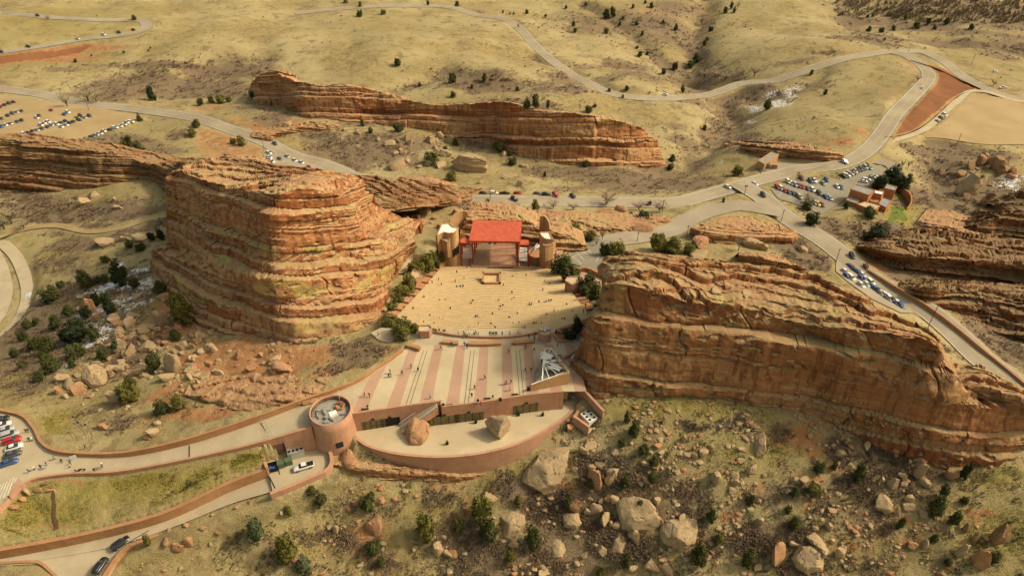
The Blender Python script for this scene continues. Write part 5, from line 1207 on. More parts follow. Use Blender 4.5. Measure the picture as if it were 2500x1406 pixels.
m = MB(); m.lathe((0,1.2,0), [(2.9,-1),(2.9,4.0),(2.5,4.0),(2.5,3.7),(0.01,3.7)], 28); m.build('wall_face', M_BRN, pod)
rt = empty('speaker_tower', tuple(at_z(1338,650,-28))); tag(rt, 'curved tan tower building with white roof right of the stage', 'building')
block(rt, curve_pts([(1350,583),(1335,583),(1325,578),(1318,568)], 8) + [(1320,567),(1342,566),(1345,575)], -28.6, -11.5, M_TAN, M_WHITE)
block(rt, [(1327,598),(1329,588),(1336,584),(1347,582),(1357,589),(1351,593),(1340,597),(1332,599)], -21.5, -13.5, M_TAN, M_GREYR, 'upper_room', 'room_roof')
ro_ = np.array(rt.location)
for a, b in ((1336,650),(1354,646),(1348,636)):
    p = at_z(a, b, -28.4) - ro_; m = MB(); m.box((p[0], p[1], 3.6), (0.95, 0.95, 7.4)); m.build('column', M_TAN, rt)
pod = empty('round_stage_pod', tuple(at_z(1312,640,-28.4))); tag(pod, 'wide rounded brown stucco pod beside the right end of the stage', 'building')
m = MB(); m.lathe((0,1.0,0), [(3.9,-1),(3.9,4.4),(3.5,4.4),(3.5,4.1),(0.01,4.1)], 32); m.build('wall_face', M_BRN, pod)
for pts, lab in (([(1098,556,-19),(1112,548,-19),(1128,541,-19),(1142,540,-19)], 'curved tan screen wall behind the left tower'), ([(1317,556,-20),(1328,555,-20),(1340,566,-20),(1343,580,-20)], 'curved tan screen wall behind the right tower')):
    wall_thing('screen_wall', lab, pts, [4, 5.5, 5.5, 5] if pts[0][0] < 1200 else [6, 6, 5, 4], 0.5, M_TAN, base=-10)
for k, (a, b, c_, d_) in enumerate(((1292,604,1326,608),(1292,620,1312,594),(1296,612,1318,596))):
    t0 = at_z(a, b, -19); t1 = at_z(c_, d_, -19); r = empty('truss_beam', tuple(t0)); tag(r, ['long pale steel truss from the right side roof to the tower', 'lower diagonal steel brace right of the stage', 'short diagonal steel brace right of the stage'][k], 'truss')
    m = MB(); m.tube([(0,0,0), tuple(t1 - t0)], 0.16, 5); m.build('tube', M_STEEL, r)
    for s in range(2): m = MB(); m.tube([(0,0,-1.0 * (s + 1) * .5), tuple(t1 - t0 + np.array([0, 0, -.5 * (s + 1)]))], 0.07, 4); m.build('lower_chord', M_STEEL, r)

# small buildings round the seats
def hut(name, label, pts, z0, z1, mat=M_STUC, roofm=M_CREAM, cat='building', para=0.5):
    r = empty(name, tuple(at_z(pts[0][0], pts[0][1], z1) * [1, 1, 0] + [0, 0, z0])); tag(r, label, cat); block(r, pts, z0 - 1.5, z1, mat, roofm, para=para); return r
hut('stair_house', 'small pink building with white roof midway up the left side of the seats', [(1003,669),(1008,660),(1027,662),(1028,672),(1014,680)], -17, -12.4)
hut('stair_house', 'pink building with cream roof midway up the right side of the seats', [(1380,684),(1385,676),(1412,673),(1421,684),(1396,694)], -15, -9)
hut('stair_house', 'square pink building at the top left corner of the seats', [(1022,803),(1026,794),(1049,793),(1054,800),(1047,808),(1024,808)], 0, 3.0)
r = hut('round_stair_house', 'rounded pink building with rooftop units at the top right corner of the seats', curve_pts([(1344,804),(1346,812),(1334,817),(1322,815),(1315,808)], 8) + [(1317,803),(1343,801)], 0, 3.4)
for a, b in ((1322,806),(1330,808),(1338,804),(1333,803)):
    p = at_z(a, b, 3.2) - np.array(r.location); m = MB(); m.box((p[0], p[1], 3.2), (0.9, 0.8, 0.9), a); m.build('roof_unit', M_STEEL, r)
wall_thing('long_wall', 'central low brown wall along the top of the seats', [(1144,841,0),(1180,842,0),(1223,840,0)], 1.0, 1.5, M_BRN, base=-.5, group=None)
wall_thing('long_wall', 'left low brown wall along the top of the seats', [(1080,837,0),(1100,839,0),(1119,841,0)], 1.0, 1.2, M_BRN, base=-.5)
wall_thing('long_wall', 'right low brown wall along the top of the seats', [(1252,840,0),(1280,838,0),(1305,835,0)], 1.0, 1.2, M_BRN, base=-.5)
wall_thing('long_wall', 'low wall where the plaza meets the slope at its top left', [(994,847,0),(1010,850,0),(1026,856,0)], 1.1, 1.0, M_BRN, base=-.5)
wall_thing('parapet_wall', 'long curved parapet along the last row of seats', [(1056,812,0),(1120,822,0),(1210,826,0),(1270,822,0),(1314,814,0)], 0.9, 0.35, M_STUC, base=-1)
r = empty('planter', tuple(at_z(1385,825,0))); tag(r, 'sunken red planter with two junipers at the top right of the seats', 'planter'); po = np.array(r.location)
q = [at_z(a, b, 0) - po for a, b in ((1351,818),(1364,836),(1392,833),(1404,822),(1420,818),(1438,803),(1424,793),(1395,800),(1360,808))]
m = MB(); m.wall([tuple(p[:2]) for p in q] + [tuple(q[0][:2])], 0.45, -0.5, 0.9); m.build('planter_wall', M_STUC, r)
a = [(p[0], p[1]) for p in q][::-1]; m = MB(); m.prism(a, -0.4, 0.15); m.build('soil', simple('red_soil', (0.34, 0.14, 0.07)), r)
wall_thing('curved_wall', 'curved tan parapet of the walkway right of the seats', [(1408,664,-17),(1425,660,-17),(1442,664,-17),(1458,672,-17),(1480,684,-17)], 1.6, 0.6, M_BRN, base=-5)
tag(sheet('walkway', zp([(1406,668,-17),(1425,662,-17),(1442,667,-17),(1480,686,-17),(1475,705,-16.5),(1440,700,-16.5),(1410,684,-16.5)]), M_PINK, ''), 'pink walkway right of the seats', None, None, 'structure')
sheet('walkway', zp([(945,640,-21),(1000,612,-24),(1012,612,-24),(1002,660,-20),(985,668,-19),(962,668,-18)]), M_CREAM, 'pale landing left of the seats', None, 0.3)

# concession building with its open steel skylight
con = empty('concession_building', tuple(at_z(1350,930,0))); tag(con, 'wedge shaped tan building with white trusses and glass panels at the plaza edge', 'building'); co = np.array(con.location)
top = [(1298,940),(1343,928),(1388,908),(1386,902),(1372,886),(1354,868),(1345,850),(1330,850),(1325,870),(1324,905),(1300,933)]
def cz(px_, py_, z): return at_z(px_, py_, z) - co
q = [cz(a, b, 3.2) for a, b in ((1300,945),(1388,914),(1388,904),(1298,936))]
m = MB(); p0, p1 = cz(1290,950,0), cz(1388,912,0) ; f0 = cz(1296,938,2.6); f1 = cz(1389,908,4.6)
m.wall([f0, f1], 0.5, [-0.5, -6.5], [f0[2], f1[2]]); m.build('wall_face', M_TAN, con)
f2 = cz(1346,850,3.2)
m = MB(); m.wall([f1, cz(1362,880,4.2), f2], 0.4, [-6, -1, -1], [4.6, 4.2, 3.2]); m.build('side_wall', M_TAN, con)
m = MB(); dk = [f0, f1, cz(1362,880,3.2), f2, cz(1332,850,3), cz(1326,905,2.8)]; m.add([p - [0, 0, .9] for p in dk], [tuple(range(6))]); m.build('roof', M_GREYR, con)
m = MB(); c_ = cz(1376,938,-3.5); m.box(c_, (5.0, 0.4, 3.2), math.atan2(f1[1]-f0[1], f1[0]-f0[0])); m.build('dark_doorway', M_DARK, con)
apex = cz(1326,882,5.2)
for a, b in ((1331,851),(1346,851),(1352,868),(1362,880),(1374,892),(1386,904),(1360,914),(1340,922),(1323,928),(1325,905)):
    m = MB(); m.tube([apex, cz(a, b, 3.6)], 0.13, 5); m.build('truss_member', M_WPAINT, con)
for (a, b, c2, d2_) in ((1331,851,1346,850),(1346,850,1388,905),(1388,905,1298,938),(1324,928,1331,851),(1328,864,1350,862),(1326,872,1352,870),(1336,893,1380,897),(1326,868,1348,878)):
    m = MB(); m.tube([cz(a, b, 3.7), cz(c2, d2_, 3.7)], 0.13, 5); m.build('truss_member', M_WPAINT, con)
rr = random.Random(5)
for k in range(22):
    f, g_ = rr.random(), rr.random(); a = 1326 + 58 * f * g_ + 4; b = 856 + 46 * g_ + 8 * rr.random()
    c_ = cz(a, b, 3.3 + rr.random() * .5); m = MB(); m.box(c_, (2.0 + rr.random() * 1.6, 1.0 + rr.random(), 0.12), rr.uniform(-.6, .9)); m.build('glass_panel', [M_WPAINT, M_GLASS, M_STEEL, M_GLASS][k % 4], con)
tag(new_obj('snow_heap', None), None) if False else None
r = empty('annex_building', tuple(at_z(1366,880,0))); tag(r, 'small flat roofed brown annex behind the truss building', 'building'); block(r, [(1356,866),(1370,864),(1378,884),(1367,884)], -4, 3.4, M_BRN, M_GREYR)
wall_thing('retaining_wall', 'brown retaining wall between the annex and the cliff', [(1374,884,-1),(1400,870,-1),(1424,858,-1)], 2.0, 0.5, M_BRN, base=-4)

# ---------------------------------------------------------------- service yard contents
unit(tuple(at_z(724,1108,-9.1)), (4.4, 3.4, 2.6), 0.35, 'large grey air handler with louvred top in the truck yard', 'cooling unit', M_STEEL, (4, 2))
for (a, b), l in zip(((687,1138),(706,1131)), ('green electrical cabinet nearer the blue bin in the truck yard', 'green electrical cabinet nearer the grey air handler')):
    r = empty('electrical_cabinet', tuple(at_z(a, b, -9.1)), 0.35); tag(r, l, 'cabinet')
    m = MB(); m.box((0,0,0.9),(1.9,1.5,1.8), taper=.97); m.build('housing', M_GREENP, r); m = MB(); m.box((0,-0.78,0.9),(1.5,0.06,1.4)); m.build('cabinet_door', M_GREENP, r)
r = empty('rubbish_skip', tuple(at_z(665,1144,-9.1)), 0.35); tag(r, 'dark open skip with blue bags in the corner of the yard', 'skip')
m = MB(); m.wall([(-1.6,-1.2),(1.6,-1.2),(1.6,1.2),(-1.6,1.2),(-1.6,-1.2)], 0.12, 0, 1.4); m.box((0,0,.2),(3.1,2.3,.2)); m.build('bin_body', M_BLACK, r)
for k in range(4): m = MB(); m.lathe((-1 + .6 * k, -.4 + .3 * (k % 2), .3), [(0.01,0),(.45,.2),(.5,.5),(.2,.8),(.01,.85)], 8); m.build('bag', M_BLUEP, r)
r = empty('water_tank', tuple(at_z(741,1096,-9.1))); tag(r, 'round black tank beside the air handler', 'tank'); m = MB(); m.lathe((0,0,0), [(0.9,0),(0.9,1.8),(.6,2.1),(.01,2.1)], 16); m.build('tank_body', M_BLACK, r); m = MB(); m.lathe((0,0,2.1), [(0.35,0),(.35,.12),(.01,.12)], 10); m.build('lid', M_WPAINT, r)
r = empty('yard_fence', tuple(at_z(720,1092,-9.1))); tag(r, 'thin steel screen fence behind the air handler', 'fence'); yo_ = np.array(r.location)
a_, b_ = at_z(705,1098,-9.1) - yo_, at_z(742,1082,-9.1) - yo_
for k in range(6): p = a_ + (b_ - a_) * k / 5; m = MB(); m.tube([p, p + [0,0,3]], .06, 5); m.build('post', M_STEEL, r)
m = MB(); m.tube([a_ + [0,0,3], b_ + [0,0,3]], .06, 5); m.tube([a_ + [0,0,1.5], b_ + [0,0,1.5]], .05, 5); m.build('rail', M_STEEL, r)

# ---------------------------------------------------------------- trading post
tp = empty('trading_post', tuple(at_z(2110,495,-44.5))); tag(tp, 'adobe coloured trading post of stepped blocks beside the green lawn', 'building')
for pts, z1, rm in (([(2077,461),(2090,450),(2135,464),(2122,476)], -37, M_BLUER), ([(2066,488),(2077,479),(2100,487),(2093,497)], -40.6, M_GREYR),
                    ([(2093,498),(2112,492),(2119,493),(2149,501),(2135,514),(2113,506)], -40.2, M_CREAM), ([(2137,464),(2159,468),(2153,475),(2135,471)], -38.6, M_WHITE),
                    ([(2136,472),(2156,476),(2146,497),(2124,490)], -41.5, M_ADOBE), ([(2156,482),(2178,489),(2164,507),(2146,497)], -40.6, M_BLUER)):
    block(tp, pts, -47, z1, M_ADOBE, rm, para=0.4)
for a, b in ((2100,484),(2086,502),(2110,514),(2124,519)):
    p = at_z(a, b, -42.8) - np.array(tp.location); m = MB(); m.box((p[0], p[1] - .3, p[2]), (1.6, 0.3, 1.4), -.4); m.build('window', M_DARK, tp)
r = empty('outbuilding', tuple(at_z(2175,465,-44.5))); tag(r, 'small separate adobe building with grey roof under the dark trees', 'building'); block(r, [(2167,449),(2190,456),(2186,465),(2160,459)], -47, -40.4, M_ADOBE, M_BLUER, para=.4)
wall_thing('garden_wall', 'curved red wall around the trading post lawn', [(2190,462,-46),(2203,466,-46),(2216,475,-46),(2223,487,-46),(2222,502,-46),(2212,516,-47)], 1.6, 0.5, M_ADOBE, base=-3)
wall_thing('garden_wall', 'straight tan wall along the lower side of the trading post', [(2146,528,-46),(2156,520,-46),(2172,508,-46)], 1.6, 0.4, M_TAN, base=-3)
# overlook shelter
r = empty('stone_shelter', tuple(at_z(1880,402,-46))); tag(r, 'small flat roofed stone shelter beside the main road', 'building')
block(r, [(1851,392),(1884,371),(1902,376),(1866,400)], -49, -44.2, M_TAN, M_GREYR, para=.3)
wall_thing('terrace_wall', 'short tan wall in front of the stone shelter', [(1852,396,-46.5),(1875,403,-46.5),(1898,408,-46.5)], 1.2, 0.5, M_TAN, base=-2)
r = empty('round_kiosk', tuple(at_z(1878,408,-46))); tag(r, 'tiny round roofed kiosk by the stone shelter', 'kiosk'); m = MB(); m.lathe((0,0,0),[(1.0,0),(1.0,2.0)],12); m.build('wall_face', M_BRN, r); m = MB(); m.lathe((0,0,2.0),[(1.5,0),(.01,.9)],12); m.build('roof', M_GREYR, r)
# erosion fences (black fabric) round the red bank
for pts, lab in (([(2222,150),(2280,168),(2340,196),(2392,219)], 'upper black silt fence along the red bank'), ([(2158,338),(2200,333),(2245,315),(2290,280),(2340,236),(2392,220)], 'lower black silt fence along the red bank')):
    P = catmull([G(a, b) for a, b in pts], 4.0); r = empty('silt_fence', tuple(P[0])); tag(r, lab, 'fence')
    m = MB(); m.wall([tuple(p[:2] - P[0][:2]) for p in P], 0.1, [p[2] - P[0][2] - .4 for p in P], [p[2] - P[0][2] + .8 for p in P]); m.build('fabric', M_DARK, r)
# ---------------------------------------------------------------- boulders
def rock_mat(name, a, b, c):
    t = NT(name); n = t.noise(0.6, 6, 0.65); n2 = t.noise(2.5, 5, 0.7)
    s = t.noise(1.0, 4, 0.6, vec=t.scale(t.pos, (0.5, 0.5, 2.2)))
    k = t.mix(t.ramp(n, 0.35, 0.65), a, b); k = t.mix(t.ramp(s, 0.5, 0.62, 0, 0.5), k, c)
    k = t.mix(t.ramp(n2, 0.58, 0.7, 0, 0.6), k, tuple(x * 0.55 for x in a))
    t.col(k); t.bump(t.math('ADD', n, n2), 0.7, 0.25); return t.m
MB_TAN = rock_mat('tan_boulder', (0.36, 0.26, 0.145), (0.44, 0.33, 0.195), (0.41, 0.27, 0.15))
MB_RED = rock_mat('red_boulder', (0.36, 0.18, 0.09), (0.44, 0.25, 0.14), (0.40, 0.27, 0.15))
MB_DRK = rock_mat('brown_boulder', (0.24, 0.14, 0.07), (0.33, 0.21, 0.11), (0.35, 0.22, 0.12))
def ico(sub):
    bm = bmesh.new(); bmesh.ops.create_icosphere(bm, subdivisions=sub, radius=1.0)
    v = np.array([x.co[:] for x in bm.verts]); f = np.array([[q.index for q in p.verts] for p in bm.faces]); bm.free(); return v, f
ICO = {k: ico(k) for k in (1, 2, 3, 4, 5)}
def boulder_mesh(name, seed, sub=4, planes=15, rnd=0.12, elong=(1, 1, 1), cut=0.62):
    r = np.random.default_rng(seed); v, f = ICO[sub]
    n = r.normal(size=(planes, 3)); n /= np.linalg.norm(n, axis=1, keepdims=True); h = r.uniform(cut, 1.0, planes)
    n = np.vstack([n, [[0, 0, 1], [0, 0, -1]]]); h = np.r_[h, r.uniform(.7, .95), 0.8]
    d = v @ n.T; rr = np.where(d > 0.02, h / np.maximum(d, 0.02), 9.0)
    k = 1 / rnd * 1.6; rad = -np.log(np.exp(-k * np.clip(rr, 0, 4)).sum(1)) / k
    rad = np.clip(rad, 0.3, 1.4)
    p = v * rad[:, None]; o = seed * 3.1
    nz_ = (0.035 if sub == 5 else 0.07) * fbm(p[:, 0]*2 + o, p[:, 1]*2, p[:, 2]*2, 4); st = 0.03 * np.sin(p[:, 2] * 9 + 2 * perlin(p[:, 0]*1.5 + o, p[:, 1]*1.5, p[:, 2]))
    cr = -0.10 * np.exp(-(perlin(p[:, 0]*1.3 + o, p[:, 1]*1.3 + 5, p[:, 2]*1.3) / 0.03)**2)
    p = p * (1 + nz_ + st + cr)[:, None]
    mx = np.abs(p).max(0); p = p / mx * np.array(elong)
    me = mesh_np(name, p, f, True)
    try: me.set_sharp_from_angle(angle=math.radians(35))
    except Exception: pass
    return me
BV = [boulder_mesh('boulder', 100 + k, 3 if k > 5 else 4, planes=7 + k % 4, rnd=0.03 + 0.012 * (k % 4), cut=0.42 + .06 * (k % 3)) for k in range(12)]
ITEMS = []                                     # (object, px, py, kind words, plural noun)
def place_info(px, py, w, h):
    g = G(px, py); dep = g[1] * cT - (g[2] - CH) * sT; ppm = F / dep
    a = math.atan2(CH - g[2], g[1]); return g, ppm, a
def put_boulder(px, py, w, h, tone, seed, mesh=None, rz=None, low=False):
    g, ppm, a = place_info(px, py + h * 0.22, w, h)
    w, h = w * 1.14, h * 1.14; wx = w / ppm; hm = h / ppm; dy = wx * random.uniform(0.65, 0.85)
    hz = max((hm - dy * math.sin(a) * 0.85) / math.cos(a), 0.42 * wx)
    me = mesh or BV[seed % len(BV)]; key = (me.name, tone)
    if key not in BM_:
        m2 = me.copy(); m2.materials.clear(); m2.materials.append([MB_TAN, MB_RED, MB_DRK][tone]); BM_[key] = m2
    o = bpy.data.objects.new('boulder', BM_[key]); COL.objects.link(o)
    o.location = (g[0], g[1], g[2] + hz * 0.12); o.scale = (wx / 2, dy / 2, hz * 0.62)
    o.rotation_euler = (random.uniform(-.12, .12), random.uniform(-.15, .15), random.choice([0, math.pi]) + random.uniform(-.5, .5) if rz is None else rz)
    tag(o, None, 'boulder', 'boulders strewn over the slopes')
    sz = 'huge' if w > 70 else 'large' if w > 38 else 'medium' if w > 24 else 'small'
    shp = 'tall' if h > 1.35 * w else 'flat' if h < 0.62 * w else 'angular'
    col_ = ['tan', 'reddish', 'dark brown'][tone]
    ITEMS.append((o, px, py, '%s %s %s boulder' % (sz, col_, shp))); return o
BM_ = {}
BL = """1195,1213,42,40,0 1547,1308,32,36,0 1448,1158,50,60,1 1491,1165,30,45,0 1500,1148,38,34,0 1462,1134,22,22,0 1428,1100,25,28,0 1438,1088,35,15,0
1069,1332,36,40,0 915,1284,42,50,1 888,1167,13,14,1 929,1190,18,16,1 926,1218,26,20,1 962,1214,18,14,1 863,1225,16,14,1 1322,1394,34,24,0 1250,1325,30,26,0 1400,1233,30,40,1 1452,1240,30,28,0 1475,1267,34,34,0 1492,1278,14,18,0 1500,1216,22,28,0 1571,1128,30,16,0 1605,1220,22,28,0 1592,1377,38,34,0 1626,1384,40,26,0 1472,1339,32,20,0 1390,1042,25,25,1 1619,1028,14,28,0 1404,1145,14,18,0 847,1117,58,40,1
1836,1141,32,32,0 1749,1162,36,40,0 1715,1100,25,28,0 1797,1158,24,22,0 1809,1093,22,18,0 1740,1102,12,16,0 2189,1250,14,26,0 2179,1179,26,36,0 2210,1172,28,22,0 2220,1211,28,28,0 2217,1233,28,26,0 1998,1325,62,32,0 1892,1353,44,60,1 2024,1281,24,24,0 2046,1346,24,34,0 2061,1334,20,14,0 1711,1336,27,36,0 2070,1136,30,22,0 2053,1103,28,20,0 1991,1124,16,18,0 2218,1127,14,18,0 2244,1148,28,48,0 2182,1100,20,30,2 2159,1083,20,18,2 2223,1102,28,20,1 2247,1117,34,22,1 2319,1151,40,40,2 2355,1288,24,36,2 2374,1312,20,30,2 2439,1305,42,60,2 2343,1346,26,44,0 2384,1360,40,60,1 1926,1237,24,18,0 1858,1267,24,22,0 2029,1242,22,20,0 1938,1325,24,20,0 1848,1383,20,20,0 1670,1069,14,22,0 1682,1073,10,22,0 1824,999,14,12,0 2152,1168,18,20,0 2261,1325,20,24,0 2295,1397,26,24,2
297,839,44,36,0 323,854,26,32,0 358,846,42,30,0 362,798,34,24,0 404,777,34,40,0 317,789,22,28,0 290,808,26,24,0 335,806,26,18,0 432,884,42,52,0 413,918,34,28,0 468,900,26,18,0 466,912,20,14,0 533,907,26,20,0 504,916,26,16,0 625,918,22,14,0 590,919,15,16,0 697,897,50,22,1 676,870,36,28,0 645,885,14,12,0 447,846,24,26,0 468,844,16,20,0 427,853,22,18,0 495,818,26,28,0 521,851,18,18,0 224,750,36,44,1 205,492,28,30,0 278,489,14,18,0 295,489,14,12,0 290,506,24,12,0 358,482,24,14,0 229,475,30,16,0 345,576,40,26,0 300,581,30,22,0 263,591,50,14,0 527,752,36,28,0 352,822,22,20,0 235,887,30,14,0 153,921,30,26,0 171,928,16,16,1 273,911,14,16,0
167,937,34,26,0 193,950,26,30,1 143,953,16,24,1 287,967,30,38,0 249,1037,36,26,1 379,1052,34,34,0 362,1066,22,20,1 382,1030,24,14,0 485,933,14,20,0 413,936,16,16,0 464,1315,26,28,1 439,1332,28,26,1 403,1320,26,18,1 534,1300,14,14,1 514,1327,10,12,0 497,1284,18,14,1 611,1225,14,10,1 579,1235,16,10,1 521,1254,12,10,1 454,1278,18,12,1 413,1291,14,8,1 690,1250,20,18,0 823,1290,20,24,0 806,1286,14,14,0 68,1199,20,18,0 94,1194,18,14,1 56,1216,18,16,1 38,1233,22,20,1 106,1180,20,10,2
967,403,48,40,0 1049,341,26,28,0 1073,331,22,24,0 1100,341,34,30,0 987,372,22,14,0 997,387,18,14,0 1090,375,30,26,0 1042,399,22,22,0 1074,403,30,18,0 1230,377,16,16,0 1279,406,24,16,0 1274,450,26,22,0 1172,445,16,14,0 847,314,20,14,0 875,324,18,16,0 924,338,14,10,0 1001,348,18,22,0 873,358,14,8,0 1237,433,20,12,0 693,246,34,30,0 705,307,26,26,0
2432,396,56,46,2 2390,392,28,40,2 2370,403,30,26,2 2404,379,24,22,2 2452,410,40,26,2 2343,398,14,18,0 2298,420,26,18,2 2398,494,26,30,2 1708,593,54,34,1 1708,620,46,28,0 1848,597,62,24,0
1117,494,34,34,1 1114,518,22,24,1 1032,518,40,20,0 936,501,30,20,0 905,538,24,26,1 881,556,50,26,1 936,545,34,20,1 1004,508,60,30,0 864,498,30,18,0 1032,545,50,20,1 1475,515,34,20,1 1513,511,30,18,1 1564,555,50,24,1 1960,608,30,12,0 960,560,40,20,1 985,575,36,18,1 900,515,24,16,0 965,525,26,18,0"""
for k, tk in enumerate(BL.split()):
    a, b, w_, h_, tn = [int(q) for q in tk.split(',')]
    if a < 560 and 740 < b < 1000: w_, h_ = w_ * 1.22, h_ * 1.22
    put_boulder(a, b, w_, h_, tn, k)
rb = random.Random(77); SMALLB = []
for (x0_, x1_, y0_, y1_, n_, tn_) in ((260,520,770,920,110,0),(180,420,720,860,50,0),(130,330,880,1000,12,0),(1420,1720,1060,1290,34,0),(1720,2280,1080,1330,34,0),(1380,1720,1290,1400,18,0),(860,1120,490,590,16,1),(1000,1330,1200,1400,12,0),(930,1120,320,420,12,0),(2330,2490,380,480,14,2),(560,720,860,960,12,1)):
    for k in range(n_):
        a, b = rb.uniform(x0_, x1_), rb.uniform(y0_, y1_); g_ = G(a, b)
        if bil(PAVE, np.array((g_[0]-X0)/GS), np.array((g_[1]-Y0)/GS)) > .05: continue
        s_ = 9 + 18 * rb.random()**1.9
        ob = put_boulder(a, b, s_ * rb.uniform(.9, 1.4), s_ * rb.uniform(.7, 1.1), tn_ if rb.random() < .8 else 1, rb.randrange(12))
        if s_ < 15.5 or len(ITEMS) > 296: SMALLB.append(ob); ITEMS.pop()
M_SNOW = simple('old_snow_surface', (0.74, 0.74, 0.74), 0.6, 0.12, 0.9)
# the largest blocks have a shape of their own
def big(px, py, w, h, tone, seed, elong, rot, label, planes=9, sub=5, loc=None, sc=None):
    me = boulder_mesh('boulder', seed, sub, planes, 0.05, cut=0.55); o = put_boulder(px, py, w, h, tone, 0, me, rot[2]); ITEMS.pop()
    o.rotation_euler = rot; o.scale = Vector(o.scale) * 1.0
    if sc: o.scale = sc
    if loc is not None: o.location = loc
    o['label'] = label; return o
def s_at(px, py, w, zup=0): g, ppm, a = place_info(px, py, w, w); return g, ppm
def outlined(label, pts, tone, hf=0.55, bulge=0.25, seed=1, thick=None):
    pts = np.array(pts, float); y0, y1 = pts[:, 1].min(), pts[:, 1].max(); cxp = pts[:, 0].mean()
    g, ppm, a = place_info(cxp, y1 - (y1 - y0) * .15, 1, 1); wdt = (pts[:, 0].max() - pts[:, 0].min()) / ppm; Ht = hf * wdt
    P = np.array([at_z(q[0], q[1], g[2] - .2 + Ht * ((y1 - q[1]) / (y1 - y0))) for q in pts])
    n = len(P); sub = 14; R = []
    for i in range(n):
        for k in range(sub): R.append(P[i] + (P[(i+1) % n] - P[i]) * k / sub)
    R = np.array(R); m_ = len(R); R = (np.roll(R, 1, 0) + R * 2 + np.roll(R, -1, 0)) / 4
    c = R.mean(0); d = np.roll(R, -1, 0) - R; nr = np.cross(R - c, d).sum(0); nr /= np.linalg.norm(nr); nr = nr if nr[2] > 0 else -nr
    e1 = np.array([1.0, 0, 0]); e1 -= nr * e1.dot(nr); e1 /= np.linalg.norm(e1); e2 = np.cross(nr, e1)
    q = R - c; ph = np.arctan2(q @ e2, q @ e1); rr = np.hypot(q @ e1, q @ e2); o_s = np.argsort(ph)
    def rad(a, sm=0):
        v_ = np.interp(a, ph[o_s], rr[o_s], period=2 * math.pi)
        return v_
    g_ = np.linspace(-math.pi, math.pi, 181)[:-1]; r0_ = rad(g_); rs_ = r0_.copy()
    for _q in range(120): rs_ = (np.roll(rs_, 1) + rs_ + np.roll(rs_, -1)) / 3
    v, f = ICO[5]; z_ = v[:, 2]; a_ = np.arctan2(v[:, 1], v[:, 0]); hm_ = np.sqrt(np.clip(1 - z_**2, 0, 1))
    Ro = np.interp(a_, g_, r0_, period=2 * math.pi); Rm = np.interp(a_, g_, rs_, period=2 * math.pi)
    up_ = np.clip(z_, 0, 1); dn_ = np.clip(-z_, 0, 1); H1 = max(bulge * Ht * 1.6, .20 * wdt); D1 = thick or (Ht * .9 + 1.5)
    r_ = hm_**0.75 * (Ro * (1 - up_**.8) + Rm * up_**.8) * (1 - .12 * dn_)
    L3 = np.stack([r_ * np.cos(a_), r_ * np.sin(a_), up_**.85 * H1], 1); rg = np.random.default_rng(seed)
    for _q in range(11):                     # flat fracture faces
        n_ = np.array([rg.normal(), rg.normal(), rg.uniform(.5, 2.2)]); n_ /= np.linalg.norm(n_)
        mxx = (L3 @ n_).max(); h_ = mxx * rg.uniform(.72, .93); e_ = np.maximum(L3 @ n_ - h_, 0); L3 = L3 - n_[None] * e_[:, None]
    V = c + L3[:, :1] * e1 + L3[:, 1:2] * e2 + L3[:, 2:] * nr; V[:, 2] -= dn_ * D1
    s_ = wdt / 9; o_ = seed * 2.3
    dsp = (0.30 * fbm(V[:, 0] / (2.4 * s_) + o_, V[:, 1] / (2.4 * s_), V[:, 2] / (2.4 * s_), 5) - .40 * np.exp(-(perlin(V[:, 0] / 3.2 + o_, V[:, 1] / 3.2, V[:, 2] / 3.2) / .025)**2)) * s_
    V = V + ((V - c) / (np.linalg.norm(V - c, axis=1, keepdims=True) + 1e-6)) * dsp[:, None]
    me = mesh_np('boulder', V, f, True); bm = bmesh.new(); bm.from_mesh(me); bmesh.ops.recalc_face_normals(bm, faces=bm.faces); bm.to_mesh(me); bm.free()
    try: me.set_sharp_from_angle(angle=math.radians(32))
    except Exception: pass
    o = new_obj('boulder', me, None, [MB_TAN, MB_RED, MB_DRK][tone]); tag(o, label, 'boulder', 'boulders strewn over the slopes'); return o
def oc(s): return [tuple(float(v) for v in q.split(',')) for q in s.split()]
outlined('huge flat tan slab leaning under the right end of the curved terrace wall', oc('1337,1082 1372,1086 1389,1082 1391,1100 1382,1140 1372,1165 1366,1208 1348,1212 1305,1192 1268,1173 1276,1155 1305,1130 1318,1102'), 0, .62, .10, 3, 5.0)
outlined('broad pale tan boulder, widest block in the middle of the boulder slope', oc('1499,1228 1540,1210 1585,1218 1606,1250 1618,1282 1592,1296 1530,1290 1504,1272'), 0, .42, .3, 7)
outlined('big rounded tan boulder front right of the broad pale one', oc('1608,1292 1625,1270 1660,1264 1700,1261 1704,1290 1696,1325 1680,1345 1640,1343 1612,1322'), 0, .5, .35, 11)
outlined('large pale boulder with white face at the bottom edge right of centre', oc('1930,1358 1945,1334 1975,1331 2015,1338 2019,1362 2008,1395 1975,1404 1945,1386'), 0, .5, .35, 17)
outlined('tan block beside the two dark junipers at the bottom centre', oc('1219,1251 1255,1247 1280,1257 1283,1275 1262,1305 1240,1316 1225,1300 1221,1275'), 0, .55, .3, 19)
outlined('pale wedge boulder standing on the lower right slope', oc('2154,1196 2170,1213 2183,1240 2180,1260 2150,1252 2134,1236 2140,1213'), 0, .6, .3, 23)
outlined('largest round tan boulder of the left slope', oc('209,892 240,890 259,904 261,935 241,951 210,946 199,925'), 0, .6, .45, 29)
outlined('flat tan block just in front of a juniper on the bottom slope', oc('1368,1260 1385,1251 1415,1252 1423,1270 1412,1289 1395,1293 1368,1280'), 0, .5, .3, 31)
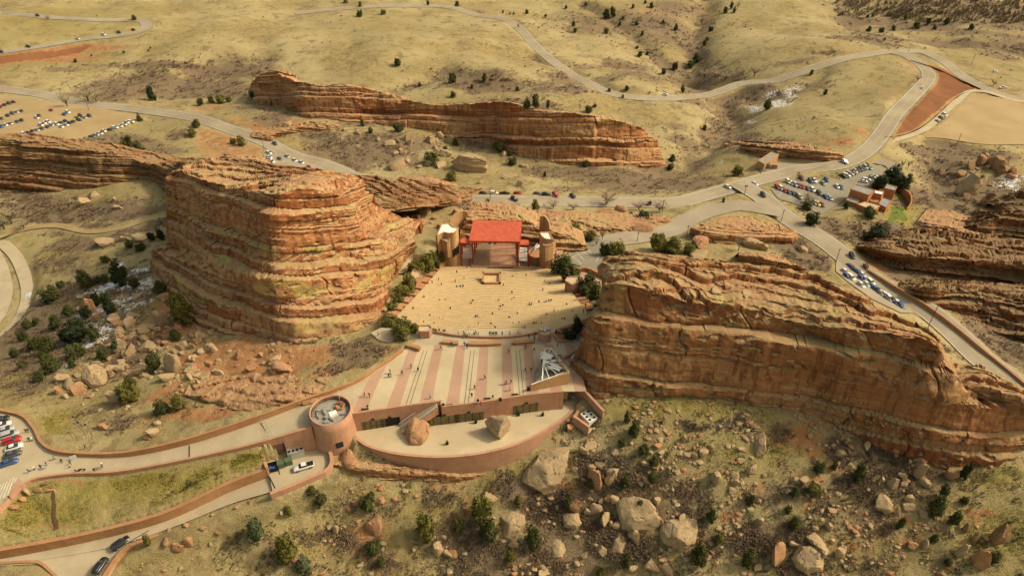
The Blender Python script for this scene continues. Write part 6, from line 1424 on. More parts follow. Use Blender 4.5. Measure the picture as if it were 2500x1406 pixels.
outlined('tall triangular tan block near the bottom centre edge', oc('1355,1303 1366,1303 1382,1340 1376,1360 1345,1363 1343,1343'), 0, .6, .3, 37)
outlined('broad low tan block left of the big rounded boulder', oc('1488,1300 1520,1289 1541,1300 1544,1335 1520,1352 1486,1346'), 0, .4, .3, 41)
outlined('tall narrow standing slab below the cliff face', oc('1845,1056 1866,1052 1868,1090 1863,1116 1850,1117 1842,1100'), 0, 1.3, .35, 43)
g, ppm = s_at(1151, 415, 110); big(1151,406,112,60,0,229,None,(0,0.05,-0.2),'huge layered tan boulder in the valley below the sandstone fin', 9, loc=(g[0], g[1]+3, g[2]+3), sc=(11.5, 6.5, 6.2))
g, ppm = s_at(2363, 475, 50); big(2363,457,50,70,0,233,None,(0,0.35,0.2),'big pale wedge boulder among dark rocks at the right', 8, loc=(g[0], g[1]+2, g[2]+4), sc=(5.0, 5.0, 7.2))
p = at_z(1021,1066,TZ); big(1021,1059,82,65,1,239,None,(0,0,0.1),'rounded red dome boulder at the left of the lower terrace', 26, loc=(p[0], p[1]+.8, TZ+0.6), sc=(4.9, 4.4, 3.9))
p = at_z(1213,1066,TZ); big(1213,1042,68,80,0,247,None,(0.05,-0.1,-0.3),'upright tan and pink boulder by the front edge of the terrace', 10, loc=(p[0], p[1]+1.2, TZ+1.7), sc=(3.8, 3.5, 4.8))
o = outlined('dirty white snow bank lying against the wall at the cliff foot', oc('1381,878 1392,868 1408,862 1424,858 1422,866 1412,878 1396,886 1383,888'), 0, .18, .3, 53, 1.5); o.data.materials.clear(); o.data.materials.append(M_SNOW); o.name = 'snow_bank'; o['category'] = 'snow bank'; del o['group']
# two loose blocks on top of the cliff
for a, b, w_, h_, z_, l in ((1742,716,40,30,25,'grey wedge boulder resting on the ledge of the cliff top'), (1821,736,56,46,23,'rounded pale boulder resting on the shelf of the cliff top')):
    Y_ = 158; p = at_y(a, b, Y_); o = big(a, b, w_, h_, 0, 251 + a, None, (0.1, 0.2, -.3), l, 12, 4, loc=(p[0], p[1], p[2]), sc=(w_ / 16, w_ / 19, h_ / 17))

# the many smaller blocks become one body of rubble
bpy.context.view_layer.update()
for tone in range(3):
    sel = [o for o in SMALLB if o.data.materials[0] == [MB_TAN, MB_RED, MB_DRK][tone]]
    if not sel: continue
    VV, FF, nn = [], [], 0
    for o in sel:
        me = o.data; co = np.empty(len(me.vertices) * 3); me.vertices.foreach_get('co', co); co = co.reshape(-1, 3)
        fi = np.empty(len(me.polygons) * 3, np.int64); me.polygons.foreach_get('vertices', fi); M4 = np.array(o.matrix_world)
        VV.append(co @ M4[:3, :3].T + M4[:3, 3]); FF.append(fi.reshape(-1, 3) + nn); nn += len(co)
    q = new_obj('rubble', mesh_np('rubble', np.vstack(VV), np.vstack(FF), True), None, [MB_TAN, MB_RED, MB_DRK][tone]); tag(q, 'small broken blocks lying between the large boulders', None, None, 'stuff')
for o in SMALLB: bpy.data.objects.remove(o)
# rubble nobody could count, around the boulder slopes
def scatter(n, wfun, ymax=900, seed=1, xr=None):
    r = np.random.default_rng(seed); out = []; tot = 0
    while tot < n:
        py = r.uniform(-20, 1430, 60000); px = r.uniform(-60, 2560, 60000)
        xc = (px - 1250) / F; yc = -(py - 703) / F
        dx, dy, dz = xc, cT + yc * sT, -sT + yc * cT
        zz = -30.0; t_ = (zz - CH) / dz
        for _ in range(4):
            x, y = dx * t_, dy * t_; zz = H(x, y); t_ = (zz - CH) / dz
        x, y = dx * t_, dy * t_
        t_ok = (y < ymax) & (bil(PAVE, (x - X0)/GS, (y - Y0)/GS) < 0.05)
        w = wfun(x, y, px, py) * t_ok
        k = r.random(60000) < w
        out.append(np.stack([x[k], y[k], H(x[k], y[k])], 1)); tot += k.sum()
        if len(out) > 60: break
    return np.vstack(out)[:n]
def terr_detail(P):
    x, y = P[:, 0], P[:, 1]; fd_ = 1.0; am = np.clip(1 - y/900, .2, 1)
    ro = 0.35 + 0.9 * np.clip(mk('scrub', x, y) + mk('red', x, y) * .7, 0, 1)
    return am * ro * (fbm(x/9, y/9, o=4) * 0.55 + np.abs(perlin(x/4.1, y/4.1)) * 0.25)
def joined(name, P, verts, faces, scl, rot, mat, attrs=None, tilt=0.0, zoff=0.0):
    """many copies of one tiny shape, numpy-joined"""
    n, k = len(P), len(verts); c, s = np.cos(rot), np.sin(rot)
    V = verts[None] * scl[:, None, :] if scl.ndim == 2 else verts[None] * scl[:, None, None]
    X = V[..., 0] * c[:, None] - V[..., 1] * s[:, None]; Y = V[..., 0] * s[:, None] + V[..., 1] * c[:, None]
    W_ = np.stack([X, Y, V[..., 2]], -1) + P[:, None, :] + np.array([0, 0, zoff])
    Fc = (faces[None] + (np.arange(n) * k)[:, None, None]).reshape(-1, faces.shape[1])
    at = {q: np.repeat(v, k, axis=0) for q, v in (attrs or {}).items()}
    return new_obj(name, mesh_np(name, W_.reshape(-1, 3), Fc, False, attrs=at), None, mat)
def slope_w(x, y, px, py):                    # where rubble lies: the near slopes
    a = ((px > 1330) & (py > 980) & (px < 2420)) * 1.0 + ((px > 180) & (px < 720) & (py > 740) & (py < 1010)) * 0.8 + ((px > 780) & (px < 1330) & (py > 1180)) * 0.35 + ((px > 850) & (px < 1350) & (py > 300) & (py < 470)) * 0.35 + ((px > 200) & (px < 800) & (py > 1300)) * 0.15 + ((px > 2280) & (py > 360) & (py < 860)) * 0.5 + ((px > 850) & (px < 1120) & (py > 480) & (py < 580)) * 0.6 + ((px > 300) & (px < 520) & (py > 1310)) * 0.5
    return a * smooth(-0.15, 0.35, fbm(x / 12, y / 12, o=3)) * 0.8
P = scatter(2700, slope_w, 500, 5); P[:, 2] += terr_detail(P)
r = np.random.default_rng(3); s0 = 0.16 + 0.75 * r.random(len(P))**3.2
v_, f_ = ICO[1]; r2 = np.random.default_rng(9); vv = v_ * (0.75 + 0.5 * r2.random((len(v_), 1)))
t = NT('rubble_stone'); cc = t.mix(t.ramp(t.attr('tone'), 0.3, 0.8), (0.40, 0.31, 0.18), (0.38, 0.20, 0.11)); t.col(cc)
o = joined('rubble', P, vv, f_, np.stack([s0 * r.uniform(.8, 1.5, len(P)), s0 * r.uniform(.7, 1.1, len(P)), s0 * r.uniform(.5, .9, len(P))], 1), r.uniform(0, 6.3, len(P)), t.m, {'tone': r.random(len(P))}, zoff=0.05)
tag(o, 'loose stones scattered between the boulders', None, None, 'stuff')

# ---------------------------------------------------------------- scrub, sage and grass tufts
def brush_shape(seed, n=18, spread=0.9, h=0.8, wd=0.14):
    r = np.random.default_rng(seed); V = []; Fq = []
    for k in range(n):
        a = r.uniform(0, 6.28); el = r.uniform(0.25, 1.35); L = r.uniform(0.6, 1.1)
        d = np.array([math.cos(a) * math.cos(el) * spread, math.sin(a) * math.cos(el) * spread, math.sin(el) * h]) * L
        b = d * r.uniform(0.15, 0.5); sd = np.array([-math.sin(a), math.cos(a), r.uniform(-.6, .6)]) * wd * r.uniform(.6, 1.3)
        V += [b - sd * .6, d + sd * 0.7, d * 0.85 - sd * 1.2 + [0, 0, .06]]; Fq.append([3*k, 3*k+1, 3*k+2])
    return np.array(V), np.array(Fq)
t = NT('bare_brush'); tt_ = t.attr('tone')
cc = t.mix(t.ramp(tt_, 0.0, 0.5), (0.15, 0.10, 0.062), (0.225, 0.16, 0.105)); cc = t.mix(t.ramp(tt_, 0.6, 1.0), cc, (0.27, 0.215, 0.12)); t.col(cc); M_BRUSH = t.m
def scrub_w(x, y, px, py):
    return np.clip(mk('scrub', x, y) * smooth(-0.25, 0.3, fbm(x / 7, y / 7, o=3)) * 1.0, 0, 1) * np.where(py < 480, 0.6, 1.0) * np.clip(1.2 - mk('snow', x, y), 0.1, 1)
P = scatter(21000, scrub_w, 880, 21); P[:, 2] += terr_detail(P) * 0.9
r = np.random.default_rng(8); s0 = (0.55 + 0.75 * r.random(len(P))) * (1 + np.clip(P[:, 1] - 250, 0, 600) / 420)
for q in range(3):
    k = np.arange(len(P)) % 3 == q; v_, f_ = brush_shape(40 + q)
    o = joined('brush', P[k], v_, f_, np.stack([s0[k], s0[k], s0[k] * .75], 1), r.uniform(0, 6.3, k.sum()), M_BRUSH, {'tone': np.clip(r.random(k.sum()) * .7 + .3 * perlin(P[k, 0]/20, P[k, 1]/20) + .1, 0, 1)})
    tag(o, 'leafless grey brown brush covering the gullies and slopes', None, None, 'stuff')
def sage_w(x, y, px, py):
    near_ = ((py > 960) & (px > 380)) * 1.0 + ((py > 1180) & (px > 380)) * 0.7 + ((px > 800) & (px < 950) & (py > 820) & (py < 940)) * 4 + ((px > 120) & (px < 720) & (py > 700) & (py < 1080)) * .5 + ((py > 300) & (py < 480) & (px > 820)) * .5 + ((py > 400) & (py < 980) & (px > 2100)) * 0.5 + 0.10
    return near_ * smooth(0.0, 0.4, fbm(x / 5 + 9, y / 5, o=3)) * 0.5
P = scatter(8000, sage_w, 700, 33); P[:, 2] += terr_detail(P) * 0.9
r = np.random.default_rng(18); s0 = (0.28 + 0.45 * r.random(len(P))**1.5) * (1 + np.clip(P[:, 1] - 200, 0, 600) / 300)
v_, f_ = brush_shape(61, 14, 0.8, 0.9, 0.2)
t = NT('sagebrush'); cc = t.mix(t.attr('tone'), (0.12, 0.105, 0.05), (0.25, 0.205, 0.11)); t.col(cc)
o = joined('sagebrush', P, v_, f_, s0, r.uniform(0, 6.3, len(P)), t.m, {'tone': r.random(len(P))}); tag(o, 'small low sage and dry weeds dotted over the ground', None, None, 'stuff')
def tuft_w(x, y, px, py): return ((py > 860) * 0.9 + 0.12) * smooth(-0.3, 0.3, fbm(x / 6 + 30, y / 6, o=3)) * (0.35 + mk('green', x, y)) * (1 - np.clip(mk('red', x, y), 0, 1)) * .8
P = scatter(42000, tuft_w, 400, 44); P[:, 2] += terr_detail(P) * 0.9
r = np.random.default_rng(28); s0 = 0.16 + 0.26 * r.random(len(P)); v_, f_ = brush_shape(71, 5, 0.8, 1.0, 0.26)
t = NT('grass_tuft'); cc = t.mix(t.attr('tone'), (0.23, 0.185, 0.055), (0.42, 0.345, 0.15)); cc = t.mix(t.attr('gr'), cc, (0.28, 0.25, 0.04)); t.col(cc)
o = joined('grass', P, v_, f_, s0, r.uniform(0, 6.3, len(P)), t.m, {'tone': r.random(len(P)), 'gr': np.clip(mk('green', P[:, 0], P[:, 1]), 0, .8)}); tag(o, 'dry yellow grass tufts over the banks and slopes', None, None, 'stuff')

# ---------------------------------------------------------------- junipers
def foliage_mat(name, a, b, c):
    t = NT(name); k = t.mix(t.attr('tone'), a, b); k = t.mix(t.ramp(t.noise(0.9, 3), 0.45, 0.6, 0, .6), k, c); t.col(k)
    t.b.inputs['Roughness'].default_value = 0.8; return t.m
M_FOL = [foliage_mat('juniper_foliage', (0.035, 0.042, 0.012), (0.095, 0.10, 0.026), (0.06, 0.06, 0.015)),
         foliage_mat('olive_juniper_foliage', (0.07, 0.07, 0.014), (0.17, 0.155, 0.035), (0.11, 0.09, 0.02)),
         foliage_mat('blue_green_juniper_foliage', (0.05, 0.065, 0.030), (0.12, 0.14, 0.065), (0.07, 0.08, 0.035)),
         foliage_mat('dark_conifer_foliage', (0.018, 0.026, 0.010), (0.05, 0.06, 0.020), (0.03, 0.035, 0.01))]
M_BARK = simple('bark', (0.13, 0.09, 0.06), 0.9, 0.2)
def crown_mesh(seed, nl=26, per=46, pointy=0.5):
    r = np.random.default_rng(seed); V = []; Fq = []; T = []
    for l in range(nl):
        z = r.uniform(0.06, 0.97); rad = (0.5 * (1 - pointy * z**1.6)) * math.sqrt(min(1, (z + .08) * 3.0)) * r.uniform(.55, 1.05)
        a = r.uniform(0, 6.28); c = np.array([math.cos(a) * rad * .78, math.sin(a) * rad * .78, z]); lr = r.uniform(0.10, 0.19)
        tone = r.uniform(0, 1)
        for k in range(per):
            d = r.normal(size=3); d /= np.linalg.norm(d); p = c + d * lr * r.uniform(.7, 1.1) * np.array([1, 1, .85])
            e1 = np.cross(d, [0.3, 0.2, 1.0]); e1 /= np.linalg.norm(e1) + 1e-6; e2 = np.cross(d, e1) * .8 + d * r.uniform(-.5, .9)
            s = r.uniform(0.03, 0.065); b = len(V)
            V += [p - e1 * s, p + e1 * s, p + e2 * s * 1.6]; Fq.append([b, b+1, b+2]); T += [tone * .6 + .4 * r.random()] * 3
    v, f = ICO[2]; k = v[:, 2] * .5 + .5; rr = 0.36 * (1 - pointy * k**1.6) ; n0 = len(V)
    core = np.stack([v[:, 0] * rr, v[:, 1] * rr, 0.08 + k * 0.80], 1) * (1 + 0.22 * perlin(v[:, 0]*2.3 + seed, v[:, 1]*2.3, v[:, 2]*2.3))[:, None]
    V = np.vstack([np.array(V), core]); Fq = np.vstack([np.array(Fq), f + n0]); T = np.r_[T, np.full(len(v), 0.15)]
    return V, Fq, T
CR = []
for k in range(9):
    V, Fq, T = crown_mesh(300 + k, pointy=[.25, .35, .6, .8, .3, .5, .7, .2, .45][k]); row = []
    for mi in range(4):
        me = mesh_np('crown', V, Fq, False, attrs={'tone': T}); me.materials.append(M_FOL[mi]); row.append(me)
    CR.append(row)
m = MB(); m.tube([(0,0,-.25),(0.01,0,.2),(0.02,0.01,.55)], [.055,.04,.02], 6); m.tube([(0,0,.12),(.1,.02,.35)], [.03,.012], 5); m.tube([(0,0,.1),(-.08,.06,.32)], [.03,.012], 5)
TRUNK = m.mesh('trunk'); TRUNK.materials.append(M_BARK)
def juniper(px, py, w, h, tone, k, words=None, z=None):
    g, ppm, a = place_info(px, py, w, h)
    if z is not None: g = at_z(px, py, z)
    wx = w / ppm * 1.12; hm = h / ppm
    Hh = max((hm - 0.35 * wx * math.sin(a)) / math.cos(a), 0.75 * wx)
    r = empty('juniper_tree' if tone != 3 else 'conifer_tree', tuple(g), random.uniform(0, 6.28)); r.scale = (wx, wx, Hh)
    c = bpy.data.objects.new('crown', CR[k % 9][tone]); COL.objects.link(c); c.parent = r
    c2 = bpy.data.objects.new('trunk', TRUNK); COL.objects.link(c2); c2.parent = r
    tag(r, None, 'tree', 'junipers and small evergreens')
    sz = 'tall' if h > 1.4 * w else 'large' if w > 40 else 'small' if w < 20 else 'rounded'
    ITEMS.append((r, px, py, '%s %s' % (sz, ['dark green juniper', 'olive green juniper', 'grey green juniper', 'very dark conifer'][tone])))
TL = """60,830,26,28,0 110,880,24,26,0 240,745,26,34,3 140,800,34,36,0 85,850,30,30,0 215,775,28,34,3 170,770,30,30,0 100,930,26,26,0 285,855,24,26,0 330,700,26,28,0 70,800,24,24,0 165,835,34,36,3 40,870,26,26,0 260,640,22,20,0 150,700,20,18,0 1560,1240,20,24,0 1830,1230,22,26,0 1250,1370,26,30,1 1120,1290,24,28,0 631,1318,46,60,2 710,1368,62,72,1 745,1392,42,40,2 898,1245,34,38,0 907,1222,22,26,0 1040,1308,52,66,1 914,1350,40,36,0 933,1382,22,26,0 1178,1263,50,60,1 1195,1313,46,54,0 1300,1333,44,52,0 1266,1232,22,28,1 1386,1238,24,34,0 1440,1186,24,26,0 1527,1190,28,38,0 1593,1180,28,32,0 1570,1105,28,26,0 1596,1135,24,24,0 1517,1090,20,24,0 1548,1060,34,38,0 1529,1030,16,30,0
1996,1150,26,28,0 2034,1145,16,20,0 2092,1168,34,46,0 1984,1208,34,32,1 1937,1212,20,28,0 1937,1288,30,30,0 1733,1273,28,38,0 1752,1325,28,32,1 1703,1373,46,54,0 1820,1378,28,40,0 1923,1250,20,20,0 2277,1255,44,52,0 2297,1215,22,34,0 2326,1280,30,38,0 2350,1165,22,38,3 2352,1228,20,20,0 2194,1290,20,30,0 2277,1322,20,22,0 2421,1370,24,26,0 2310,1380,18,20,0 1528,1385,26,40,0 1467,1402,20,20,1 705,1255,22,22,1 763,1205,28,20,0 785,1230,34,30,0 365,1330,22,28,1
298,692,44,60,3 212,703,34,46,0 240,690,22,20,0 258,688,24,22,0 372,588,18,24,3 395,585,24,28,3 345,612,24,24,0 318,604,22,22,0 275,768,34,58,3 394,715,40,36,0 125,735,44,28,0 120,860,40,50,0 132,905,50,44,0 195,828,60,46,3 232,828,30,40,0 190,870,44,36,0 255,875,36,34,0 382,900,44,46,0 322,945,30,34,0 322,978,50,54,1 398,1006,40,36,0 438,998,36,42,1 450,788,54,74,1 428,828,30,20,0 60,900,24,24,0 90,790,20,18,0 178,895,24,22,0
1307,512,22,28,1 1190,510,16,26,0 1137,487,12,8,1 1405,570,32,30,1 1440,588,30,28,1 1360,560,20,12,1 1475,624,26,36,0 1505,624,46,28,1 1605,612,52,28,1 1640,616,50,30,1 1680,618,30,24,1 1570,535,28,18,0 1540,527,12,10,0 1585,502,12,12,0 1765,495,8,14,0
2135,592,56,46,3 1980,548,36,34,3 2145,462,40,38,3 2175,452,56,42,3 2197,462,40,42,3 2064,510,14,20,3 1968,510,26,20,0 2120,530,30,24,0 1800,428,30,26,1
1053,400,34,34,0 1220,370,24,26,0 1210,362,20,18,1 1245,380,14,14,0 1250,402,22,20,0 1103,440,28,26,1 1087,372,16,18,1 974,322,26,20,0 1112,355,18,18,0 1430,408,14,18,0 1455,400,12,18,0 1500,402,18,16,0 1640,395,18,20,0 1637,415,16,18,0 1330,432,8,14,0 885,308,12,18,0 905,325,12,14,0 1160,342,12,12,0
971,161,18,20,0 1105,203,22,28,0 1183,198,16,20,0 1025,212,12,12,0 1152,216,8,10,0 1106,238,14,16,0 1263,222,12,12,0 1437,275,18,18,0 1487,225,10,10,0 1530,221,12,13,0 1666,226,12,19,0 1520,240,8,9,0 1452,262,10,10,0
878,41,16,16,0 936,36,14,12,1 880,18,10,14,1 1045,14,8,12,0 1116,17,12,14,0 845,8,12,14,1 1228,33,6,8,0 1245,36,5,6,0 1254,36,6,6,0 1286,34,10,10,0 1400,65,10,14,0 1480,45,20,24,0 1495,42,14,24,0 1545,22,8,12,0 1590,20,12,14,0 1562,139,14,15,0 1580,136,9,10,0 1649,76,12,18,0 1620,182,12,16,0 1647,172,16,22,0 1700,152,24,24,0 1685,165,18,15,0 1720,112,12,15,0 1735,77,14,13,0 1785,22,10,17,0 1770,32,14,15,0 1792,32,9,15,0 1725,102,10,11,0 1480,82,14,14,0 1382,22,9,9,0 1332,43,8,8,0 1404,80,10,12,0 1513,63,9,11,0 1554,62,12,11,0 1568,88,10,12,0 1619,58,10,10,0 1521,48,9,9,0 1555,120,9,8,0 1575,10,9,10,0 1430,15,8,9,0
1980,184,10,14,0 2014,232,10,15,0 1872,268,22,26,0 1719,318,14,14,0 2120,78,14,14,0 2150,80,14,13,0 2180,76,12,14,0 2235,70,20,18,0 2265,62,12,18,0 2280,74,10,12,0 2370,72,14,14,0 2310,60,18,18,0 2159,100,6,8,0 2210,48,10,12,0 2118,44,8,9,0 2130,42,7,8,0
372,246,22,38,3 490,257,18,17,0 517,253,16,20,0 540,253,22,24,1 560,250,16,16,1 622,246,24,24,3 342,296,14,18,0 590,355,22,24,1 570,350,16,12,1 480,310,22,18,0 470,333,20,18,1 315,362,30,34,0 340,372,30,28,0 329,50,14,12,0 795,427,14,13,1 720,424,10,9,1 185,152,8,9,0 368,119,5,5,0 362,126,5,5,0 303,130,6,5,0 224,138,4,5,0 705,320,10,14,0"""
for k, tk in enumerate(TL.split()):
    a, b, w_, h_, tn = [int(q) for q in tk.split(',')]
    juniper(a, b, w_, h_, tn, k)
# trees along the seating bowl stand on the planting strips and the rim
SB = """950,652,26,38,1,-20 1018,668,34,32,1,-21 1045,657,30,38,1,-23 1060,650,28,36,0,-24 1080,642,28,34,1,-26 1001,712,32,44,1,-15 984,728,34,34,1,-13.5 973,748,30,34,1,-11 962,772,32,34,1,-8 948,792,28,30,1,-5 955,804,34,36,1,-4 984,824,46,48,1,-1 1012,814,20,26,1,-1
1370,668,40,44,0,-24 1386,690,36,44,0,-20 1402,690,30,34,0,-20 1411,710,26,34,0,-15 1438,712,34,44,0,-14 1454,736,34,44,0,-10 1430,722,28,30,0,-13 1458,768,18,34,3,-6 1408,812,24,40,3,0 1389,828,26,24,3,0 1400,826,10,14,3,0"""
for k, tk in enumerate(SB.split()):
    q = tk.split(','); juniper(int(q[0]), int(q[1]), int(q[2]) * 1.25, int(q[3]) * 1.15, int(q[4]), k + 3, z=float(q[5]))
# evergreens on the crest of the far fin
for k, (a, b, w_, h_) in enumerate(((1307,262,20,30),(1287,266,22,20),(1338,264,12,17))):
    p = at_y(a, b, 406); g_, ppm, al = place_info(a, b + 60, w_, h_); ppm = F / (p[1] * cT - (p[2] - CH) * sT)
    r = empty('juniper_tree', tuple(p)); r.scale = (w_ / ppm * 1.1, w_ / ppm * 1.1, h_ / ppm * 1.15)
    c = bpy.data.objects.new('crown', CR[k][0]); COL.objects.link(c); c.parent = r
    c = bpy.data.objects.new('trunk', TRUNK); COL.objects.link(c); c.parent = r
    tag(r, ['tall juniper standing in the notch on top of the sandstone fin', 'wide juniper left of the notch on top of the sandstone fin', 'small juniper right of the notch on top of the sandstone fin'][k], 'tree', 'junipers and small evergreens')
# ---------------------------------------------------------------- bare deciduous trees
def bare_mesh(seed, nb=150, mat_w=0.012):
    r = random.Random(seed); m = MB(); tw_ = []
    m.tube([(0,0,-.15),(0.02,0,.18),(0.0,0.02,.34)], [.035,.028,.02], 5)
    for k in range(9):
        a = k * 2.4 + r.random(); b0 = Vector((0.01, 0.01, r.uniform(.12, .34))); d = Vector((math.cos(a) * r.uniform(.2, .42), math.sin(a) * r.uniform(.2, .42), r.uniform(.3, .62)))
        p1 = b0 + d * .5 + Vector((0, 0, .04)); p2 = b0 + d; m.tube([b0, p1, p2], [.016, .009, .004], 4, caps=False)
        for q in range(8):
            f = r.uniform(.3, 1); s = b0.lerp(p2, f); e = s + Vector((r.uniform(-.2, .2), r.uniform(-.2, .2), r.uniform(.02, .2))); tw_.append((s, e))
    trunk = m.mesh('trunk'); trunk.materials.append(M_BARK)
    V = []; Fq = []
    for s, e in tw_:
        for j in range(4):
            f = r.uniform(.2, 1); s2 = s.lerp(e, f); e2 = s2 + Vector((r.uniform(-.12, .12), r.uniform(-.12, .12), r.uniform(0, .12))); w = Vector((r.uniform(-1, 1), r.uniform(-1, 1), 0)).normalized() * mat_w
            b = len(V); V += [s2 - w, s2 + w, e2]; Fq.append([b, b+1, b+2])
        w = Vector((r.uniform(-1, 1), r.uniform(-1, 1), 0)).normalized() * mat_w * .7; b = len(V); V += [s - w, s + w, e]; Fq.append([b, b+1, b+2])
    me = mesh_np('crown', np.array([tuple(v) for v in V]), np.array(Fq), False); return trunk, me
M_TWIG = [simple('pale_twigs', (0.36, 0.30, 0.19), 0.9, 0.2), simple('grey_twigs', (0.22, 0.17, 0.12), 0.9, 0.2)]
BT = [bare_mesh(900 + k) for k in range(4)]
BCM = {}
def bare_tree(px, py, w, h, tone, k):
    g, ppm, a = place_info(px, py, w, h); wx = w / ppm; Hh = max(h / ppm / math.cos(a) * .9, wx * .7)
    r = empty('bare_tree', tuple(g), random.uniform(0, 6)); r.scale = (wx * 1.3, wx * 1.3, Hh)
    tr, cr = BT[k % 4]
    if (k % 4, tone) not in BCM: q = cr.copy(); q.materials.append(M_TWIG[tone]); BCM[(k % 4, tone)] = q
    c = bpy.data.objects.new('crown', BCM[(k % 4, tone)]); COL.objects.link(c); c.parent = r
    c = bpy.data.objects.new('trunk', tr); COL.objects.link(c); c.parent = r
    tag(r, None, 'tree', 'leafless trees'); ITEMS.append((r, px, py, '%s leafless tree' % (['pale', 'grey'][tone] + (' wide' if w > 40 else ''))))
for k, tk in enumerate("""165,262,34,46,0 215,248,50,34,0 235,250,36,28,0 1842,187,26,30,1 1822,252,24,34,0 1470,588,22,34,1 1802,612,34,46,0 1975,500,40,34,1 2200,412,16,26,1 2215,414,14,26,1 30,545,60,50,0 60,560,40,34,0 10,560,50,40,0 170,512,24,38,0 1712,62,20,24,0 1745,188,40,24,0 1770,196,36,22,0 1720,190,30,22,0 1690,30,20,20,0 118,50,16,14,1 1265,70,10,14,1 2240,200,16,16,1 2425,210,22,16,1 1130,505,24,18,1 1260,510,20,14,0 2230,565,34,24,1 1800,22,14,18,1 1560,512,40,16,1 1610,516,40,14,1 1480,500,50,14,1 1350,508,30,12,1 1400,512,30,12,1 700,1000,10,8,1 1455,600,16,22,0 1965,495,24,20,0""".split()):
    a, b, w_, h_, tn = [int(q) for q in tk.split(',')]; bare_tree(a, b, w_, h_, tn, k)
# low wooded belt in the far right corner, read as one mass
def wood_w(x, y, px, py): return ((px > 2040) & (py < 40 + (px - 2040) * 0.045)) * (0.5 + 0.5 * smooth(-.2, .3, fbm(x/30, y/30, o=2)))
P = scatter(900, wood_w, 900, 77); r = np.random.default_rng(5)
v_, f_ = brush_shape(81, 22, 0.7, 1.6, 0.2); o = joined('woodland', P, v_, f_, 1.6 + 1.8 * r.random(len(P)), r.uniform(0, 6.3, len(P)), M_BRUSH, {'tone': .7 + r.random(len(P)) * .3}); tag(o, 'hazy leafless woodland in the far upper right corner', None, None, 'stuff')
# ---------------------------------------------------------------- vehicles
def paint(name, c): return simple(name, c, 0.3, 0.04, 0.5, spec=0.55)
PAINT = {'w': paint('white_car_paint', (0.72, 0.71, 0.68)), 's': paint('silver_car_paint', (0.42, 0.43, 0.43)), 'k': paint('black_car_paint', (0.018, 0.020, 0.022)),
         'g': paint('dark_grey_car_paint', (0.09, 0.095, 0.10)), 'r': paint('red_car_paint', (0.45, 0.02, 0.02)), 'b': paint('blue_car_paint', (0.04, 0.11, 0.28)),
         'y': paint('yellow_car_paint', (0.62, 0.50, 0.03)), 't': paint('pale_green_car_paint', (0.22, 0.38, 0.34)), 'm': paint('maroon_car_paint', (0.16, 0.02, 0.025))}
CNAME = {'w': 'white', 's': 'silver', 'k': 'black', 'g': 'dark grey', 'r': 'red', 'b': 'blue', 'y': 'yellow', 't': 'pale green', 'm': 'maroon'}
M_HEAD = simple('headlight_lens', (0.7, 0.7, 0.65), 0.15, 0.02); M_TAIL = simple('tail_light_lens', (0.35, 0.01, 0.01), 0.2, 0.02)
M_RIM = simple('alloy_rim', (0.4, 0.4, 0.4), 0.4, 0.05, metal=0.6)
def loft(m, st, mi=0, close=True):            # st: list of (x, half_w_bottom, z_bottom, half_w_top, z_top)
    V = []; n = len(st)
    for x, wb_, zb, wt, zt in st:
        zm = zb + (zt - zb) * .55; wm = max(wb_, wt) * 1.0
        V += [(x, -wb_, zb), (x, -wm, zm), (x, -wt, zt), (x, wt, zt), (x, wm, zm), (x, wb_, zb)]
    Fq = []
    for i in range(n - 1):
        for k in range(6):
            a = 6*i + k; b = 6*i + (k+1) % 6; Fq.append([a, b, b + 6, a + 6])
    Fq += [[5,4,3,2,1,0][::1], [6*(n-1) + k for k in range(6)]]
    m.add(V, [f[::-1] for f in Fq], mi)
CARS = {
 'car': dict(L=2.35, body=[(-2.3,.72,.38,.62,.72),(-2.15,.86,.28,.78,.92),(-1.4,.90,.24,.84,.98),(0,.90,.22,.86,.98),(1.2,.90,.24,.84,.92),(2.0,.84,.28,.76,.80),(2.3,.66,.36,.56,.62)],
             glass=[(-1.75,.74,.93,.70,.96),(-1.05,.76,.93,.60,1.40),(0.25,.77,.94,.60,1.42),(1.15,.75,.90,.70,.94)], roof=[(-1.0,.60,1.385,.56,1.44),(-.4,.62,1.40,.57,1.47),(.22,.60,1.40,.55,1.455)], wz=.33),
 'suv': dict(L=2.45, body=[(-2.4,.80,.42,.76,1.0),(-2.25,.90,.34,.86,1.08),(-1.2,.94,.30,.90,1.10),(0.3,.94,.30,.90,1.10),(1.3,.92,.32,.86,1.06),(2.1,.88,.34,.80,.96),(2.4,.72,.40,.66,.80)],
             glass=[(-2.2,.80,1.06,.74,1.12),(-1.95,.80,1.07,.68,1.62),(0.35,.80,1.08,.68,1.66),(1.1,.78,1.04,.74,1.10)], roof=[(-2.0,.68,1.60,.64,1.67),(-.6,.70,1.63,.66,1.72),(.34,.68,1.62,.62,1.69)], wz=.38),
 'pickup': dict(L=2.8, body=[(-2.8,.88,.50,.86,1.05),(-2.7,.92,.42,.90,1.08),(-.9,.94,.40,.92,1.08),(0.6,.94,.40,.90,1.10),(1.6,.92,.42,.88,1.08),(2.5,.88,.44,.82,1.0),(2.8,.76,.5,.7,.86)],
             glass=[(-.95,.80,1.06,.76,1.12),(-.8,.80,1.07,.68,1.68),(0.55,.80,1.08,.68,1.70),(1.2,.78,1.06,.74,1.10)], roof=[(-.82,.68,1.66,.64,1.73),(.54,.68,1.68,.62,1.75)], wz=.42)}
CM = {}
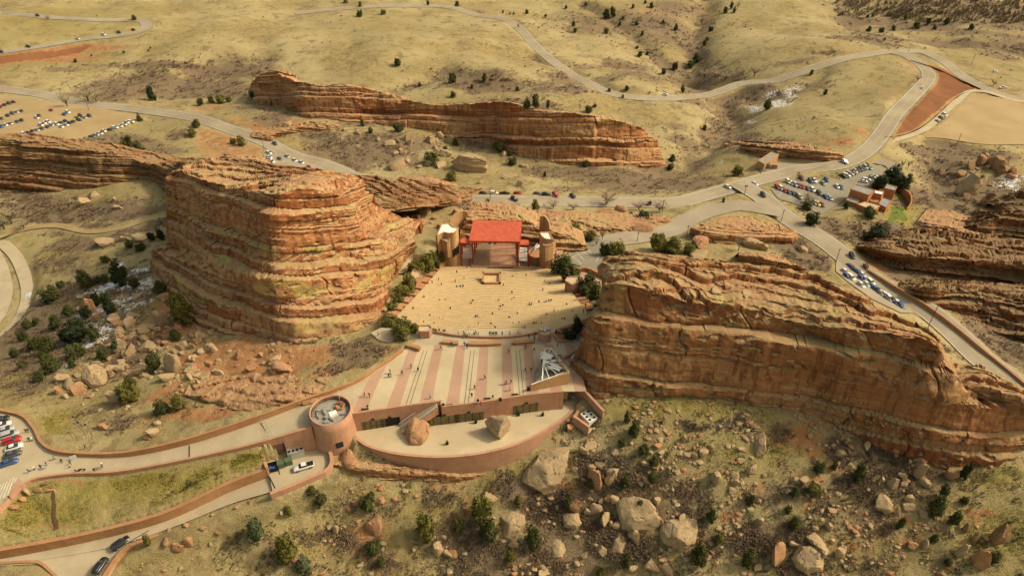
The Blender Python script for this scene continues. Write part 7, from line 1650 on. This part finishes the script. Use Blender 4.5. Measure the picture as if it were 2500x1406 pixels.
def bevel_mesh(me, w=0.05):
    bm = bmesh.new(); bm.from_mesh(me); bmesh.ops.recalc_face_normals(bm, faces=bm.faces)
    bmesh.ops.bevel(bm, geom=[e for e in bm.edges if e.calc_face_angle(0) > 0.5], offset=w, segments=2, affect='EDGES', clamp_overlap=True)
    for f in bm.faces: f.smooth = True
    bm.to_mesh(me); bm.free(); return me
for kd, c in CARS.items():
    m = MB(); loft(m, c['body']); b = bevel_mesh(m.mesh('body'), 0.04)
    m = MB(); loft(m, c['glass']); gl = m.mesh('glass'); gl.materials.append(M_GLASS)
    m = MB(); loft(m, c['roof']); rf_ = m.mesh('roof')
    m = MB(); m.tube([(0,-.12,0),(0,.12,0)], c['wz'], 12); wh = m.mesh('tyre'); wh.materials.append(M_BLACK)
    m = MB(); m.tube([(0,-.13,0),(0,.13,0)], c['wz'] * .6, 8); rm = m.mesh('rim'); rm.materials.append(M_RIM)
    m = MB(); m.box((0,0,0),(.08,.34,.16)); hl = m.mesh('headlight'); hl.materials.append(M_HEAD)
    m = MB(); m.box((0,0,0),(.08,.28,.18)); tl = m.mesh('tail_light'); tl.materials.append(M_TAIL)
    m = MB(); m.box((-1.85,0,1.09),(1.7,1.55,.05)); bed = m.mesh('load_bed'); bed.materials.append(M_BLACK)
    CM[kd] = dict(body=b, glass=gl, roof=rf_, wh=wh, rm=rm, hl=hl, tl=tl, bed=bed)
CMC = {}
def part(name, me, parent, loc=(0, 0, 0), rz=0):
    o = bpy.data.objects.new(name, me); COL.objects.link(o); o.parent = parent; o.location = loc
    if rz: o.rotation_euler = (0, 0, rz)
    return o
def painted(kd, key, col):
    if (kd, key, col) not in CMC:
        q = CM[kd][key].copy(); q.materials.append(PAINT[col]); CMC[(kd, key, col)] = q
    return CMC[(kd, key, col)]
FARM = {}
def far_mesh(kd, col):                          # a small far car: one mesh of paint, glass and tyres
    if (kd, col) in FARM: return FARM[(kd, col)]
    c = CARS[kd]; m = MB(); loft(m, c['body'], 0); loft(m, c['glass'], 1); loft(m, c['roof'], 0)
    for sx_ in (-1, 1):
        for sy in (-1, 1): m.tube([(sx_ * c['L'] * .6, sy * .72, c['wz']), (sx_ * c['L'] * .6, sy * .94, c['wz'])], c['wz'], 8, 2)
    me = m.mesh('parked_car'); bm = bmesh.new(); bm.from_mesh(me); bmesh.ops.recalc_face_normals(bm, faces=bm.faces); bm.to_mesh(me); bm.free()
    for q in (PAINT[col], M_GLASS, M_BLACK): me.materials.append(q)
    FARM[(kd, col)] = me; return me
def vehicle(px, py, dx, dy, kd, col, moving=False, full=None, z=None, label=None):
    g = G(px, py) if z is None else at_z(px, py, z)
    if z is None: g = g + [0, 0, 0.50 if bil(PAVE, np.array((g[0]-X0)/GS), np.array((g[1]-Y0)/GS)) > .5 else 0.05]
    g2 = at_z(px + dx * 3, py + dy * 3, g[2]); rz = math.atan2(g2[1] - g[1], g2[0] - g[0])
    dep = g[1] * cT - (g[2] - CH) * sT; ppm = F / dep
    name = {'car': 'car', 'suv': 'suv_car', 'pickup': 'pickup_truck'}[kd]
    if not (full if full is not None else ppm * 4.8 > 17):
        o = new_obj(name, far_mesh(kd, col)); o.location = g; o.rotation_euler = (0, 0, rz)
    else:
        o = empty(name, tuple(g), rz); c = CARS[kd]; M = CM[kd]
        part('body', painted(kd, 'body', col), o); part('glass', M['glass'], o); part('roof', painted(kd, 'roof', col), o)
        for sx_ in (-1, 1):
            for sy in (-1, 1):
                w_ = part('wheel', M['wh'], o, (sx_ * c['L'] * .6, sy * .82, c['wz'])); part('rim', M['rm'], w_)
        for sy in (-1, 1):
            part('headlight', M['hl'], o, (c['L'] * .93, sy * .58, .68 if kd == 'car' else .85)); part('tail_light', M['tl'], o, (-c['L'] * .965, sy * .62, .74 if kd == 'car' else .9))
        if kd == 'pickup': part('load_bed', M['bed'], o)
    tag(o, label, 'truck' if kd == 'pickup' else 'car', 'cars on the roads' if moving else 'parked cars')
    if not label: ITEMS.append((o, px, py, '%s %s %s' % ('moving' if moving else 'parked', CNAME[col], {'car': 'car', 'suv': 'suv', 'pickup': 'pickup truck'}[kd])))
    return o
random.seed(4)
def lotcars(s, ox, oy, sc, dx, dy, **kw):
    for tk in s.split():
        a = tk.split(','); kd = {'c': 'car', 'u': 'suv', 'p': 'pickup'}[a[3]] if len(a) > 3 else random.choice(['car', 'car', 'suv'])
        vehicle(ox + float(a[0]) / sc, oy + float(a[1]) / sc, dx, dy + random.uniform(-.06, .06), kd, a[2], **kw)
lotcars("""100,740,m 70,750,g 38,762,k 10,776,r 160,805,g 125,812,s 95,823,g 60,838,k 15,860,g 160,872,k 130,882,g 82,895,s 45,905,w 12,918,b 372,800,r 490,814,w 465,830,b 285,838,g 268,853,w
645,840,g 612,852,s 580,840,k 556,850,y 570,868,k 530,882,g 502,891,k 472,878,k 440,890,g 445,917,w 480,903,w 412,900,w 375,905,s 350,883,w 322,890,w 300,905,w 345,920,g 305,932,g 272,940,s 238,950,g 205,962,k 175,970,w
940,878,w 912,886,w 888,898,w 858,911,w 825,921,w 792,934,g 747,948,w 716,962,w 690,972,s 660,984,g""", 0, 0, 2.93, 1, 0.08)
lotcars("1927,1107,w 1930,1137,w 1948,1166,w 1925,1153,s", 0, 0, 2.93, 1, 0.02)
lotcars("2003,1148,g 2057,1130,s 2112,1157,w 2160,1172,w 2212,1207,r 2232,1240,w 2262,1240,w 2292,1242,w", 0, 0, 2.93, 1, 0.42)
lotcars("1970,1035,g,c", 0, 0, 2.93, 1, 0.42, moving=True)
lotcars("205,343,k,u 12,380,k 560,286,w 745,258,w 853,240,k 957,222,k", 0, 0, 2.93, 1, -0.13, moving=True)
lotcars("272,120,k", 0, 0, 2.93, 1, 0.08, moving=True)
lotcars("1180,474,k,c 1206,474,w,u 1232,475,k,p 1264,475,r,u 1312,475,g,c 1333,477,k,u 1356,479,r,u 1398,482,k,c", 0, 0, 1, 1, 0.03)
lotcars("1256,490,k,u 1776,460,w,c 1842,453,w,c", 0, 0, 1, 1, -0.12, moving=True)
lotcars("1622,233,w,p", 0, 0, 1, 1, 0, moving=True); lotcars("2251,218,w,c", 0, 0, 1, .5, -1, moving=True); lotcars("2061,399,w,u", 0, 0, 1, 1, -.15, moving=True)
lotcars("2305,284,w,u 2296,293,k,u 2287,301,k,c", 0, 0, 1, 1, 0.1); lotcars("1862,480,k,u", 0, 0, 1, 1, .4, moving=True)
lotcars("2448,216,w,p 2428,177,w,c", 0, 0, 1, 1, -.1)
lotcars("1195,1266,k 1219,1262,w 1243,1250,s 1262,1243,m 1280,1235,s 1300,1228,k 1318,1220,g 1335,1215,k 1352,1208,s 1366,1201,k 1384,1212,t", 1650, 0, 2.93, 1, 0.28)
lotcars("985,1303,w,p 960,1306,g 1075,1295,b 1050,1322,t 895,1287,m,u 800,1311,w 825,1321,w 850,1333,s 878,1341,m 903,1347,r 722,1350,r 750,1358,w 776,1373,r 803,1384,b 1150,1345,w 1178,1350,b", 1650, 0, 2.93, 1, 0.3)
lotcars("838,48,b 860,58,m 882,72,s 940,12,g 975,22,w 1022,45,g 992,113,w 1012,122,y 1042,128,m 1070,72,b 1100,82,s 1086,70,t", 1650, 460, 2.93, 1, 0.3)
lotcars("2107,447,w 2114,443,w 2127,437,s 2132,434,s", 0, 0, 1, 1, -.6)
lotcars("1255,495,k 1358,575,m", 1650, 460, 2.93, 1, .6, moving=True)
lotcars("1245,572,b 1262,584,m 1282,600,b 1303,614,b 1207,607,w 1222,640,b 1252,652,w 1330,630,w 1325,655,b 1350,668,b 1390,684,w 1360,698,w 1320,702,w 1402,717,b 1424,732,b 1444,746,k 1462,760,s 1492,773,w 1522,800,w 1550,815,k 1578,829,w 1605,850,b", 1650, 460, 2.93, 1, 0.0)
ZC = -9.7
for k, (a, b, c_, kd, lb) in enumerate(((2,1028,'k','suv','black car at the far end of the car park row, mostly out of frame'),(8,1040,'w','car','white car two places above the red one in the car park row'),(16,1052,'s','car','silver car with long windscreen above the grey one in the row'),(27,1064,'s','suv','silver car parked directly above the red car'),
        (31,1078,'r','suv','red car in the lower left car park row'),(36,1094,'w','car','white sedan parked directly below the red car'),(33,1111,'g','car','dark grey sedan between the white and the blue cars'),(24,1131,'b','car','blue car at the bottom of the car park row'))):
    vehicle(a, b, 1, -0.30, kd, c_, z=ZC, full=True, label=lb)
vehicle(297, 1328, 45, -32, 'suv', 'k', z=-17.2, full=True, label='upper of the two black cars on the service apron')
vehicle(247, 1383, 30, -42, 'suv', 'k', z=-17.9, full=True, label='lower of the two black cars, nearest the guard rail end')
vehicle(742, 1142, -1, 0.30, 'pickup', 'w', z=-9.12, full=True, label='white pickup truck parked in the sunken truck yard')

# ---------------------------------------------------------------- people
def skin_person(name, J, E, R):
    me = bpy.data.meshes.new('tmp'); me.from_pydata(J, E, []); o = bpy.data.objects.new('tmp', me); COL.objects.link(o)
    md = o.modifiers.new('s', 'SKIN'); 
    for i, r_ in enumerate(R): me.skin_vertices[0].data[i].radius = (r_, r_ * (0.72 if i in (1, 2, 3) else 1))
    me.skin_vertices[0].data[0].use_root = True
    s2 = o.modifiers.new('u', 'SUBSURF'); s2.levels = 1; s2.render_levels = 1
    dg = bpy.context.evaluated_depsgraph_get(); q = bpy.data.meshes.new_from_object(o.evaluated_get(dg)); q.name = name
    bpy.data.objects.remove(o); bpy.data.meshes.remove(me); return q
def pose(kind):
    if kind == 'sit':
        J = [(0,0,.48),(0,.02,.72),(0,.03,.98),(0,.02,1.10),(0,-.01,1.24),(.11,-.02,.46),(.12,-.44,.48),(.12,-.45,.06),(.13,-.58,.04),(-.11,-.02,.46),(-.12,-.44,.48),(-.12,-.45,.06),(-.13,-.58,.04),(.20,.03,.98),(.25,-.02,.72),(.18,-.24,.60),(-.20,.03,.98),(-.25,-.02,.72),(-.18,-.24,.60)]
    elif kind == 'walk':
        J = [(0,0,.93),(0,.0,1.15),(0,0,1.40),(0,0,1.52),(0,-.02,1.66),(.10,0,.88),(.11,-.20,.50),(.11,-.30,.08),(.12,-.44,.05),(-.10,0,.88),(-.11,.12,.48),(-.11,.34,.14),(-.12,.24,.05),(.20,0,1.40),(.26,.16,1.14),(.25,.10,.90),(-.20,0,1.40),(-.26,-.14,1.14),(-.24,-.32,.98)]
    else:
        J = [(0,0,.93),(0,0,1.15),(0,0,1.40),(0,0,1.52),(0,-.01,1.66),(.10,0,.88),(.11,-.01,.48),(.12,0,.08),(.13,-.14,.04),(-.10,0,.88),(-.12,0,.48),(-.13,0,.08),(-.14,-.14,.04),(.20,0,1.40),(.25,.02,1.12),(.22,-.12,.90),(-.20,0,1.40),(-.26,.0,1.12),(-.26,-.05,.86)]
    E = [(0,1),(1,2),(2,3),(3,4),(0,5),(5,6),(6,7),(7,8),(0,9),(9,10),(10,11),(11,12),(2,13),(13,14),(14,15),(2,16),(16,17),(17,18)]
    R = [.16,.15,.17,.065,.115,.095,.07,.05,.045,.095,.07,.05,.045,.065,.05,.04,.065,.05,.04]
    return J, E, R
M_SKIN = simple('skin', (0.45, 0.26, 0.16), 0.6, 0.05)
CL = {'black': (0.02,0.02,0.022), 'navy': (0.03,0.04,0.09), 'grey': (0.18,0.18,0.19), 'white': (0.7,0.68,0.64), 'red': (0.45,0.03,0.03), 'brown': (0.15,0.08,0.04), 'yellow': (0.65,0.55,0.05), 'light blue': (0.25,0.4,0.5), 'green': (0.07,0.12,0.05)}
M_CL = {k: simple(k.replace(' ', '_') + '_cloth', v, 0.9, 0.1) for k, v in CL.items()}
PB = {k: skin_person('person', *pose(k)) for k in ('stand', 'walk', 'sit')}
PMH = {}
def person_mesh(kind, top, leg):
    if (kind, top, leg) in PMH: return PMH[(kind, top, leg)]
    me = PB[kind].copy(); me.materials.clear()
    for q in (M_SKIN, M_CL[top], M_CL[leg], M_BLACK): me.materials.append(q)
    waist, neck = (0.60, 1.10) if kind == 'sit' else (0.95, 1.50)
    for p in me.polygons:
        c = p.center
        if c[2] > neck: i = 3 if (c[1] > 0.0 or c[2] > neck + (0.20 if kind != 'sit' else .2)) else 0
        elif c[2] > waist and not (kind == 'sit' and c[1] < -.3): i = 1
        elif abs(c[0]) > .19 and c[1] > -5 and kind != 'sit': i = 0
        elif c[2] < 0.07: i = 3
        else: i = 2
        p.material_index = i; p.use_smooth = True
    PMH[(kind, top, leg)] = me; return me
def bz(px, py):
    z = -14.0
    for _ in range(12): p = at_z(px, py, z); z = 0.6 * z + 0.4 * (float(bowl_z(np.array([p[0]]), np.array([p[1]]))[0]) + 0.35)
    return at_z(px, py, z)
def person(px, py, where, kind=None, top=None):
    if where == 'p': g = at_z(px, py, 0.02)
    elif where == 't': g = at_z(px, py, TZ + .02)
    elif where == 'b': g = bz(px, py)
    elif where == 's': g = at_z(px, py, -28.3)
    elif where == 'c': g = at_z(px, py, -9.7)
    else: g = G(px, py) + [0, 0, 0.42 if where == 'd' else 0.05]
    kind = kind or random.choice(['stand', 'walk', 'walk', 'stand'] + (['sit'] if where == 'b' else []))
    top = top or random.choice(['black', 'black', 'navy', 'grey', 'brown', 'black', 'green', 'white', 'light blue']); leg = random.choice(['navy', 'black', 'grey', 'navy'])
    o = new_obj('person', person_mesh(kind, top, leg)); o.location = g; o.rotation_euler = (0, 0, random.uniform(0, 6.28)); o.scale = (1.15, 1.15, 1.08)
    if kind == 'sit': o.location.z -= 0.0; o.rotation_euler = (0, 0, math.pi + random.uniform(-.4, .4))
    tag(o, None, 'person', 'visitors')
    ITEMS.append((o, px, py, 'person in %s top %s' % (top, {'stand': 'standing', 'walk': 'walking', 'sit': 'sitting'}[kind])))
random.seed(12)
def crowd(s, ox, oy, sc, where, **kw):
    for tk in s.split():
        a = tk.split(','); t_ = {'r': 'red', 'y': 'yellow', 'w': 'white'}.get(a[2]) if len(a) > 2 else None
        person(ox + float(a[0]) / sc, oy + (float(a[1]) + 12) / sc, where, top=t_, **kw)
crowd("""865,597 917,642 735,650 690,672,r 660,678,r 757,688 855,662 890,698 910,700 865,700 1065,608 1268,622 1360,620 1198,690 1260,745 1275,782 1258,795 1165,802 1195,835 1175,848 1167,868 1192,862 1080,875 980,808 970,822 782,797 742,797 633,778 562,782 538,812 555,862 490,850,r 675,912 1000,920 1015,918 745,932 765,938 1385,832 1400,830 1452,815 1503,812 1520,805 1530,806 1540,804 1507,903 1615,938 1633,938 1480,725,w 1495,665 1530,678 1650,835 1020,970 1028,985,w 1110,975 1140,1000 1268,968 1310,965 1338,995,w 1352,998 1435,968 1470,970 703,965 890,990 950,995 1415,970 615,932,w 630,962,r 1300,900 1120,900 820,860 1560,880 1240,930 1690,880""", 820, 460, 2.93, 'b')
crowd("938,572 965,578 1030,568 1100,575 1290,585 1400,580 840,528 855,530", 820, 460, 2.93, 's')
crowd("""700,1015 715,1020 722,1025 740,1020 770,1025 782,1022 878,1035,w 915,1035 925,1050 940,1055 955,1035,w 990,1045 1000,1030,y 1010,1036,y 1020,1045 1100,1042 1112,1040 1125,1042 1140,1040 1150,1042 1190,1040 1245,1038,w 1303,1030 1318,1040 1425,1040 1575,1025 1590,1025 1602,1030 1420,1070 1415,1090 1380,1060
830,1115 845,1118 920,1115 938,1132 750,1140,r 1237,1162 1355,1298 1397,1298 1440,1290,w 1432,1308 1418,1155 1358,1135 390,1310 380,1340 395,1335 475,1320 540,1272 1065,1350 1210,1390 1222,1390 1252,1382 590,1295 425,1085,r 305,1040,w 345,885 330,885 1585,1120 1730,1075 1750,1090,w 1795,1110 1770,880 1785,840 1800,895""", 820, 460, 2.93, 'p')
crowd("495,145 535,150 522,245 1022,160 1355,150 1385,212 1425,215,r 1525,165 1378,85,r 1662,98", 740, 920, 3.29, 'p')
crowd("2138,178 2163,178", 740, 920, 3.29, 't')
crowd("190,368 207,368 215,430 235,430,w 212,655 250,637,w 297,625 320,632 338,605 75,845", 0, 926, 2.93, 'c')
crowd("398,572 452,592 515,605 508,630 555,665 685,657 738,618,w 740,630", 0, 926, 2.93, 'd')
crowd("2108,965 2185,918,w 2265,975,w", 1000, 480, 5, 'd'); crowd("1430,865 1445,868", 740, 480, 1, 'd') if False else None
crowd("615,485", 0, 926, 2.93, 'g')
# motorcycle on the drive
g = G(201, 1152) + [0, 0, .42]; r = empty('motorcycle', tuple(g), 0.4); tag(r, 'black motorcycle parked on the drive beside a person', 'motorcycle')
m = MB(); m.tube([(-.5,0,.55),(0,0,.75),(.45,0,.85)], [.14,.2,.16], 8); m.build('body', PAINT['k'], r); m = MB(); m.box((-.35,0,.88),(.7,.28,.12)); m.build('seat', M_BLACK, r)
m = MB(); m.tube([(.7,0,.35),(.45,0,1.05)], .04, 5); m.tube([(.42,-.35,1.08),(.42,.35,1.08)], .025, 5); m.build('fork', M_STEEL, r)
for x_ in (-.72, .72): m = MB(); m.tube([(x_,-.06,.33),(x_,.06,.33)], .33, 12); m.build('wheel', M_BLACK, r)

# ---------------------------------------------------------------- poles, signs, flags
def pole(px, py, tx, ty, name, label, cat, arms=1, z=None, r_=0.16):
    g = G(px, py) if z is None else at_z(px, py, z); top = at_y(tx, ty, g[1]); h_ = max(3.0, top[2] - g[2])
    r = empty(name, tuple(g)); tag(r, label, cat)
    m = MB(); m.tube([(0,0,-.5),(0,0,h_)], [r_, r_ * .7], 7); m.build('pole', M_POLE, r)
    if arms: m = MB(); m.box((0,0,h_ - .6),(2.0,.14,.14), .6); m.build('crossarm', M_POLE, r)
    return r, h_
for a in (((2262,806,2290,740),'tall leaning utility pole beside the descending road at right'),((2040,641,2048,607),'utility pole on the inner bend of the descending road'),((1907,541,1912,512),'utility pole where the loop drive meets the descending road'),
          ((645,366,640,338),'utility pole above the white cars of the roadside pullout'),((218,271,207,235),'utility pole beside the dirt parking lot'),((2335,356,2342,326),'utility pole at the lower edge of the dirt field'),
          ((2371,160,2382,132),'utility pole at the corner of the upper right fenced yard'),((2216,131,2220,108),'utility pole at the junction on top of the hill'),((1556,590,1558,566),'lamp pole beside the backstage drive'),((1676,582,1680,550),'utility pole at the left end of the domed rock'),
          ((1197,486,1197,460),'utility pole by the main road above the stage at left'),((1477,503,1477,472),'utility pole by the main road above the stage at right'),((1617,516,1618,488),'utility pole by the main road near the loop drive')):
    pole(*a[0], 'utility_pole', a[1], 'pole')
r, h_ = pole(1817,476,1817,452,'sign_post','brown sign on a post at the road junction','sign', 0)
m = MB(); m.box((0,-.1,h_ - .6),(1.6,.12,1.0)); m.build('sign_board', M_BRN, r)
r, h_ = pole(1944,443,1945,420,'sign_post','tall totem like sign at the trading post lot entrance','sign', 0)
for k in range(2): m = MB(); m.box((0,-.1,h_ - .5 - 1.3 * k),(1.5,.14,.9)); m.build('sign_board', M_TAN if k else M_BRN, r)
for (a, b), l in zip(((1265,505),(1328,506)), ('white notice board left of the dark juniper behind the stage', 'white notice board right of the dark juniper behind the stage')):
    g = G(a, b); r = empty('notice_board', tuple(g)); tag(r, l, 'sign'); m = MB(); m.box((0,0,1.4),(1.5,.1,1.2)); m.build('board', M_WHITE, r)
    m = MB(); m.tube([(-.6,0,-.2),(-.6,0,1)], .06, 5); m.tube([(.6,0,-.2),(.6,0,1)], .06, 5); m.build('legs', M_POLE, r)
g = G(182, 1121) + [0,0,.4]; r = empty('sandwich_board', tuple(g), .4); tag(r, 'small white folding board on the drive', 'sign'); m = MB(); m.add([(-.8,-.35,0),(.8,-.35,0),(.8,0,1.3),(-.8,0,1.3)], [(0,1,2,3),(3,2,1,0)]); m.add([(-.8,.35,0),(.8,.35,0),(.8,0,1.3),(-.8,0,1.3)], [(0,1,2,3),(3,2,1,0)]); m.build('panel', M_WHITE, r)
g = G(126, 1200); r = empty('drain_headwall', tuple(g), .1); tag(r, 'pink concrete headwall at the top of the eroded channel', 'headwall'); m = MB(); m.box((0,0,.5),(1.9,.5,.9)); m.build('slab', M_STUC, r)
P = np.array([G(a, b) for a, b in ((130,1202),(131,1222),(134,1240),(132,1258),(137,1275),(139,1292))]); o = ribbon('eroded_channel', catmull(P, 1.0), [0.32 + .25 * math.sin(k * 1.7)**2 for k in range(len(catmull(P, 1.0)))], simple('dark_gully_soil', (0.10, 0.055, 0.03)), 0.28); tag(o, 'narrow dark eroded channel down the grass bank', None, None, 'structure')
fp = [((227,1067,209,1033),'tallest right hand flagpole with red and white flag',1),((209,1062,197,1028),'middle flagpole with striped flag above the drive',2),((199,1052,181,1014),'left flagpole with small flag above the drive',1),((178,1071,169,1053),'short bare pole left of the flagpoles',0),((190,1074,181,1057),'short red pole by the flagpoles',0)]
for a, l, fl in fp:
    r, h_ = pole(*a, 'flagpole', l, 'flagpole', 0, r_=0.07)
    if fl:
        V = []; Fq = []
        for i in range(9):
            for j in range(5): V.append((-.05 - i * .22, .12 * math.sin(i * .9 + j * .3), h_ - .2 - j * .27 - i * .06))
        for i in range(8):
            for j in range(4): Fq.append([i*5+j, i*5+j+1, (i+1)*5+j+1, (i+1)*5+j])
        me = bpy.data.meshes.new('flag'); me.from_pydata(V, [], Fq); me.materials.append(M_WHITE); me.materials.append(simple('flag_red', (0.5,.04,.04))); me.materials.append(M_BLUEP)
        for q, p in enumerate(me.polygons): j = q % 4; i = q // 4; p.material_index = 2 if (i < 3 and j < 2) else (1 if j % 2 == 0 else 0)
        new_obj('flag', me, r)
# sign and lamp details on the plaza: litter bins and benches along the front parapet
for k, (a, b) in enumerate(((891,1003),(1083,992),(1097,993),(1167,982),(1189,977),(1222,978),(1257,967),(1290,952))):
    p = at_z(a, b, 0.0); r = empty('litter_bin' if k % 2 else 'bench', tuple(p), .1); tag(r, ['dark bench by the plaza parapet nearest the round tower', 'black bin at the top of the outdoor stair', 'dark bench just right of the stair top', 'black bin on the plaza parapet above the middle doors', 'dark bench on the plaza above the striped boulder', 'black bin on the plaza above the striped boulder', 'dark bench at the right part of the plaza parapet', 'black bin beside the truss building'][k], 'bin' if k % 2 else 'bench')
    if k % 2:
        m = MB(); m.lathe((0,0,0),[(.35,0),(.38,1.0),(.3,1.12),(.01,1.15)],10); m.build('bin_body', M_BLACK, r)
    else:
        m = MB(); m.box((0,0,.45),(2.0,.5,.1)); m.box((0,.22,.7),(2.0,.08,.4)); m.build('seat', M_POLE, r); m = MB(); m.box((-.8,0,.2),(.1,.4,.4)); m.box((.8,0,.2),(.1,.4,.4)); m.build('legs', M_BLACK, r)

# ---------------------------------------------------------------- labels that single each thing out
LM = [('the round tower',806,1040),('the curved terrace wall',1150,1150),('the truck yard',720,1150),('the flagpoles',210,1050),('the lower left car park',60,1090),('the two black cars',280,1350),
 ('the huge leaning slab',1329,1140),('the broad pale boulder',1557,1250),('the tall standing slab',1855,1086),('the white faced boulder at the bottom edge',1974,1366),('the cliff foot',2150,1090),('the pale wedge boulder on the lower right slope',2159,1230),
 ('the right cliff corner',1420,900),('the left monolith corner',720,838),('the snow patches',330,690),('the curved walkway at left',60,700),('the left ridge',200,440),('the dirt parking lot',120,290),('the roadside pullout',720,390),
 ('the sandstone fin left end',660,210),('the sandstone fin middle',1100,270),('the sandstone fin right end',1600,360),('the huge layered valley boulder',1151,406),('the red stage roof',1210,560),('the backstage lot',1430,620),('the domed rock',1810,560),
 ('the loop drive',1600,560),('the trading post',2110,485),('the green lawn',2200,500),('the dirt field',2400,300),('the red bank',2300,220),('the hilltop junction',2170,128),('the dark gully',1790,280),('the snowy gully',1900,235),('the far winding road',1320,120),
 ('the hairpin road',300,70),('the upper right woodland',2350,30),('the stone shelter',1880,395),('the descending road',2200,730),('the right ledges',2300,640),('the far right ledges',2450,500),('the striped plaza',1150,900),('the left planting strip',970,760),('the right planting strip',1420,700),
 ('the seat top row',1200,815),('the control booth',1200,685),('the middle rows',1150,750),('the main road above the stage',1330,485),('the small road bridge',1480,225),('the lone hill juniper',971,160),('the bottom left slope',520,1330),('the grass bank between the drives',350,1190),('the drive',200,1130),
 ('the gnarled slope by the drive wall',400,1000),('the left boulder pile',400,850),('the bottom middle slope',1050,1310),('the bottom right corner',2380,1350),('the mid right boulder slope',1780,1180),('the lower left bank',700,1270),('the stage left rocks',950,540),('the far left valley',130,560),('the truss building',1350,890),('the terrace',1120,1070)]
lmx = np.array([[q[1], q[2]] for q in LM], float)
grp = {}
for o, px, py, w in ITEMS:
    d = np.hypot(lmx[:, 0] - px, (lmx[:, 1] - py) * 1.25); k = int(np.argmin(d)); dx = px - lmx[k, 0]; dy = py - lmx[k, 1]
    if d[k] < 16: rel = 'at'
    elif abs(dx) > 1.6 * abs(dy): rel = 'right of' if dx > 0 else 'left of'
    elif abs(dy) > 1.6 * abs(dx): rel = 'in front of' if dy > 0 else 'beyond'
    else: rel = ('front right of' if dx > 0 else 'front left of') if dy > 0 else ('back right of' if dx > 0 else 'back left of')
    if rel != 'at' and d[k] > 75: rel = 'well ' + rel
    grp.setdefault((w, rel, LM[k][0]), []).append((px, o))
ORD = ['leftmost', 'second', 'third', 'fourth', 'fifth', 'sixth', 'seventh', 'eighth', 'ninth', 'tenth', 'eleventh', 'twelfth']
for (w, rel, lm), L_ in grp.items():
    L_.sort(key=lambda q: q[0]); n = len(L_)
    for i, (px, o) in enumerate(L_):
        if n == 1: s = '%s %s %s' % (w, rel, lm)
        elif i == n - 1: s = '%s %s %s, rightmost of %s' % (w, rel, lm, ['', '', 'two', 'three', 'four', 'five', 'six', 'seven', 'eight', 'nine', 'ten', 'eleven', 'twelve', 'thirteen', 'fourteen'][min(n, 14)])
        elif i == 0: s = '%s %s %s, leftmost' % (w, rel, lm)
        else: s = '%s %s %s, %s from left' % (w, rel, lm, ORD[min(i, 11)])
        o['label'] = ' '.join(s.split()[:16])

r = empty('barrier_row', tuple(at_z(652, 1052, -2.3))); tag(r, 'row of small steel barriers across the drive left of the round tower', 'barrier')
for k, (a, b) in enumerate(((648,1030),(652,1038),(656,1046),(660,1054),(664,1062),(668,1070))):
    p = at_z(a, b, -2.25) - np.array(r.location); m = MB(); m.tube([p, p + [0, 0, 1.0], p + [-1.3, .25, 1.0], p + [-1.3, .25, 0]], .05, 5); m.build('barrier', M_STEEL, r)
for (a, b, z_), l in zip(((1385,800,0),(1440,790,-1)), ('', '')): pass
same = {}
for o, px, py, w in ITEMS: same.setdefault(o['label'], []).append((py, o))
for lb, L_ in same.items():
    if len(L_) > 1:
        L_.sort(key=lambda q: q[0])
        for i, (py, o) in enumerate(L_): o['label'] = ' '.join((('farther ' if i == 0 else 'nearer ' if i == len(L_) - 1 else 'middle ') + lb).split()[:16])
